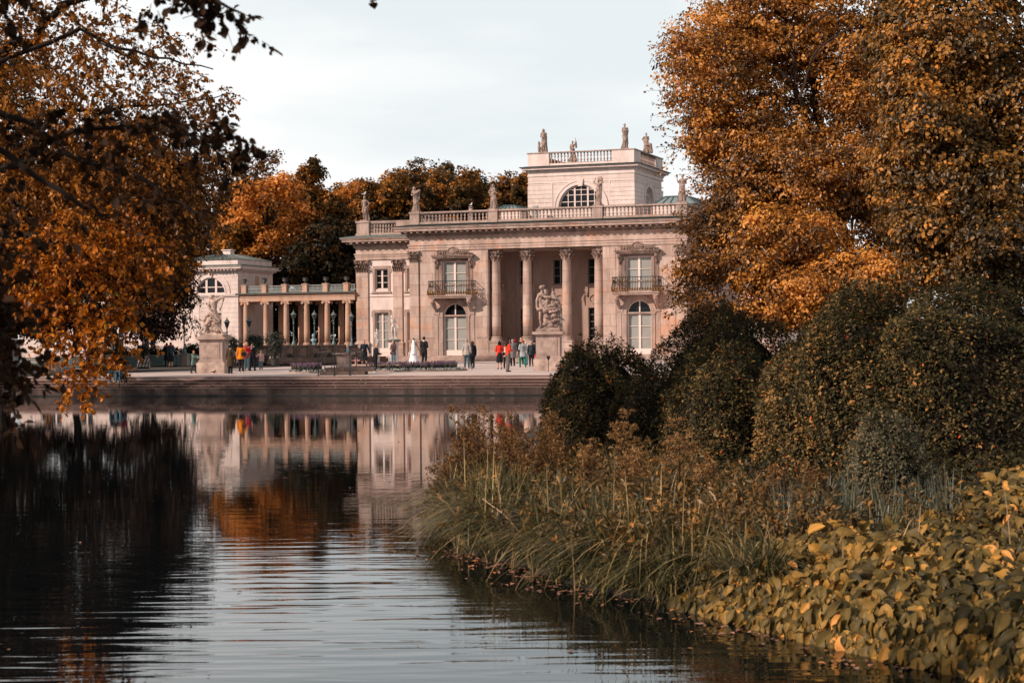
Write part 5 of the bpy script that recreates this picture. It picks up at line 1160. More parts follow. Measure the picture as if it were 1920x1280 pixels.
statue(pal(-3.8, TY+TD-.3, 19.82), 2.0, 'bending draped statue with a child on its shoulder, behind the tower balustrade', AG, pose=dict(armL='front', armR='up', lean=(.0, -.05)), seed=6, rw_=.36, extra=lambda m, J: (m.sphere(J['sh'+'R']+V3(.1, .05, .22), .1, 10, 8), m.cap(J['sh'+'R']+V3(.1, .05, .1), .1, J['sh'+'R']+V3(.14, .05, -.2), .1)), group='statues on the tower')
statue(pal(4.1, TY+.3, 19.82), 2.25, 'tall draped statue with folded arms near the front right corner of the tower', AG+.35, pose=dict(armL='cross', armR='front', head=(-.03, -.03), lean=(.03, 0)), seed=7, rw_=.22, group='statues on the tower')
statue(pal(4.7, TY+5.6, 19.82), 1.95, 'seated-looking draped statue with a wide spread robe, rightmost on the tower', AG+.3, pose=dict(armL='hip', armR='front', lean=(-.03, 0)), seed=8, rw_=.42, group='statues on the tower', extra=lambda m, J: (m.cap((.0, -.1, .75), .22, (.32, -.2, .72), .14), m.cap((.32, -.2, .7), .12, (.42, -.1, .1), .12)))
# white garden statues
p = gnd(738, 681.5); t = thing('statue_pedestal', 'round pale stone pedestal carrying the white dancing statue by the palace wing', 'pedestal', (p.x, p.y, .9))
MB().lathe([(.52, 0), (.52, .15), (.42, .2), (.40, 1.62), (.46, 1.68), (.46, 1.74)], (0,0,0), 28).build('drum', plain, t); MB().lathe([(.55, 1.74), (.58, 1.78), (.58, 1.86), (.4, 1.9)], (0,0,0), 28).build('rim', copperl, t)
statue((p.x, p.y, 2.78), 1.85, 'white marble nude statue dancing with one arm thrown up, on a round pedestal', .2, white, dict(armL=((.2, -.05, .02), (.42, -.1, .14)), armR='side', lean=(-.06, -.02), head=(-.06, -.04), spread=.13, stride=.08), draped=False, group='white garden statues', vox=.016, nude_cloth=True)
p = gnd(707, 681.5); t = thing('statue_pedestal', 'narrow white pedestal carrying the small white statue before the wing door', 'pedestal', (p.x, p.y, .9)); MB().box(-.2, .2, -.2, .2, 0, 1.25).build('block', plain, t)
statue((p.x, p.y, 2.15), 1.45, 'small white marble statue in a clinging robe before the wing door', .4, white, dict(armL='down', armR='front'), True, .05, group='white garden statues', vox=.018, rw_=.16, seed=9)
p = gnd(510, 678); statue((p.x, p.y, 2.0), 2.0, 'white marble statue behind the dark potted shrubs, in front of the colonnade', .1, white, dict(armL='hip', armR='front'), True, .05, group='white garden statues', rw_=.42, seed=10, hairstyle='bun')
t = thing('statue_pedestal', 'white pedestal hidden in the potted shrub, under the white robed statue', 'pedestal', (p.x, p.y, .9)); MB().box(-.35, .35, -.35, .35, 0, 1.1).build('block', plain, t)
# bluish bust on the wall
p = pt(588, 646, 156.5); t = thing('bust', 'pale bluish weathered bust standing on the wall between two colonnade columns', 'bust', (p.x, p.y, 2.43)); m = MB(); m.sphere((0, 0, .78), (.15, .17, .2), 12, 8); m.cap((0, 0, .6), .09, (0, 0, .45), .16); m.cap((-.16, 0, .42), .11, (.16, 0, .42), .11); m.cap((0, 0, .35), .18, (0, 0, .15), .1); m.box(-.14, .14, -.14, .14, 0, .14); remesh(m.build('figure', simple('patina_stone', (.22, .33, .37), .6, 0, .3, 5), t), .02)
# two large sculpted groups
def sculpt(caps_, scale, ox, base, dz):
    m = MB()
    for c in caps_:
        x0, y0, r0, x1, y1, r1, d0 = c[:7]; d1 = c[7] if len(c) > 7 else d0
        m.cap(((x0-ox)/scale, d0*1.15, (base-y0)/scale), .88*r0/scale, ((x1-ox)/scale, d1*1.15, (base-y1)/scale), .88*r1/scale, 12)
    return m
def rockfill(m, q, cx, cz, w, h, dep, n, r=(.1, .2)):
    for i in range(n):
        a = q.uniform(-1, 1); b = q.uniform(0, 1); m.sphere((cx+w*a*(1-.45*b), q.uniform(-dep, dep)*(1-.4*b), cz+h*b), tuple(q.uniform(*r)*k for k in (1, .9, .8)), 8, 6)
q = random.Random(12)
capsL = [  # x, y, r (crop pixels) pairs and depth in metres (negative towards the lake)
 (375,120,30, 372,112,34, -.05), (345,108,20, 395,98,22, .0), (340,125,16, 352,140,16, .02), (372,140,22, 385,165,26, .0),
 (400,185,56, 405,235,52, 0), (362,182,32, 440,170,32, 0), (405,235,50, 400,300,46, 0),
 (352,178,27, 338,225,23, -.02), (338,225,23, 350,275,18, -.1), (350,275,16, 380,292,14, -.2),
 (440,165,28, 492,135,22, -.03), (492,135,22, 535,125,17, -.1), (535,125,15, 552,138,12, -.12), (545,135,11, 520,200,11, .0), (520,200,11, 482,292,12, .05), (500,118,14, 520,100,12, -.05),
 (395,310,58, 430,400,62, 0), (430,400,60, 455,470,40, -.02), (350,330,34, 300,370,30, .1), (300,370,28, 262,425,22, .12), (262,425,18, 216,428,11, .12), (300,390,18, 250,455,14, .16), (330,420,40, 380,460,50, .0),
 (360,420,40, 290,500,27, -.15), (290,500,25, 245,560,18, -.15), (245,560,16, 215,597,13, -.18), (215,600,12, 235,606,10, -.25),
 (440,440,44, 455,500,28, -.12), (420,480,40, 500,545,20, -.2), (500,545,18, 535,600,14, -.22), (440,380,14, 490,440,12, -.2), (370,360,14, 440,420,13, -.25), (380,420,12, 470,460,12, -.27),
 (250,625,34, 550,625,34, -.12), (250,625,34, 550,625,34, .2), (320,590,50, 480,590,50, .0), (330,540,58, 440,540,62, .08), (390,500,60, 400,560,70, .05), (300,560,30, 300,530,24, -.2), (430,550,34, 470,570,30, -.25)]
m = sculpt(capsL, 249, 398, 655, 0); rockfill(m, q, 0, .1, .5, .4, .32, 26, (.07, .14))
t = thing('statue_group', 'weathered stone statue of a twisting half-draped man, arms lifted, on the left pedestal', 'statue', PL, R(-6), 'large statue groups on pedestals'); carve(remesh(m.build('figure', statpale, t), .015, 1, .4), .1, .035)
MB().box(-.62, .62, -.55, .55, 0, .12).build('plinth', statpale, t)
capsR = [
 (368,262,30, 366,250,26, -.05), (350,250,14, 395,240,16, .02), (380,285,18, 372,310,24, 0), (392,262,10, 402,270,8, -.08),
 (350,345,34, 352,400,40, 0), (352,400,38, 370,470,44, 0), (335,350,24, 312,420,19, -.08), (312,420,18, 312,490,17, -.12), (312,490,17, 330,520,20, -.15), (330,520,22, 395,505,20, -.2), (318,500,26, 325,530,18, -.05),
 (360,340,22, 420,375,19, -.18), (420,375,18, 480,375,17, -.22), (480,375,17, 545,395,14, -.2), (545,395,14, 575,440,12, -.1), (375,325,14, 400,345,14, -.2),
 (418,300,28, 425,325,26, -.08), (430,290,16, 450,310,16, .0), (430,345,26, 450,420,40, .0), (395,430,34, 440,480,34, -.1), (440,400,20, 430,470,22, -.15),
 (508,322,26, 512,345,22, .02), (500,315,14, 530,330,12, .05), (515,370,34, 545,430,44, .05), (545,430,46, 575,500,34, .05), (575,460,24, 592,520,20, .08), (500,400,24, 500,470,34, -.05),
 (372,500,40, 352,560,24, -.05), (352,560,21, 350,640,18, -.08), (350,640,19, 358,720,12, -.08), (358,728,12, 335,745,10, -.2),
 (420,500,34, 520,470,34, -.12), (400,520,24, 480,540,22, -.2), (520,500,34, 585,540,26, -.05), (440,520,14, 540,505,14, -.27), (470,560,16, 560,540,14, -.27),
 (575,630,14, 612,628,11, .0), (612,628,10, 632,650,9, -.02), (632,650,8, 642,668,6, -.04), (605,640,8, 640,645,5, .02),
 (330,768,24, 580,768,24, -.2), (330,768,24, 580,768,24, .2), (440,720,52, 530,720,52, 0), (440,660,48, 540,640,52, .05), (480,600,56, 530,590,50, .05), (420,600,34, 430,700,44, .0), (560,600,30, 560,700,34, .0)]
capsR = [tuple(c[:2])+(c[2]*(.92 if max(c[2], c[5]) < 42 else 1.12),)+tuple(c[3:5])+(c[5]*(.92 if max(c[2], c[5]) < 42 else 1.12),)+tuple(c[6:]) for c in capsR]; m = sculpt(capsR, 226, 450, 790, 0)
for i in range(34):
    b = q.uniform(0, 1); x = (q.uniform(400, 585)-450)/226; m.sphere((x, q.uniform(-.36, .3), (790-q.uniform(540, 770))/226), tuple(q.uniform(.08, .17)*k for k in (1.1, .8, .8)), 8, 6)
t = thing('statue_group', 'weathered stone statue group of entwined figures on a rugged rock, on the right pedestal', 'statue', PR, R(-6), 'large statue groups on pedestals'); carve(remesh(m.build('figure', statst, t), .014, 1, .35))
MB().box(-.64, .64, -.6, .6, 0, .14).build('plinth', statst, t)
# stone spout vase with a gull behind the balustrade, birds
def bird(name, loc, s, rz, label, body, cat, wing=None, group=None):
    m = MB(); m.cap((0, -.06, .13), .055, (0, .10, .12), .035, 10); m.cap((0, .1, .12), .03, (0, .22, .11), .012, 8); m.cap((0, -.08, .16), .03, (0, -.12, .22), .032, 8); m.cap((0, -.14, .22), .012, (0, -.18, .215), .005, 6)
    for x in (-.02, .02): m.cap((x, 0, .1), .008, (x, -.01, .0), .008, 5)
    o = m.build(name, body); remesh(o, .007, 1); o.location = loc; o.scale = (s, s, s); o.rotation_euler = (0, 0, rz); tag(o, label, cat, group)
    w = MB()
    for x in (-1, 1): w.cap((x*.05, -.03, .14), .025, (x*.03, .16, .12), .01, 8)
    remesh(w.build('wing', wing or body, o), .008, 1); return o
gw = simple('gull_white', (.75, .74, .74), .6); gg = simple('gull_grey', (.25, .25, .26), .6); pg = simple('pigeon_grey', (.10, .13, .16), .5); pk = simple('pigeon_dark', (.03, .03, .035), .5)
bird('gull', pal(-18.75, 4.42, 13.64+2.32), 1.5, AG+1.3, 'white gull perched on the head of the nude wing statue', gw, 'bird', gg)
v = pal(-8.95, 6.0, 12.9); t = thing('roof_vase', 'stone vase with a gull on it, rising behind the main balustrade', 'vase', v, AG); MB().lathe([(.25, 0), (.2, .9), (.16, 1.0), (.26, 1.15), (.3, 1.4), (.22, 1.6), (.15, 1.68), (.24, 1.8), (.2, 1.84)], (0,0,0), 16).build('vase', statst, t)
bird('gull', v+Vector((0, 0, 1.84)), 1.5, AG+.9, 'white gull perched on the vase behind the main balustrade', gw, 'bird', gg)
for x_, y_, lb, mt, s_ in ((885, 694.5, 'blue-grey pigeon on the paving below the woman in black', pg, 1.1), (401, 700.5, 'dark pigeon at the foot of the left statue pedestal', pk, 1.0), (246, 695, 'dark pigeon on the paving left of the seated pair, near the floodlight cover', pk, 1.1), (256, 694, 'dark pigeon nearest the striped floodlight cover of the seated pair', pk, .9)):
    bird('pigeon', gnd(x_, y_), s_*(.85 if x_ != 885 else 1.2), x_ % 3, lb, mt, 'bird', None, 'pigeons on the terrace')
# ================================================================ PLANTS
def leafmat(name, stops, trans=.35, rough=.45, spec=.35, hue=None):
    """leaf colours picked per leaf by the 'rnd' attribute"""
    m, t, b = newmat(name); l = t.links.new
    at = N(t, 'ShaderNodeAttribute', attribute_name='rnd'); r = N(t, 'ShaderNodeValToRGB'); r.color_ramp.interpolation = 'LINEAR'
    el = r.color_ramp.elements
    while len(el) < len(stops): el.new(.5)
    for e_, (p, c) in zip(el, stops): e_.position = p; e_.color = (*c, 1)
    l(at.outputs['Fac'], r.inputs['Fac']); l(r.outputs[0], b.inputs['Base Color']); b.inputs['Roughness'].default_value = rough; b.inputs['Specular IOR Level'].default_value = spec
    out = t.nodes['Material Output']; tr = N(t, 'ShaderNodeBsdfTranslucent'); mx = N(t, 'ShaderNodeMixShader'); mx.inputs[0].default_value = trans
    l(r.outputs[0], tr.inputs['Color']); l(b.outputs[0], mx.inputs[1]); l(tr.outputs[0], mx.inputs[2]); l(mx.outputs[0], out.inputs['Surface'])
    return m
def unit(a): return a/np.maximum(np.linalg.norm(a, axis=1, keepdims=True), 1e-6)
def leafgeo(P, D, Nn, Ls, asp=.55, fold=.12, hexa=True, g=rng):
    """P base points, D growth directions, Nn rough normals, Ls lengths"""
    D = unit(D); B = unit(np.cross(D, Nn)); Nn = np.cross(B, D); n = len(P); Ls = Ls[:, None]
    if hexa:
        K = [(0, 0), (.3, .42), (.68, .40), (1., 0), (.68, -.40), (.3, -.42)]
        V = np.stack([P+D*Ls*k+B*Ls*asp*w*1.15+Nn*Ls*fold*(abs(w) > 0)-Nn*Ls*.12*(k*k) for k, w in K], 1).reshape(-1, 3)
        o = (np.arange(n)*6)[:, None]
        F = np.concatenate([o+np.array([[0,1,2,3]]), o+np.array([[0,3,4,5]])], 0); k = 6
    else:
        V = np.stack([P, P+D*Ls*.5+B*Ls*asp*.55+Nn*Ls*fold, P+D*Ls, P+D*Ls*.5-B*Ls*asp*.55+Nn*Ls*fold], 1).reshape(-1, 3)
        o = (np.arange(n)*4)[:, None]; F = o+np.array([[0,1,2,3]]); k = 4
    return V, F, k
def rdir(n, g=rng): return unit(g.normal(size=(n, 3)))
def ell_points(n, c, r, shell=.55, g=rng):
    d = rdir(n, g); u = shell+(1-shell)*g.random(n)**.6; return np.array(c)+d*u[:, None]*np.array(r), d
class Leafy:
    """collects leaves and twigs of one crown"""
    def __init__(s): s.P=[]; s.D=[]; s.N=[]; s.L=[]; s.R=[]; s.tw = MB()
    def add(s, P, D, Nn, L, R_): s.P.append(P); s.D.append(D); s.N.append(Nn); s.L.append(L); s.R.append(R_)
    def clumps(s, c, r, nclump, cr, nleaf, size, tint=0, flat=.6, shell=.45, g=rng, tvar=.25, droop=.2):
        """nclump leaf clumps of radius cr spread through ellipsoid (c, r)"""
        C, d0 = ell_points(nclump, c, r, shell, g)
        n = nclump*nleaf; ci = np.repeat(np.arange(nclump), nleaf)
        q = rdir(n, g)*(g.random(n)**.45)[:, None]; q[:, 2] *= flat
        sc = cr*(.6+.8*g.random(nclump))[ci][:, None]
        P = C[ci]+q*sc
        up = np.array([0, 0, 1.])
        Nn = unit(q*1.5+up*.5+d0[ci]*.9+g.normal(size=(n, 3))*.5)
        D = np.cross(Nn, rdir(n, g)); D[:, 2] -= droop; D += q*.5
        rr = np.clip(.5+tint+(g.random(nclump)-.5)[ci]*tvar*2+(g.normal(size=n))*.13, 0, 1)
        s.add(P, D, Nn, size*(.6+.8*g.random(n)), rr); return C
    def sprays(s, starts, dirs, Ls, nleaf, size, tint=0, grav=.25, spread=.09, twr=.006, g=rng, tv=.18):
        n = len(starts); dirs = unit(dirs)
        for k in range(n):
            ts = np.linspace(0, 1, 5)[:, None]; pts = starts[k]+dirs[k]*Ls[k]*ts+np.array([0, 0, -1.])*grav*Ls[k]*ts**2
            if twr: s.tw.tube([tuple(p) for p in pts], [twr*1.3, twr*1.1, twr, twr*.8, twr*.4], 3)
        i = np.repeat(np.arange(n), nleaf); m = n*nleaf; t = g.random(m)**.8
        P = starts[i]+dirs[i]*(Ls[i]*t)[:, None]; P[:, 2] -= grav*Ls[i]*t**2; P += g.normal(size=(m, 3))*spread*Ls[i][:, None]*.35
        D = dirs[i]*.6+rdir(m, g)*.9; D[:, 2] -= .45
        Nn = rdir(m, g)+np.array([0, 0, .9])
        rr = np.clip(.5+tint+((g.random(n)-.5)*tv*2)[i]+g.normal(size=m)*.13, 0, 1)
        s.add(P, D, Nn, size*(.6+.7*g.random(m)), rr)
    def build(s, name, mat, parent, asp=.6, hexa=False, fold=.12, twig=None, stuff=True):
        P, D, Nn, L_, R_ = (np.concatenate(a) for a in (s.P, s.D, s.N, s.L, s.R))
        V, F, k = leafgeo(P, D, Nn, L_, asp, fold, hexa); o = fast(name, V, F, mat, parent, np.repeat(R_, k))
        if twig and s.tw.v: s.tw.build('twigs', twig, parent)['kind'] = 'stuff'
        return o
def limb(mb, pts, r0, r1, n=7):
    """wandering tapered limb through pts"""
    P = [Vector(p) for p in pts]; out = []; rd = []
    for i in range(len(P)-1):
        for k in range(4):
            t = k/4; out.append(P[i].lerp(P[i+1], t)+Vector(rng.normal(size=3))*r0*.35*(i+k > 0))
    out.append(P[-1]); m = len(out); mb.tube(out, [r0+(r1-r0)*(i/(m-1))**.8 for i in range(m)], n)
ORB = [(0, (.030, .013, .006)), (.3, (.085, .033, .010)), (.52, (.19, .070, .014)), (.75, (.36, .13, .018)), (1, (.55, .23, .04))]
orange = leafmat('orange_leaves', [(0, (.06, .024, .008)), (.35, (.22, .08, .016)), (.6, (.48, .17, .028)), (1, (.75, .32, .06))], .42)
golden = leafmat('golden_leaves', [(0, (.06, .02, .006)), (.35, (.26, .085, .014)), (.6, (.60, .21, .03)), (1, (.85, .38, .08))], .4)
bronze = leafmat('bronze_leaves', [(0, (.022, .011, .006)), (.4, (.065, .028, .010)), (.7, (.13, .055, .014)), (1, (.30, .10, .015))], .35)
olive = leafmat('olive_leaves', [(0, (.022, .016, .007)), (.33, (.085, .052, .017)), (.55, (.21, .108, .026)), (.78, (.42, .20, .04)), (1, (.74, .30, .045))], .42, .45, .45)
darkg = leafmat('dark_green_leaves', [(0, (.006, .006, .004)), (.5, (.018, .016, .008)), (.8, (.045, .030, .011)), (1, (.20, .07, .012))], .25, .6, .2)
mixed = leafmat('green_orange_leaves', [(0, (.012, .010, .006)), (.36, (.048, .034, .012)), (.54, (.14, .066, .018)), (.76, (.36, .14, .024)), (1, (.62, .24, .035))], .4, .6, .2)
evergr = leafmat('evergreen_leaves', [(0, (.010, .016, .011)), (.6, (.025, .034, .020)), (1, (.075, .06, .02))], .15, .4, .5)

# ---------------------------------------------------------------- background trees (behind the palace and the colonnade)
def bgtree(px_, top, d, wpx, bot, mat, label, tint=0, dens=1., size=.34, seed=1, sub=None, opened=.5, lobes=9, flat=.6):
    g = np.random.default_rng(seed*13+5); zt = CZ+(645-top)/FPX*d; zb_ = max(2.5, CZ+(645-bot)/FPX*d); x = (px_-960)/FPX*d; rx = wpx/2/FPX*d; zc = (zt+zb_)/2; rz = (zt-zb_)/2
    base = gz(x, d); t = thing('tree', label, 'tree', (x, d, base), 0, 'autumn trees behind the palace'); zc -= base
    lf = Leafy(); tr = MB(); limb(tr, [(0, 0, -.3), (g.normal()*.3, 0, zc-rz*.6), (g.normal()*.5, 0, zc+rz*.3)], .32+.02*rz, .12)
    for i in range(lobes):
        a = 2.4*i+g.random(); u = (i+.5)/lobes; z = zc+rz*(-.75+1.55*u); rad = math.sqrt(max(.05, 1-((z-zc)/rz)**2))
        c = np.array([math.cos(a)*rx*.62*rad, math.sin(a)*rx*.55*rad, z]); r_ = (rx*.42, rx*.42, rz*.26)
        lf.clumps(c, r_, int(26*dens), .30*min(rx, rz)*.62, 34, size, tint+g.normal()*.07, flat, opened, g)
        limb(tr, [(0, 0, max(1.5, z-rz*.5)), tuple(c*.6+np.array([0, 0, z*.4])), tuple(c)], .14, .03, 5)
    tr.build('trunk', barkd, t); lf.build('crown', mat, t, .7, False); return t
BG = [ # px, top, depth, width, bottom, mat, label, tint
 (478, 268, 228, 150, 450, bronze, 'tall thin brown tree showing against the sky above the golden tree', .15, .5),
 (500, 318, 186, 185, 520, golden, 'bright golden-orange tree between the dark left foliage and the palace', .02, 1.4),
 (452, 400, 184, 120, 520, mixed, 'yellow-green tree just above the pavilion roof', .18, 1.2),
 (572, 288, 205, 95, 480, mixed, 'dark tree with a red-orange top right of the golden tree', .08, 1.1),
 (585, 395, 180, 150, 640, darkg, 'dark green tree behind the middle of the colonnade', .04, 1.3),
 (650, 330, 200, 130, 520, orange, 'soft orange tree left of the palace wing statue', .12, 1.1),
 (712, 312, 204, 120, 560, mixed, 'dark rusty tree directly behind the palace wing', .10, 1.2),
 (640, 400, 184, 130, 650, darkg, 'dark tree behind the last colonnade columns next to the palace', .08, 1.3),
 (765, 290, 214, 85, 520, olive, 'open-crowned olive tree against the sky, left of the bundle-holding statue', -.05, .75),
 (825, 298, 206, 110, 520, olive, 'olive-brown tree behind the main balustrade near the roof vase', -.08, 1.0),
 (885, 300, 210, 90, 520, mixed, 'dark tree with a thin top behind the sword statue', -.02, .9),
 (938, 316, 216, 80, 520, bronze, 'thin red-brown tree beside the tower, against the sky', .2, .8),
 (985, 314, 208, 80, 520, mixed, 'dark russet tree tucked against the left side of the tower', .08, 1.0),
 (540, 470, 178, 110, 655, darkg, 'dark low tree behind the third and fourth colonnade columns', .05, 1.3),
 (470, 470, 190, 110, 640, mixed, 'dark tree behind the pavilion corner', .0, 1.0),
 (405, 330, 196, 130, 620, bronze, 'brown tree behind the pavilion, partly covered by dark leaves', .05, 1.1),
 (300, 300, 200, 170, 640, mixed, 'broad dark tree far left behind the low white building', .0, 1.0),
 (150, 280, 205, 190, 640, bronze, 'broad brown tree behind the orange hanging branches', .0, 1.0),
 (10, 290, 210, 190, 640, mixed, 'broad dark tree at the far left edge behind the near leaves', .0, 1.0),
 (735, 318, 196, 110, 560, mixed, 'rusty bushy tree filling the gap behind the left end of the main balustrade', .02, 1.4),
 (800, 316, 196, 110, 560, mixed, 'dark bushy tree behind the roof vase with the gull', -.06, 1.5),
 (865, 318, 196, 110, 560, mixed, 'dark bushy tree just left of the sword statue', -.04, 1.5),
 (918, 330, 196, 100, 560, mixed, 'dark bushy tree between the sword statue and the skylight', .0, 1.5),
 (965, 326, 196, 90, 560, mixed, 'dark bushy tree at the foot of the tower', .04, 1.4),
 (685, 330, 196, 110, 600, mixed, 'dark bushy tree beside the nude wing statue', .0, 1.4),
 (612, 352, 190, 110, 600, mixed, 'dark tree with orange flecks right of the golden tree', .0, 1.4),
 (700, 400, 182, 120, 640, darkg, 'dark tree hidden behind the palace wing roof', .0, 1.0),
 (1420, 340, 200, 200, 640, mixed, 'dark tree behind the right end of the palace, seen through branches', .0, 1.0),
 (1600, 300, 205, 220, 640, bronze, 'brown tree far behind the big right-hand orange tree', .0, 1.0),
 (1800, 280, 205, 240, 640, mixed, 'dark tree far behind the right-hand maple', .0, 1.0)]
for i, (px_, tp_, d_, w_, bt_, mt, lb, ti, dn) in enumerate(BG): bgtree(px_, tp_, d_, w_, bt_, mt, lb, ti, dn, seed=i+1, size=.30 if dn < 1 else .34, opened=.35)
g = np.random.default_rng(98); lf = Leafy()
for px_ in range(425, 1010, 13):
    top = np.interp(px_, [425, 520, 610, 680, 745, 790, 870, 925, 960, 1010], [330, 330, 352, 338, 318, 312, 318, 340, 332, 335])+g.uniform(0, 12); d = 214+g.uniform(-4, 4)
    for k in range(5): p = pt(px_, top+16+k*26, d); lf.clumps((p.x, p.y, p.z), (1.6, 2., 1.5), 12, .8, 26, .34, g.uniform(-.12, .08)-.04*k, .7, .3, g)
tag(lf.build('distant_wood', mixed, None, .7), kind='stuff')
# dark under-wood seen between the columns
g = np.random.default_rng(99); lf = Leafy()
for px_ in range(440, 700, 26): p = pt(px_, 600, 176+g.random()*8); lf.clumps((p.x, p.y, 3.2), (2.2, 2.0, 3.2), 26, .8, 26, .3, -.1, .8, .2, g)
tag(lf.build('undergrowth', darkg, None, .7), kind='stuff')

# ---------------------------------------------------------------- dark tree in front of the low white building
def midtree():
    d = 128; g = np.random.default_rng(21); x = (143-960)/FPX*d; t = thing('tree', 'large dark bronze tree hanging over the terrace fence in front of the low white building', 'tree', (x, d, .9)); lf = Leafy(); tr = MB()
    def W(px_, py_, dd=0): v = pt(px_, py_, d+dd); return np.array([v.x-x, v.y-d, v.z-.9])
    limb(tr, [(0, 0, -.2), (.1, 0, 3), (.3, 0, 7), (.5, .3, 13)], .30, .12, 10)
    for (cx, cy, rx, ry, dn, ti) in ((60, 600, 100, 30, 50, -.1), (170, 600, 80, 30, 40, -.1), (-60, 600, 100, 40, 50, -.1), (260, 585, 60, 30, 30, -.1), (300, 430, 60, 75, 100, -.12), (320, 340, 70, 60, 70, -.1), (60, 330, 120, 100, 110, -.1), (-60, 420, 120, 160, 130, -.1), (130, 420, 130, 120, 130, -.12), (200, 500, 120, 100, 110, -.12), (30, 540, 120, 80, 80, -.12), (230, 260, 120, 60, 70, -.08), (300, 430, 60, 70, 60, -.1), (335, 545, 26, 60, 30, -.15), (300, 540, 60, 60, 52, -.15), (335, 470, 30, 55, 34, -.1), (310, 600, 42, 30, 18, -.15), (270, 610, 45, 30, 18, -.15), (250, 450, 90, 90, 70, -.05), (170, 540, 80, 80, 50, -.05), (350, 370, 45, 45, 30, 0), (300, 330, 90, 60, 60, 0), (200, 330, 110, 90, 60, 0), (90, 450, 100, 110, 60, 0), (60, 600, 60, 40, 22, 0)):
        k = d/FPX; c = W(cx, cy, g.uniform(-2, 2)); lf.clumps(c, (rx*k, 2.0, ry*k), int(dn*1.3), .75, 42, .27, ti-.03, .7, .0, g, droop=.5); limb(tr, [(.2, 0, 5+g.random()*4), tuple(c*.6+np.array([0, 0, 3])), tuple(c)], .13, .03, 5)
    for i in range(150):
        a = g.random(); px_ = g.uniform(240, 372); py_ = g.uniform(520, 635) if px_ > 300 else g.uniform(560, 650); s_ = W(px_, py_-25, g.uniform(-1.5, 1.5)); lf.sprays(np.array([s_]), np.array([[g.normal()*.5, 0, -.8]]), np.array([g.uniform(.8, 1.6)]), 12, .19, -.12, .2, .1, .014, g)
    tr.build('trunk', barkd, t); lf.build('crown', duskm, t, .55, twig=barkd)
duskm = leafmat('dusky_bronze_leaves', [(0, (.010, .006, .005)), (.5, (.026, .013, .009)), (.8, (.06, .027, .012)), (1, (.14, .05, .012))], .2, .6, .15)
midtree()
def shadetree():
    x, y, h = -37.5, 134, 27; g = np.random.default_rng(71); t = thing('tree', 'very tall dark tree behind the left fence, towering over the low white building', 'tree', (x, y, .9)); lf = Leafy(); tr = MB(); limb(tr, [(0, 0, -.2), (.3, 0, 9), (0, .4, 22)], .6, .15, 10)
    for k in range(18):
        a = k*2.4; u = k/18; z = 4.5+20*u; rad = 6.4*math.sin(math.pi*(.15+.75*u)); lf.clumps((math.cos(a)*rad*.5, math.sin(a)*rad*.5, z), (rad*.55, rad*.55, 1.7), 36, 1.0, 34, .27, -.05, .6, .3, g)
        limb(tr, [(0, 0, z*.8), (math.cos(a)*rad*.5, math.sin(a)*rad*.5, z)], .13, .03, 5)
    tr.build('trunk', barkd, t); lf.build('crown', mixed, t, .7)
shadetree()
# left bank trees beyond the frame: their shade and reflections reach the picture
for i, (x, y, h, r_) in enumerate(((-31, 78, 17, 6.0), (-36, 100, 19, 6.5), (-33, 58, 15, 5), (-44, 122, 20, 6), (-20, 40, 12, 4))):
    g = np.random.default_rng(300+i); t = thing('tree', ['tall bronze tree on the left bank nearest the lake steps', 'tall dark tree on the left bank behind the steps', 'bronze tree half way along the left bank', 'tall dark tree at the far end of the left bank', 'bronze tree on the near left bank behind the golden branches'][i], 'tree', (x, y, gz(x, y)), 0, 'trees of the left bank')
    lf = Leafy(); tr = MB(); limb(tr, [(0, 0, -.3), (.2, 0, h*.4), (0, .3, h*.8)], .4, .1, 8)
    for k in range(12):
        a = k*2.4; z = h*(.28+.62*k/12); rad = math.sin(math.pi*(.2+.7*k/12)); lf.clumps((math.cos(a)*r_*.55*rad, math.sin(a)*r_*.55*rad, z), (r_*.5, r_*.5, h*.12), 30, .9, 30, .24, 0, .6, .3, g)
        limb(tr, [(0, 0, z*.7), (math.cos(a)*r_*.4*rad, math.sin(a)*r_*.4*rad, z)], .12, .03, 5)
    tr.build('trunk', barkd, t); lf.build('crown', bronze if i % 2 == 0 else darkg, t, .7)

def overhang():
    d = 58; x = -20.8; g = np.random.default_rng(33); b0 = gz(x, d); t = thing('tree', 'wide dusky tree on the left bank behind the golden branches, overhanging the lake', 'tree', (x, d, b0)); lf = Leafy(); tr = MB()
    def W(px_, py_, dd=0): v = pt(px_, py_, d+dd); return np.array([v.x-x, v.y-d, v.z-b0])
    limb(tr, [(0, 0, -.3), (.4, 0, 2.5), (1.2, 0, 5), (2.5, 0, 8)], .35, .12, 10)
    for cx, cy, rx, ry, dn, ti in ((40, 440, 120, 80, 80, -.05), (-80, 420, 120, 130, 90, 0), (160, 420, 90, 80, 70, -.05), (240, 440, 65, 70, 60, -.08), (270, 490, 45, 50, 30, -.08), (60, 340, 150, 55, 70, 0), (180, 340, 80, 45, 34, 0), (-150, 300, 150, 90, 70, 0), (20, 530, 120, 35, 36, -.05)):
        k = d/FPX; c = W(cx, cy, g.uniform(-1.5, 1.5)); lf.clumps(c, (rx*k, 1.8, ry*k), int(dn*2.3), .5, 36, .135, ti, .65, .1, g, droop=.5); limb(tr, [(.8, 0, 4), tuple(c*.5+np.array([.4, 0, 2])), tuple(c)], .10, .02, 5)
    tr.build('trunk', barkd, t); lf.build('crown', duskm, t, .6, True)
overhang()
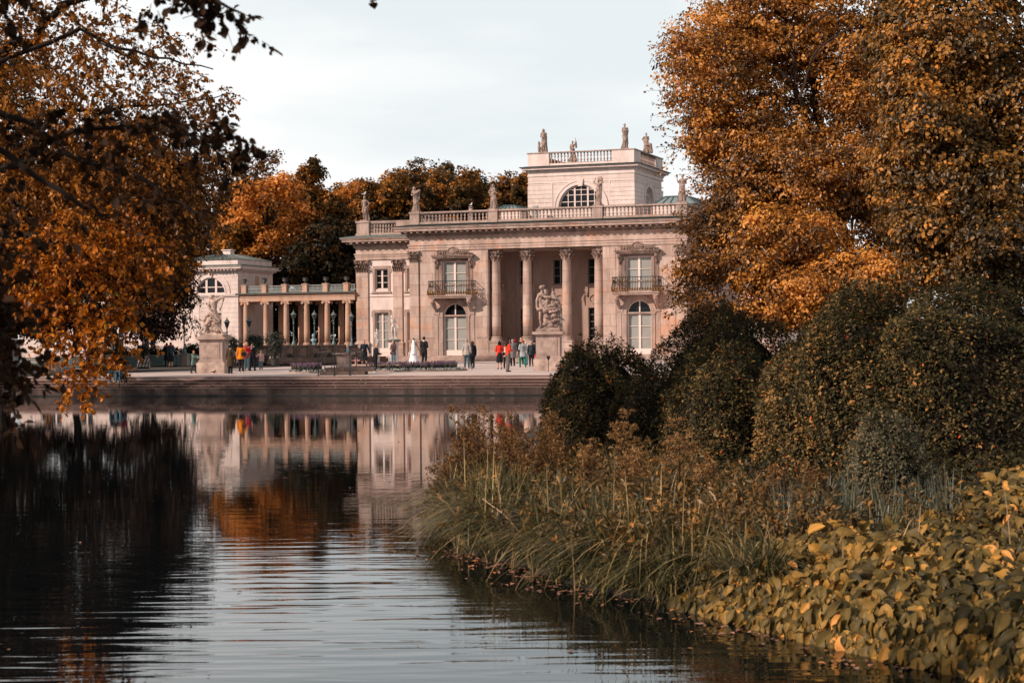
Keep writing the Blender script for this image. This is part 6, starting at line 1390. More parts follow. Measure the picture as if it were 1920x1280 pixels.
# ---------------------------------------------------------------- big left tree with hanging golden branches (25 m)
def lefttree():
    d0 = 25.; X0, Y0 = -11.2, 26.; g = np.random.default_rng(5); b0 = gz(X0, Y0); t = thing('tree', 'orange-leaved tree leaning in from the left with long drooping golden branches over the water', 'tree', (X0, Y0, b0)); lf = Leafy(); gl = Leafy(); tr = MB()
    def W(px_, py_, d=d0): v = pt(px_, py_, d); return np.array([v.x-X0, v.y-Y0, v.z-b0])
    limb(tr, [(0, 0, -.3), (.3, 0, 1.5), (.9, -.2, 3.2), (1.6, -.3, 5.5), (2.0, 0, 9)], .34, .14, 12)
    B = []
    def br(pts, r0, r1): P = [W(*p) for p in pts]; limb(tr, P, r0, r1, 6); B.append(P)
    br([(-420, 560, 26), (-150, 260, 25.5), (10, 105, 25), (60, 70, 25), (110, 15, 25), (260, -20, 24.5)], .11, .04)
    br([(-380, 500, 25), (-60, 140, 24), (150, 60, 24), (290, 110, 24), (400, 130, 24)], .055, .008)
    br([(-350, 640, 25), (-100, 420, 24), (60, 440, 23.6), (130, 500, 23.4), (190, 590, 23.2), (225, 660, 23), (232, 720, 23)], .08, .012)
    br([(-350, 640, 25), (-60, 330, 24.6), (120, 290, 24.4), (260, 330, 24), (370, 400, 24), (400, 450, 24)], .08, .012)
    br([(60, 440, 23.6), (150, 470, 23.5), (240, 540, 23.4), (290, 610, 23.4)], .03, .008)
    br([(130, 500, 23.4), (120, 580, 23.2), (140, 650, 23)], .025, .006)
    br([(-200, 700, 25), (-40, 540, 24), (60, 560, 23.7), (110, 640, 23.5)], .05, .01)
    br([(-150, 260, 25.5), (120, 210, 25), (280, 200, 25), (430, 175, 25)], .05, .006)
    br([(110, 15, 25), (190, 80, 25), (300, 140, 25)], .025, .006)
    for p in [(90, 480), (60, 520), (170, 540), (200, 610), (150, 600)]: br([(p[0], p[1], 23.5), (p[0]+g.uniform(10, 60), p[1]+50, 23.4), (p[0]+g.uniform(20, 90), p[1]+120, 23.3)], .016, .004)
    k = d0/FPX
    def cloud(cx, cy, rx, ry, nspray, size, tint, L_=.42, dd=1.5, nl=14, dc=d0, lff=lf, down=.35, out=.5):
        c = W(cx, cy, dc); n = nspray; q = rdir(n, g)*(g.random(n)**.5)[:, None]; S_ = c+q*np.array([rx*k, dd, ry*k])
        D = rdir(n, g)*.7+q*out; D[:, 0] += .25; D[:, 2] -= down; lff.sprays(S_, D, L_*(.6+.8*g.random(n)), nl, size, tint, .25, .12, .0035, g)
    # upper crown, brownish, sky showing through
    cloud(60, 60, 170, 110, 190, .060, .16); cloud(200, 80, 130, 90, 120, .060, .16); cloud(330, 120, 60, 60, 30, .058, .12); cloud(130, 200, 190, 90, 280, .060, .12)
    cloud(280, 230, 120, 50, 120, .060, .02); cloud(395, 185, 48, 14, 24, .056, .04, .3, .4); cloud(330, 160, 50, 22, 18, .056, .08, .3)
    cloud(100, 330, 220, 100, 430, .060, .14); cloud(300, 330, 110, 80, 240, .060, -.06); cloud(330, 400, 55, 75, 120, .058, -.08); cloud(385, 290, 45, 40, 50, .058, -.08)
    cloud(120, 450, 200, 90, 300, .062, .18); cloud(275, 470, 80, 65, 130, .060, -.0); cloud(410, 300, 30, 30, 16, .058, -.1)
    # bright hanging part, lower left
    cloud(150, 460, 125, 70, 120, .068, .06, lff=gl, dc=23.4, dd=.7); cloud(110, 545, 90, 60, 90, .070, .14, lff=gl, dc=23.3, dd=.6); cloud(165, 605, 55, 55, 42, .072, .14, lff=gl, dc=23.2, dd=.5)
    cloud(212, 660, 26, 48, 17, .072, .14, lff=gl, dc=23.1, dd=.3); cloud(125, 670, 36, 42, 18, .072, .14, lff=gl, dc=23.1, dd=.3); cloud(150, 720, 26, 22, 10, .07, .12, lff=gl, dc=23.1, dd=.2, L_=.3); cloud(165, 752, 12, 12, 3, .07, .2, lff=gl, dc=23.0, dd=.1, L_=.15, nl=9)
    cloud(40, 500, 70, 80, 60, .07, .05, lff=gl, dc=23.5, dd=.6); cloud(270, 490, 80, 60, 50, .064, .0, lff=gl, dc=23.6, dd=.6); cloud(225, 570, 36, 40, 14, .07, .08, lff=gl, dc=23.4, dd=.4)
    # beyond the frame: the rest of the crown (seen in the water and from the side)
    cloud(-260, 200, 260, 350, 500, .10, -.05, .7, 2.5, 14); cloud(0, -250, 330, 250, 550, .10, -.05, .7, 2.5, 14); cloud(-100, -520, 300, 200, 350, .10, -.05, .7, 2.5, 14)
    tr.build('trunk', barkd, t); lf.build('crown', bronze_o, t, .62, True, twig=barkd); gl.build('golden_foliage', golden2, t, .72, True, twig=barkd)
bronze_o = leafmat('bronze_orange_leaves', [(0, (.030, .014, .006)), (.33, (.11, .045, .012)), (.56, (.29, .11, .020)), (.76, (.55, .21, .028)), (1, (.76, .34, .07))], .48)
golden2 = leafmat('golden_hanging_leaves', [(0, (.05, .017, .005)), (.38, (.17, .052, .008)), (.58, (.46, .145, .012)), (.8, (.74, .25, .02)), (.93, (.80, .34, .04)), (1, (.42, .32, .05))], .5)
lefttree()
# near dark branches, upper left and left edge (8-10 m)
def neartree():
    X0, Y0 = -5.6, 7.4; g = np.random.default_rng(8); b0 = gz(X0, Y0); t = thing('tree', 'dark out-of-focus branches of a nearby tree crossing the upper left corner and left edge', 'tree', (X0, Y0, b0)); lf = Leafy(); tr = MB()
    def W(px_, py_, d): v = pt(px_, py_, d); return np.array([v.x-X0, v.y-Y0, v.z-b0])
    limb(tr, [(0, 0, -.3), (.2, 0, 1.5), (.6, .4, 3.2), (.9, .8, 6)], .20, .1, 10)
    for P in ([(.7, .5, 3.6), W(100, -140, 9.5), W(300, -60, 9.3), W(400, 0, 9.2), W(460, 40, 9.2)], [(.6, .4, 3.2), W(-80, 180, 9.6), W(100, 250, 9.6), W(260, 240, 9.5), W(400, 260, 9.5)], [(.3, 0, 1.8), W(-60, 400, 9.8), W(0, 560, 9.6), W(30, 700, 9.5), W(20, 760, 9.5)], [(.5, .3, 3.0), W(-40, 260, 9.6), W(160, 380, 9.5), W(220, 420, 9.5)]):
        limb(tr, [tuple(p) for p in P], .035, .004, 6)
    k = 9.5/FPX
    def cl(cx, cy, rx, ry, n, ti=-.1, L_=.2, d=9.5, nl=8):
        q = rdir(n, g)*(g.random(n)**.5)[:, None]; S_ = W(cx, cy, d)+q*np.array([rx*k, .35, ry*k]); D = rdir(n, g)*.8; D[:, 0] += .5; D[:, 2] -= .35
        lf.sprays(S_, D, L_*(.6+.7*g.random(n)), nl, .058, ti, .3, .14, .002, g)
    cl(380, 0, 80, 20, 17); cl(455, 36, 22, 18, 5, nl=6, L_=.12); cl(300, 10, 50, 20, 7); cl(482, 72, 8, 8, 1, L_=.1, nl=4); cl(690, 0, 4, 4, 1, L_=.04, nl=2); cl(0, 0, 60, 40, 10)
    cl(300, 230, 100, 30, 18); cl(390, 258, 45, 32, 11); cl(180, 250, 90, 36, 12); cl(40, 240, 60, 50, 10); cl(440, 282, 26, 12, 5, L_=.12)
    cl(4, 600, 34, 60, 20); cl(18, 690, 32, 40, 16); cl(-10, 500, 30, 60, 8); cl(20, 400, 60, 45, 6); cl(15, 750, 22, 14, 5, L_=.12); cl(200, 380, 70, 30, 6); cl(-60, 600, 60, 150, 40)
    cl(150, -150, 400, 100, 110); cl(-180, 200, 130, 400, 130)
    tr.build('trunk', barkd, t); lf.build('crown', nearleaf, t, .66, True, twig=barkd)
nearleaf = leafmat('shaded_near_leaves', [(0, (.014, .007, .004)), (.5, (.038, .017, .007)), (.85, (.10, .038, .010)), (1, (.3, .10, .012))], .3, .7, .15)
neartree()

# ---------------------------------------------------------------- right-hand trees
def righttree(name, label, x, y, mat, clouds, trunk, branches, size, seed, nl=30, cr=.55, extra=None):
    g = np.random.default_rng(seed); b0 = gz(x, y); t = thing('tree', label, 'tree', (x, y, b0)); lf = Leafy(); tr = MB()
    def W(px_, py_, d): v = pt(px_, py_, d); return np.array([v.x-x, v.y-y, v.z-b0])
    limb(tr, [(0, 0, -.3)]+[tuple(W(*p)) for p in trunk[1:]], .22, .07, 12)
    for b in branches: limb(tr, [tuple(W(*p)) for p in b[0]], b[1], b[2], 6)
    for cx, cy, d, rx, ry, rd, n, ti in clouds:
        k = d/FPX; lf.clumps(W(cx, cy, d), (rx*k, rd, ry*k), n, cr, nl, size, ti, .55, .15, g, .40, .35)
    if extra: extra(lf, W, g)
    tr.build('trunk', bark, t); lf.build('crown', mat, t, .62, True, twig=bark)
def exA(lf, W, g):
    for (px0, px1, py0, py1, n, d0) in ((1290, 1420, 400, 450, 110, 52), (1310, 1420, 470, 520, 90, 51), (1285, 1370, 520, 560, 80, 51), (1300, 1440, 560, 610, 110, 50), (1262, 1330, 60, 300, 60, 54), (1325, 1370, 300, 410, 50, 54)):
        S_ = np.array([W(g.uniform(px0, px1), g.uniform(py0, py1), d0+g.uniform(-1, 1)) for _ in range(n)]); D = g.normal(size=(n, 3))*.35; D[:, 0] -= .9; D[:, 2] += g.normal(size=n)*.2
        lf.sprays(S_, D, .45+.5*g.random(n), 14, .085, -.14 if py0 > 300 else .05, .15, .13, .007, g)
cA = [(1340, 120, 55, 105, 130, 2.2, 130, .12), (1335, 250, 55, 52, 80, 1.6, 50, .10), (1450, 60, 56, 150, 110, 2.6, 160, .10), (1420, 260, 55, 120, 110, 2.4, 150, .0), (1385, 380, 53, 62, 70, 1.8, 70, -.06),
      (1600, 120, 56, 130, 140, 2.6, 150, .02), (1520, 330, 53, 150, 100, 2.6, 170, .0), (1600, 180, 54, 70, 90, 1.2, 40, .04), (1470, 450, 51, 130, 70, 2.2, 120, .14), (1500, 545, 50, 110, 45, 2.0, 100, .24), (1620, 520, 50, 110, 60, 2.2, 100, .22), (1410, 500, 50, 50, 50, 1.4, 26, -.02),
      (1640, 330, 53, 110, 130, 2.4, 110, .0), (1350, 430, 52, 62, 45, 1.2, 34, -.22), (1320, 500, 51, 55, 30, 1.0, 12, -.25), (1345, 590, 50, 50, 20, .8, 14, -.12),
      (1490, 590, 50, 120, 30, 1.5, 40, .24), (1620, 580, 50, 90, 30, 1.5, 34, .24), (1700, 420, 54, 90, 120, 2.2, 60, .08), (1700, 200, 56, 90, 150, 2.2, 60, .02), (1800, 480, 50, 150, 60, 2., 60, .25), (1560, -120, 56, 330, 180, 3.4, 150, .05), (1480, -360, 56, 260, 160, 3.0, 50, .05)]
tA = [(1.5, 0, -.3), (1590, 560, 56), (1580, 420, 56), (1545, 250, 56), (1500, 60, 56), (1480, -200, 56)]
xA, yA = (1600-960)/FPX*56, 56.
tA[0] = (0, 0, -.3)
bA = [([(1580, 420, 56), (1640, 300, 55), (1700, 180, 55)], .12, .03), ([(1560, 330, 56), (1500, 200, 54.5), (1480, 80, 54), (1560, 20, 54)], .11, .03), ([(1545, 250, 56), (1480, 150, 54), (1400, 90, 54), (1320, 70, 54)], .08, .015), ([(1570, 380, 56), (1500, 180, 53.4), (1530, 90, 53), (1640, 20, 53)], .07, .02),
      ([(1580, 450, 56), (1450, 420, 53), (1380, 440, 52), (1330, 450, 52)], .08, .012), ([(1585, 500, 55), (1480, 520, 52), (1400, 510, 51.5), (1330, 530, 51)], .07, .01), ([(1560, 330, 56), (1430, 280, 54), (1340, 230, 54), (1280, 200, 54)], .08, .012), ([(1500, 60, 56), (1420, 0, 55), (1360, -40, 55)], .08, .02)]
orangeA = leafmat('rust_orange_leaves', [(0, (.030, .015, .007)), (.28, (.11, .052, .014)), (.48, (.26, .11, .020)), (.7, (.50, .20, .028)), (1, (.78, .36, .07))], .42, .42, .5)
righttree('tree', 'huge rusty-orange tree overhanging the right end of the palace', xA, yA, orangeA, [(a_, b_, c_, d_, e_, f_, int(n_*2.5), t_+.01) for a_, b_, c_, d_, e_, f_, n_, t_ in cA], tA, bA, .098, 31, 48, .42, exA)
cB = [(1790, 90, 38, 150, 120, 1.7, 120, .05), (1900, 220, 38, 150, 130, 1.8, 130, .0), (1740, 240, 37, 90, 100, 1.4, 70, .06), (1820, 350, 37, 140, 90, 1.6, 120, -.02), (1740, 420, 37, 70, 60, 1.2, 50, .0), (1880, 450, 36, 100, 60, 1.3, 70, -.06),
      (1700, 150, 38, 60, 80, 1.2, 40, .06), (1780, 505, 37, 80, 34, 1.0, 30, .1), (1890, 520, 38, 90, 36, 1.2, 34, -.05), (1680, 60, 39, 60, 120, 1.4, 40, .06), (1690, 330, 38, 55, 110, 1.3, 40, .0), (2050, 150, 38, 150, 250, 2.0, 140, 0), (1900, -130, 38, 260, 160, 2.2, 160, 0), (2080, 420, 37, 110, 110, 1.6, 60, 0)]
xB, yB = (1905-960)/FPX*39, 39.
tB = [(0, 0, -.3), (1900, 560, 39), (1890, 430, 39), (1880, 250, 39), (1900, 0, 39)]
bB = [([(1890, 430, 39), (1830, 350, 38), (1760, 300, 37.5), (1700, 260, 37.5)], .08, .012), ([(1885, 330, 39), (1800, 200, 38), (1730, 130, 38)], .08, .012), ([(1890, 450, 39), (1940, 350, 38), (2020, 250, 38)], .08, .02), ([(1895, 500, 39), (1820, 470, 37.5), (1750, 460, 37)], .05, .01), ([(1880, 250, 39), (1840, 100, 38.5), (1780, -20, 38.5)], .07, .02)]
righttree('tree', 'near olive and copper maple filling the top right corner behind the biggest bush', xB, yB, olive, [(a_, b_, c_, d_, e_, f_, int(n_*2.8), t_-.03) for a_, b_, c_, d_, e_, f_, n_, t_ in cB], tB, bB, .092, 32, 42, .36)
# thin extra trunks and rusty understory seen low at the right edge
g = np.random.default_rng(77)
for i, px_ in enumerate((1812, 1838, 1868)):
    d = 48+i*2; x = (px_-960)/FPX*d; t = thing('tree', ['thin dark trunk among rusty leaves, left of the right-hand maple trunk', 'slender leaning trunk among rusty leaves near the right edge', 'bare slim trunk just left of the right-hand maple trunk'][i], 'tree', (x, d, gz(x, d)), 0, 'slim trunks at the right edge'); tr = MB(); limb(tr, [(0, 0, -.3), (.1-.1*i, 0, 2.5), (.3-.2*i, .2, 6)], .09, .04, 7); tr.build('trunk', barkd, t)
    lf = Leafy(); lf.clumps((0, .5, 3.2), (1.3, .8, 1.2), 16, .4, 26, .1, .2, .6, .1, g); lf.build('crown', orangeA, t, .62, True)

# ---------------------------------------------------------------- clipped bushes on the right bank
bushm = leafmat('bush_leaves', [(0, (.006, .006, .003)), (.38, (.024, .022, .010)), (.60, (.064, .052, .020)), (.80, (.16, .112, .040)), (.93, (.36, .20, .07)), (.97, (.52, .17, .03)), (1, (.62, .06, .015))], .25, .6, .16)
sagem = leafmat('grey_olive_bush_leaves', [(0, (.02, .02, .012)), (.4, (.085, .078, .045)), (.7, (.17, .145, .085)), (.93, (.30, .23, .12)), (1, (.60, .22, .04))], .25, .6, .2)
def bush(px0, px1, top, d, dep, zb_, label, nleaf, size, tint, seed, lobes=3, name='clipped_bush', power=2.6, sunny_side=0, mat=None):
    g = np.random.default_rng(seed); x0, x1 = (px0-960)/FPX*d, (px1-960)/FPX*d; cx, rx = (x0+x1)/2, (x1-x0)/2; zt = CZ+(HY-top)/FPX*d; H = zt-zb_
    t = thing(name, label, 'bush', (cx, d+dep*.4, zb_)); n = nleaf
    th = g.random(n)*2*math.pi; ph = np.arcsin(g.random(n)**.85)
    c_, s_ = np.cos(ph), np.sin(ph); pw = 2/power
    def sp_(v): return np.sign(v)*np.abs(v)**pw
    lump = 1+.06*np.sin(th*lobes+seed)+.03*np.sin(th*11+ph*8+seed)*np.cos(ph*6)+.035*np.sin(th*7+ph*5+seed)+.03*np.sin(ph*9+th*3)+.02*np.sin(th*17+ph*13)
    S_ = np.stack([rx*sp_(np.cos(th))*c_**pw, dep*sp_(np.sin(th))*c_**pw, H*s_**pw], 1)*lump[:, None]
    nr = unit(S_/np.array([rx*rx, dep*dep, H*H])); inn = g.random(n)**2.6*.20
    P = S_-nr*inn[:, None]+g.normal(size=(n, 3))*.02
    Nn = nr*1.5+g.normal(size=(n, 3))*.55+np.array([0, 0, .5]); D = np.cross(Nn, rdir(n, g))+nr*.3
    hole = np.sin(P[:, 0]*6.3+seed)*np.sin(P[:, 2]*7.1+2*seed)*np.sin(P[:, 1]*5.7+1)+.7*np.sin(P[:, 0]*15+3)*np.sin(P[:, 2]*17+seed)*np.sin(P[:, 1]*13)
    kp = hole+g.normal(size=n)*.35 > -.75; P, nr, Nn, D = P[kp], nr[kp], Nn[kp], D[kp]; n = len(P)
    # small scale patches of tone, leaf sprigs sticking out
    patch = .13*np.sin(P[:, 0]*5.1+seed)*np.sin(P[:, 2]*4.3+1)*np.sin(P[:, 1]*3.9)+.07*np.sin(P[:, 0]*13)*np.sin(P[:, 2]*11+2)
    R_ = np.clip(.44+tint+patch*1.5+g.normal(size=n)*.20+sunny_side*np.clip(-P[:, 0]/rx, 0, 1)*.12, 0, .94); hot = g.random(n); R_[hot > .994] = .97+.03*g.random((hot > .994).sum())  # leaf tone brightens to the left, painting in the sunlit flank
    lf = Leafy(); lf.add(P, D, Nn, size*(.45+1.0*g.random(n)**1.5), R_)
    m2 = n//32; k = g.integers(0, n, m2); lf.sprays(P[k]+nr[k]*.02, nr[k]+g.normal(size=(m2, 3))*.5+np.array([0, 0, .35]), .03+.11*g.random(m2)**2, 8, size*.95, tint+.05, .1, .12, .003, g)
    core = MB(); vs = []; nu, nv = 28, 12
    for j in range(nv+1):
        p = (math.pi/2)*j/nv
        for i in range(nu):
            a = 2*math.pi*i/nu; f = lambda v: math.copysign(abs(v)**pw, v); vs.append((rx*.90*f(math.cos(a))*math.cos(p)**pw, dep*.90*f(math.sin(a))*math.cos(p)**pw, max(-.2, H*.92*math.sin(p)**pw-.1)))
    core.add(vs, [(j*nu+i, j*nu+(i+1)%nu, (j+1)*nu+(i+1)%nu, (j+1)*nu+i) for j in range(nv) for i in range(nu)])
    core.build('branches', soil, t); lf.build('foliage', mat or bushm, t, .5, False, .1)
    return t
bush(1008, 1245, 652, 31, 1.3, .15, 'rounded dark clipped bush nearest the water, below the right statue pedestal', 36000, .05, -.02, 1, 3, power=2.4)
bush(1210, 1530, 592, 30.5, 1.6, .15, 'broad dome-shaped clipped bush with red berries, second from the water', 48000, .05, -.02, 2, 4, power=2.25)
bush(1240, 1480, 668, 27.2, 1.2, .15, 'lower rounded bush in front of the dome-shaped one', 32000, .05, .03, 6, 3, power=2.2)
bush(1436, 2160, 556, 24.5, 2.2, .15, 'very large flat-topped clipped bush with pinkish left flank, at the right edge', 130000, .054, -.03, 3, 5, power=2.7, sunny_side=2.4)
bush(1588, 1752, 795, 18.6, .5, .4, 'small round bush standing in front of the very large clipped bush', 22000, .036, .0, 4, 3, power=2.2, mat=sagem)
bush(1130, 1330, 700, 29.5, 1.0, .15, 'low dark bush filling the gap between the two domed bushes', 16000, .044, -.02, 7, 3, power=2.3)
g = np.random.default_rng(88); lf = Leafy()
for i in range(230):
    y = g.uniform(18.5, 27); x = rs(y)+g.uniform(1.4, 8.5)
    if x > 2.6 and y < 19.3+(x-2.6)*.25: continue
    lf.clumps((x, y, gz(x, y)+.16), (.3, .3, .16), 5, .2, 24, .06, g.uniform(-.18, .05), .8, .1, g)
tag(lf.build('undergrowth', bushm, None, .5), 'low dark leafy growth at the foot of the clipped bushes', 'undergrowth', kind='stuff')
# low dark hedge and potted shrubs on the terrace
for i, (a, b_, tp_, d) in enumerate(((150, 262, 644, 142), (255, 345, 645, 142), (338, 400, 641, 143))):
    bush(a, b_, tp_, d, 1.0, .9, ['dark clipped hedge left of the middle fence lamp', 'dark clipped hedge behind the information board', 'dark clipped hedge behind the left statue pedestal'][i], 5000, .13, -.25, 20+i, 3, 'low_hedge', 3)
def potted(px_, d, top, r_, label, seed):
    g = np.random.default_rng(seed); x = (px_-960)/FPX*d; t = thing('potted_shrub', label, 'potted shrub', (x, d, .9), 0, 'potted evergreen shrubs'); zt = CZ+(646-top)/FPX*d-.9
    MB().box(-.3, .3, -.3, .3, 0, .12).build('base', iron, t); m = MB(); m.lathe([(.24, .1), (.32, .55), (.36, .6), (.33, .62), (.3, .55)], (0,0,0), 16); m.build('pot', simple('dark_pot%d' % seed, (.04, .035, .03), .6), t)
    m = MB(); m.tube([(0,0,.5),(0.03,0,zt-r_)], .06, 6)
    m.build('stem', barkd, t); lf = Leafy(); lf.clumps((0, 0, zt-r_), (r_*.9, r_*.9, r_*.95), 34, .26, 36, .15, 0, .8, .3, g); lf.build('foliage', evergr, t, .45)
potted(434, 128, 622, .62, 'dark potted evergreen between the left pedestal and the orange jacket', 41); potted(478, 132, 621, .68, 'dark potted evergreen before the first colonnade columns, above the man in black', 42); potted(515, 128, 617, .78, 'dark potted evergreen wrapping the white statue, right of the child in pink', 43)
potted(268, 131, 641, .35, 'small yellowish shrub in front of the fence lamp by the low hedge', 44)
# ---------------------------------------------------------------- bank plants: sedge, goldenrod, broad-leaved ground cover
grassm = leafmat('sedge_blades', [(0, (.016, .018, .009)), (.35, (.052, .056, .025)), (.6, (.125, .118, .048)), (.82, (.31, .235, .09)), (1, (.66, .46, .21))], .35, .45, .4)
def blades(name, P, H, az, lean, w, R_, mat, parent=None, seg=6):
    """curved grass blades: base P, length H, azimuth, lean 0..1, width"""
    n = len(P); ts = np.linspace(0, 1, seg+1); d = np.stack([np.cos(az), np.sin(az), 0*az], 1); b_ = np.stack([-np.sin(az), np.cos(az), 0*az], 1); rows = []
    for t_ in ts:
        hor = lean*H*.8*(t_**1.5); ver = H*(t_-.72*lean*t_**2.4); c = P+d*hor[:, None]; c[:, 2] += ver; ww = (w*(1-t_**2)*.5+.0004)[:, None]
        rows += [c-b_*ww, c+b_*ww]
    V = np.stack(rows, 1).reshape(-1, 3); k = 2*(seg+1); o = (np.arange(n)*k)[:, None]
    F = np.concatenate([o+np.array([[2*i, 2*i+1, 2*i+3, 2*i+2]]) for i in range(seg)], 0)
    return fast(name, V, F, mat, parent, np.repeat(R_, k))
g = np.random.default_rng(60)
def heights(X, Y): return height(X, Y)
# tussocks along the shore
def tuss(n, fx, hmin, hmax, seed, lean0=.35):
    P, H, A_, L_, W_, R_ = [], [], [], [], [], []
    for i in range(n):
        x, y, k = fx(i); m = int(70+60*g.random()); a = g.random(m)*2*math.pi; am = g.random()*6.28; r_ = .16*g.random(m)**.5
        px_, py_ = x+r_*np.cos(a), y+r_*np.sin(a); P.append(np.stack([px_, py_, np.maximum(height(px_, py_), -.05)], 1)); hh = (hmin+(hmax-hmin)*g.random())*k
        H.append(hh*(.6+.5*g.random(m))); A_.append(np.where(g.random(m) < .5, am+g.normal(size=m)*.5, a+g.normal(size=m)*.5)); L_.append(np.clip(lean0+g.normal(size=m)*.33, .05, 1.5)); W_.append(np.full(m, .013)*(.7+.7*g.random(m))); R_.append(np.clip(.40+.12*math.sin(x*2.3+y)+(g.random()-.5)*.75+g.normal(size=m)*.2, 0, 1))
    return [np.concatenate(a) for a in (P, H, A_, L_, W_, R_)]
def shore(i):
    t_ = g.random(); y = 15.6+(25.5-15.6)*t_; x = rs(y)+g.uniform(.02, .42)+abs(g.normal())*.35; return x, y, 1.0 if y > 17 else .85
a = tuss(210, shore, .50, 1.2, 1, .95); b1 = a
def inner(i):
    y = g.uniform(16.4, 27); x = rs(y)+g.uniform(.2, 3.3); return x, y, .9
a2 = tuss(170, inner, .35, .85, 2, .75)
al = [np.concatenate([u, v]) for u, v in zip(a, a2)]
tag(blades('sedge_grass', *al[:5], al[5], grassm), 'dense drooping brown-green sedge grass along the right bank', 'grass', kind='stuff')
# pale iris-like clump in front of the bushes
n = 420; X = 2.6+g.random(n)*1.7; Y = 17.3+g.random(n)*1.8; P = np.stack([X, Y, height(X, Y)], 1)
irism = leafmat('iris_blades', [(0, (.05, .06, .05)), (.5, (.12, .135, .10)), (1, (.25, .24, .16))], .3, .45)
tag(blades('iris_leaves', P, .55+.35*g.random(n), g.random(n)*6.28, .1+.3*g.random(n), np.full(n, .02), np.clip(.5+g.normal(size=n)*.2, 0, 1), irism), 'pale grey-green sword-like leaves in front of the clipped bushes', 'grass', kind='stuff')
n = 700; Y = g.uniform(15.5, 26, n); X = rs(Y)+g.uniform(-.1, 3.2, n); P = np.stack([X, Y, height(X, Y)+.1*g.random(n)], 1)
drym = leafmat('dry_blades', [(0, (.20, .12, .06)), (.5, (.38, .25, .13)), (1, (.62, .45, .27))], .3, .6, .2)
tag(blades('dry_grass', P, .5+.5*g.random(n), g.random(n)*6.28, .3+1.2*g.random(n), np.full(n, .010), g.random(n), drym), 'scattered pale dry grass blades among the sedge', 'grass', kind='stuff')
# fine leafy herbs between the grass
herb = leafmat('herb_leaves', [(0, (.03, .022, .012)), (.4, (.09, .062, .025)), (.7, (.19, .115, .04)), (.9, (.36, .17, .045)), (1, (.62, .26, .06))], .35)
lf = Leafy(); n = 1300; Y = g.uniform(16.5, 27.5, n); X = rs(Y)+g.uniform(.1, 3.6, n); Z = height(X, Y); S_ = np.stack([X, Y, Z+.2*g.random(n)], 1); D = g.normal(size=(n, 3))*.35; D[:, 2] += 1
lf.sprays(S_, D, (.2+.45*g.random(n)), 20, .075, .04, .1, .16, .004, g, .3)
V, F, k = leafgeo(*(np.concatenate(q_) for q_ in (lf.P, lf.D, lf.N, lf.L)), .34, .1, False)
tag(fast('bank_herbs', V, F, herb, None, np.repeat(np.concatenate(lf.R), k)), 'tangle of small-leaved yellowing herbs among the sedge on the right bank', 'herbs', kind='stuff')
lf = Leafy(); n = 150; Y = g.uniform(16.8, 25.5, n); X = rs(Y)+g.uniform(.1, 2.6, n)
for i in range(n):
    m2 = int(g.uniform(5, 12)); S_ = np.tile([X[i], Y[i], gz(X[i], Y[i])+.1], (m2, 1))+g.normal(size=(m2, 3))*[.12, .12, .04]; D = g.normal(size=(m2, 3))*.45; D[:, 2] += 1
    lf.sprays(S_, D, (.25+.4*g.random(m2)), 16, .09, g.uniform(-.15, .28), .15, .14, .004, g, .1)
V, F, k = leafgeo(*(np.concatenate(q_) for q_ in (lf.P, lf.D, lf.N, lf.L)), .36, .1, True)
tag(fast('loosestrife_leaves', V, F, herb, None, np.repeat(np.concatenate(lf.R), k)), 'clusters of longer yellow and rust leaves standing above the sedge', 'herbs', kind='stuff')
# goldenrod and willow-herb stems that stand out
seedm = leafmat('seed_heads', [(0, (.09, .045, .022)), (.5, (.25, .135, .055)), (1, (.52, .31, .13))], .3, .8, .1)
def stemplant(px_, base_y, top_y, d, label, seed, plume=True, mat=None, nst=5, spread=.18, fine=1., name='goldenrod'):
    q = np.random.default_rng(seed); v = pt(px_, base_y, d); b0 = gz(v.x, d); H = CZ+(HY-top_y)/FPX*d-b0; t = thing(name, label, 'plant', (v.x, d, b0), 0, 'tall stems on the right bank'); lf = Leafy(); pl = Leafy(); st = MB()
    for i in range(nst):
        a = q.random()*6.28; r_ = spread*(.2+.8*q.random()); h = H*(1 if i == 0 else .72+.25*q.random()); tx, ty = (math.cos(a)*r_*(i > 0), math.sin(a)*r_*(i > 0))
        pts = [np.array([tx*.2, ty*.2, 0]), np.array([tx*.5, ty*.5, h*.5]), np.array([tx, ty, h*.97])]; st.tube([tuple(p) for p in pts], [.006, .005, .002], 4)
        m = int(46*fine); u = q.random(m)*.85; P = pts[0]+(pts[2]-pts[0])*u[:, None]; aa = q.random(m)*6.28; D = np.stack([np.cos(aa), np.sin(aa), .35+0*aa], 1)
        lf.add(P, D, np.tile([0, 0, 1.], (m, 1))+q.normal(size=(m, 3))*.3, (.10 if plume else .05)*(1.1-u)*(.6+.6*q.random(m)), np.clip(.5+q.normal(size=m)*.2, 0, 1))
        if plume:
            nb = 16; u = .70+.3*q.random(nb); S_ = pts[0]+(pts[2]-pts[0])*u[:, None]; aa = q.random(nb)*6.28; D = np.stack([np.cos(aa), np.sin(aa), .7+0*aa], 1); pl.sprays(S_, D, (.10+.34*(1.02-u))*1.0, 26, .024, .05, .35, .12, .0015, q)
        else:
            nb = 34; u = .2+.8*q.random(nb); S_ = pts[0]+(pts[2]-pts[0])*u[:, None]; aa = q.random(nb)*6.28; D = np.stack([np.cos(aa), np.sin(aa), .9+0*aa], 1); pl.sprays(S_, D, .12+.24*(1.02-u), 14, .034, -.16, .1, .12, .0018, q)
    st.tube([(0,0,0),(0,0,.05)], .01, 4); st.build('stem', bark, t); lf.build('leaves', herb, t, .25, False); pl.build('plume' if plume else 'twiggy_top', mat or seedm, t, .5, False)
stemplant(1275, 980, 775, 20.5, 'tall goldenrod with feathery tan plumes, standing alone before the dark bushes', 1, nst=4)
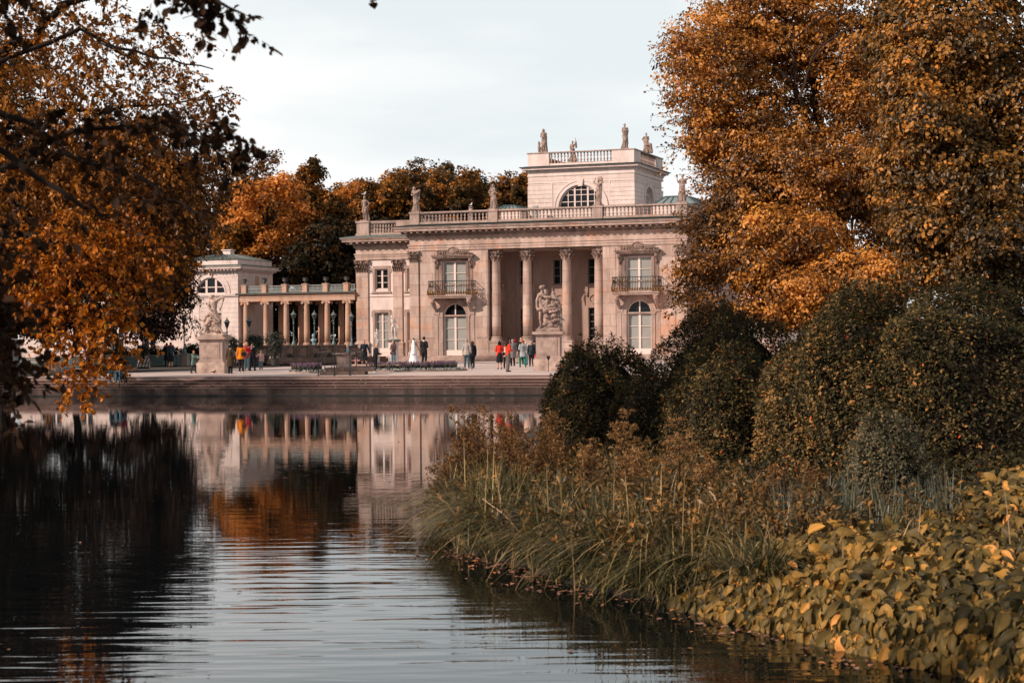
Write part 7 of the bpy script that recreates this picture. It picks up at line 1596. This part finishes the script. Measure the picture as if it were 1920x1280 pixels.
stemplant(1178, 950, 760, 21.8, 'reddish-brown goldenrod left of the tall tan one, against the first round bush', 2, nst=6, spread=.2)
stemplant(1190, 980, 830, 20.5, 'short bright tan goldenrod in front of the reddish one', 3, nst=6, spread=.22)
stemplant(1105, 970, 820, 21.2, 'small pale goldenrod at the foot of the first round bush', 4, nst=4)
stemplant(1325, 1000, 862, 19.5, 'thin short goldenrod right of the tall tan one', 5, nst=3)
stemplant(1000, 960, 800, 22.5, 'reddish leafy willow-herb left of the first round bush', 6, False, nst=9, spread=.35, name='willow_herb')
stemplant(960, 950, 768, 23.5, 'tall twiggy bronze willow-herb against the water, right of the tallest tuft', 7, False, nst=10, spread=.38, name='willow_herb')
stemplant(900, 940, 752, 24.2, 'tallest twiggy bronze willow-herb against the lake reflections', 8, False, nst=10, spread=.38, name='willow_herb')
stemplant(868, 940, 790, 24.5, 'leaning twiggy willow-herb at the outer edge of the bank', 9, False, nst=7, spread=.28, name='willow_herb')
stemplant(1035, 960, 770, 23.6, 'russet willow-herb touching the left side of the first round bush', 10, False, nst=8, spread=.3, name='willow_herb')
stemplant(835, 950, 850, 24.3, 'short dark willow-herb at the tip of the bank', 11, False, nst=7, spread=.3, name='willow_herb')
stemplant(1460, 1000, 880, 19.0, 'thin pink-brown stem in front of the very large clipped bush', 13, False, nst=6, spread=.2, name='willow_herb')
stemplant(1520, 1010, 870, 18.7, 'second pink-brown stem left of the small round bush', 14, False, nst=6, spread=.2, name='willow_herb')
# dead straw stalks lying across
m = MB()
for (a, b_) in (((905, 935, 19.6), (985, 1010, 19.0)), ((985, 1010, 19.2), (1050, 1020, 18.8)), ((1040, 1030, 18.6), (1090, 975, 18.8)), ((1230, 945, 18.0), (1260, 1015, 17.8)), ((1290, 1010, 17.4), (1340, 1090, 16.6)), ((1330, 920, 17.8), (1350, 960, 17.6)), ((1420, 1040, 16.5), (1500, 1080, 16.0)), ((1062, 940, 19.4), (1078, 960, 19.4))):
    p, q_ = pt(*a), pt(*b_); m.tube([p, p.lerp(q_, .5)+Vector((0, 0, .05)), q_], [.006, .008, .004], 4)
tag(m.build('dead_stalks', simple('dry_straw', (.34, .22, .13), .8)), 'pale dry stalks lying slantwise over the sedge', 'stalks', kind='stuff')

# ---------------------------------------------------------------- broad-leaved ground cover, lower right
hostm = leafmat('broad_leaves', [(0, (.022, .019, .009)), (.3, (.068, .053, .020)), (.55, (.17, .118, .036)), (.78, (.35, .20, .050)), (.92, (.52, .27, .052)), (1, (.80, .36, .10))], .3, .5, .2)
t_ = hostm.node_tree; b_ = t_.nodes['Principled BSDF']; tc = N(t_, 'ShaderNodeTexCoord'); nn = N(t_, 'ShaderNodeTexNoise'); nn.inputs['Scale'].default_value = 14; nn.inputs['Detail'].default_value = 4; bp = N(t_, 'ShaderNodeBump'); bp.inputs['Strength'].default_value = .5; bp.inputs['Distance'].default_value = .02
t_.links.new(tc.outputs['Object'], nn.inputs['Vector']); t_.links.new(nn.outputs['Fac'], bp.inputs['Height']); t_.links.new(bp.outputs[0], b_.inputs['Normal'])
def bigleaves(name, P, D, Nn, L_, R_, mat, asp=.52, curl=.5):
    D = unit(D); B = unit(np.cross(D, Nn)); Nn = np.cross(B, D); n = len(P); L_ = L_[:, None]; cu = (curl*(.5+g.random(n)))[:, None]; wv = g.normal(size=(n, 1))*.05; wa = (.75+.5*g.random(n))[:, None]
    prof = [(0, .02), (.12, .30), (.3, .5), (.5, .52), (.7, .40), (.87, .2), (1., .0)]; rows = []
    for t_, w in prof:
        c = P+D*L_*(t_-.12*cu*t_**3)-Nn*L_*cu*.55*t_**2
        for s in (-1, -.5, 0, .5, 1): rows.append(c+B*L_*asp*w*s*wa+Nn*L_*(.16*abs(s)*w+.0*s+wv*s*math.sin(t_*9)+ .02*math.sin(t_*12+s*3)))
    V = np.stack(rows, 1).reshape(-1, 3); k = len(prof)*5; o = (np.arange(n)*k)[:, None]
    F = np.concatenate([o+np.array([[i*5+j, i*5+j+1, (i+1)*5+j+1, (i+1)*5+j]]) for i in range(len(prof)-1) for j in range(4)], 0)
    vein = np.tile(np.array([0, .0, .07, .0, 0]*len(prof)), n)
    return fast(name, V, F, mat, None, np.clip(np.repeat(R_, k)+vein, 0, 1), True)
def hz(x, y):      # surface of the leaf mass
    d = x-rs(y); return height(x, y)+.10+.24*(1-np.exp(-np.maximum(d, 0)/.5))+.05*np.sin(x*2.1+1)*np.sin(y*1.7)+.05*np.sin(x*5.3)*np.sin(y*4.7+1)
n = 28000; Y = g.uniform(9.5, 20.5, n); dX = np.where(g.random(n) < .26, g.uniform(-.16, .30, n), g.uniform(-.1, 6.0, n)); X = rs(Y)+dX
edge = 2.35+ (X-2.35)*.0
# inner edge: line through the picture where the leaves stop in front of the sedge and bushes
lim = np.interp(X, [1.5, 2.2, 3.0, 3.6, 4.0, 4.4, 4.8, 7, 12], [15.9, 16.6, 17.0, 16.9, 17.3, 18.6, 19.6, 21, 21])
k = Y < lim; X, Y, dX = X[k], Y[k], dX[k]; n = len(X); lay = g.random(n); Z = hz(X, Y)+.02-.24*lay**1.5; fr = np.clip(1-dX/.5, 0, 1)
sk = dX < .32; Z = np.where(sk, .03+g.random(n)*np.maximum(hz(X, Y)+.08, .1), Z); P = np.stack([X, Y, np.maximum(Z, .03)], 1)
az = math.pi+.9+g.normal(size=n)*1.1; D = np.stack([np.cos(az), np.sin(az)*.8-.3, -.55-.9*fr+g.normal(size=n)*.55], 1); Nn = np.stack([g.normal(size=n)*.55-.35, g.normal(size=n)*.55-.45, np.ones(n)], 1)
R_ = np.clip(.50+.13*np.sin(X*1.9+Y)*np.sin(Y*1.3)+g.normal(size=n)*.21, 0, 1); R_[g.random(n) > .995] = .97
tag(bigleaves('ground_cover', P, D, Nn, .15*(.45+.9*g.random(n))*(1+.15*(1-lay)), R_, hostm, .42, .8), 'mass of broad yellow-green hosta-like leaves covering the bank in the lower right corner', 'ground cover', kind='stuff')
# floating leaves
fl = leafmat('fallen_leaves', [(0, (.08, .035, .02)), (.5, (.24, .12, .09)), (.85, (.38, .20, .15)), (1, (.55, .2, .04))], .0, .4)
n = 340; t1 = g.random(n); Y = np.where(t1 < .8, g.uniform(12.5, 20.6, n), g.uniform(12, 60, n)); X = rs(Y)-np.abs(g.normal(size=n))*np.where(t1 < .8, .32, 4)-.02
n2 = 150; Y2 = g.uniform(17.0, 20.4, n2); X2 = rs(Y2)-np.abs(g.normal(size=n2))*.22+.04; X = np.concatenate([X, X2]); Y = np.concatenate([Y, Y2]); n = len(X)
P = np.stack([X, Y, np.full(n, .006)+.006*g.random(n)], 1); a = g.random(n)*6.28
V, F, k = leafgeo(P, np.stack([np.cos(a), np.sin(a), .0*a], 1), np.tile([0, 0, 1.], (n, 1))+g.normal(size=(n, 3))*.08, .03+.04*g.random(n), .7, .1, True)
tag(fast('fallen_leaves', V, F, fl, None, np.repeat(g.random(n), k)), 'pinkish fallen leaves floating along the right bank', 'leaves', kind='stuff')
# plants on the left bank end of the steps
for i, (x, y, s_) in enumerate(((-27.5, 88, 1.6), (-26, 80, 1.3), (-24.5, 72, 1.2))):
    bush(960+FPX*(x-s_)/y, 960+FPX*(x+s_)/y, HY-FPX*(.6+s_)/y+FPX*CZ/y-0, y, s_*.8, .3, ['dark shrub at the left end of the lake steps', 'dark shrub on the left bank before the steps', 'low dark shrub on the left bank nearest the viewer'][i], 3500, .12, -.15, 50+i, 3, 'bank_shrub', 2.2)
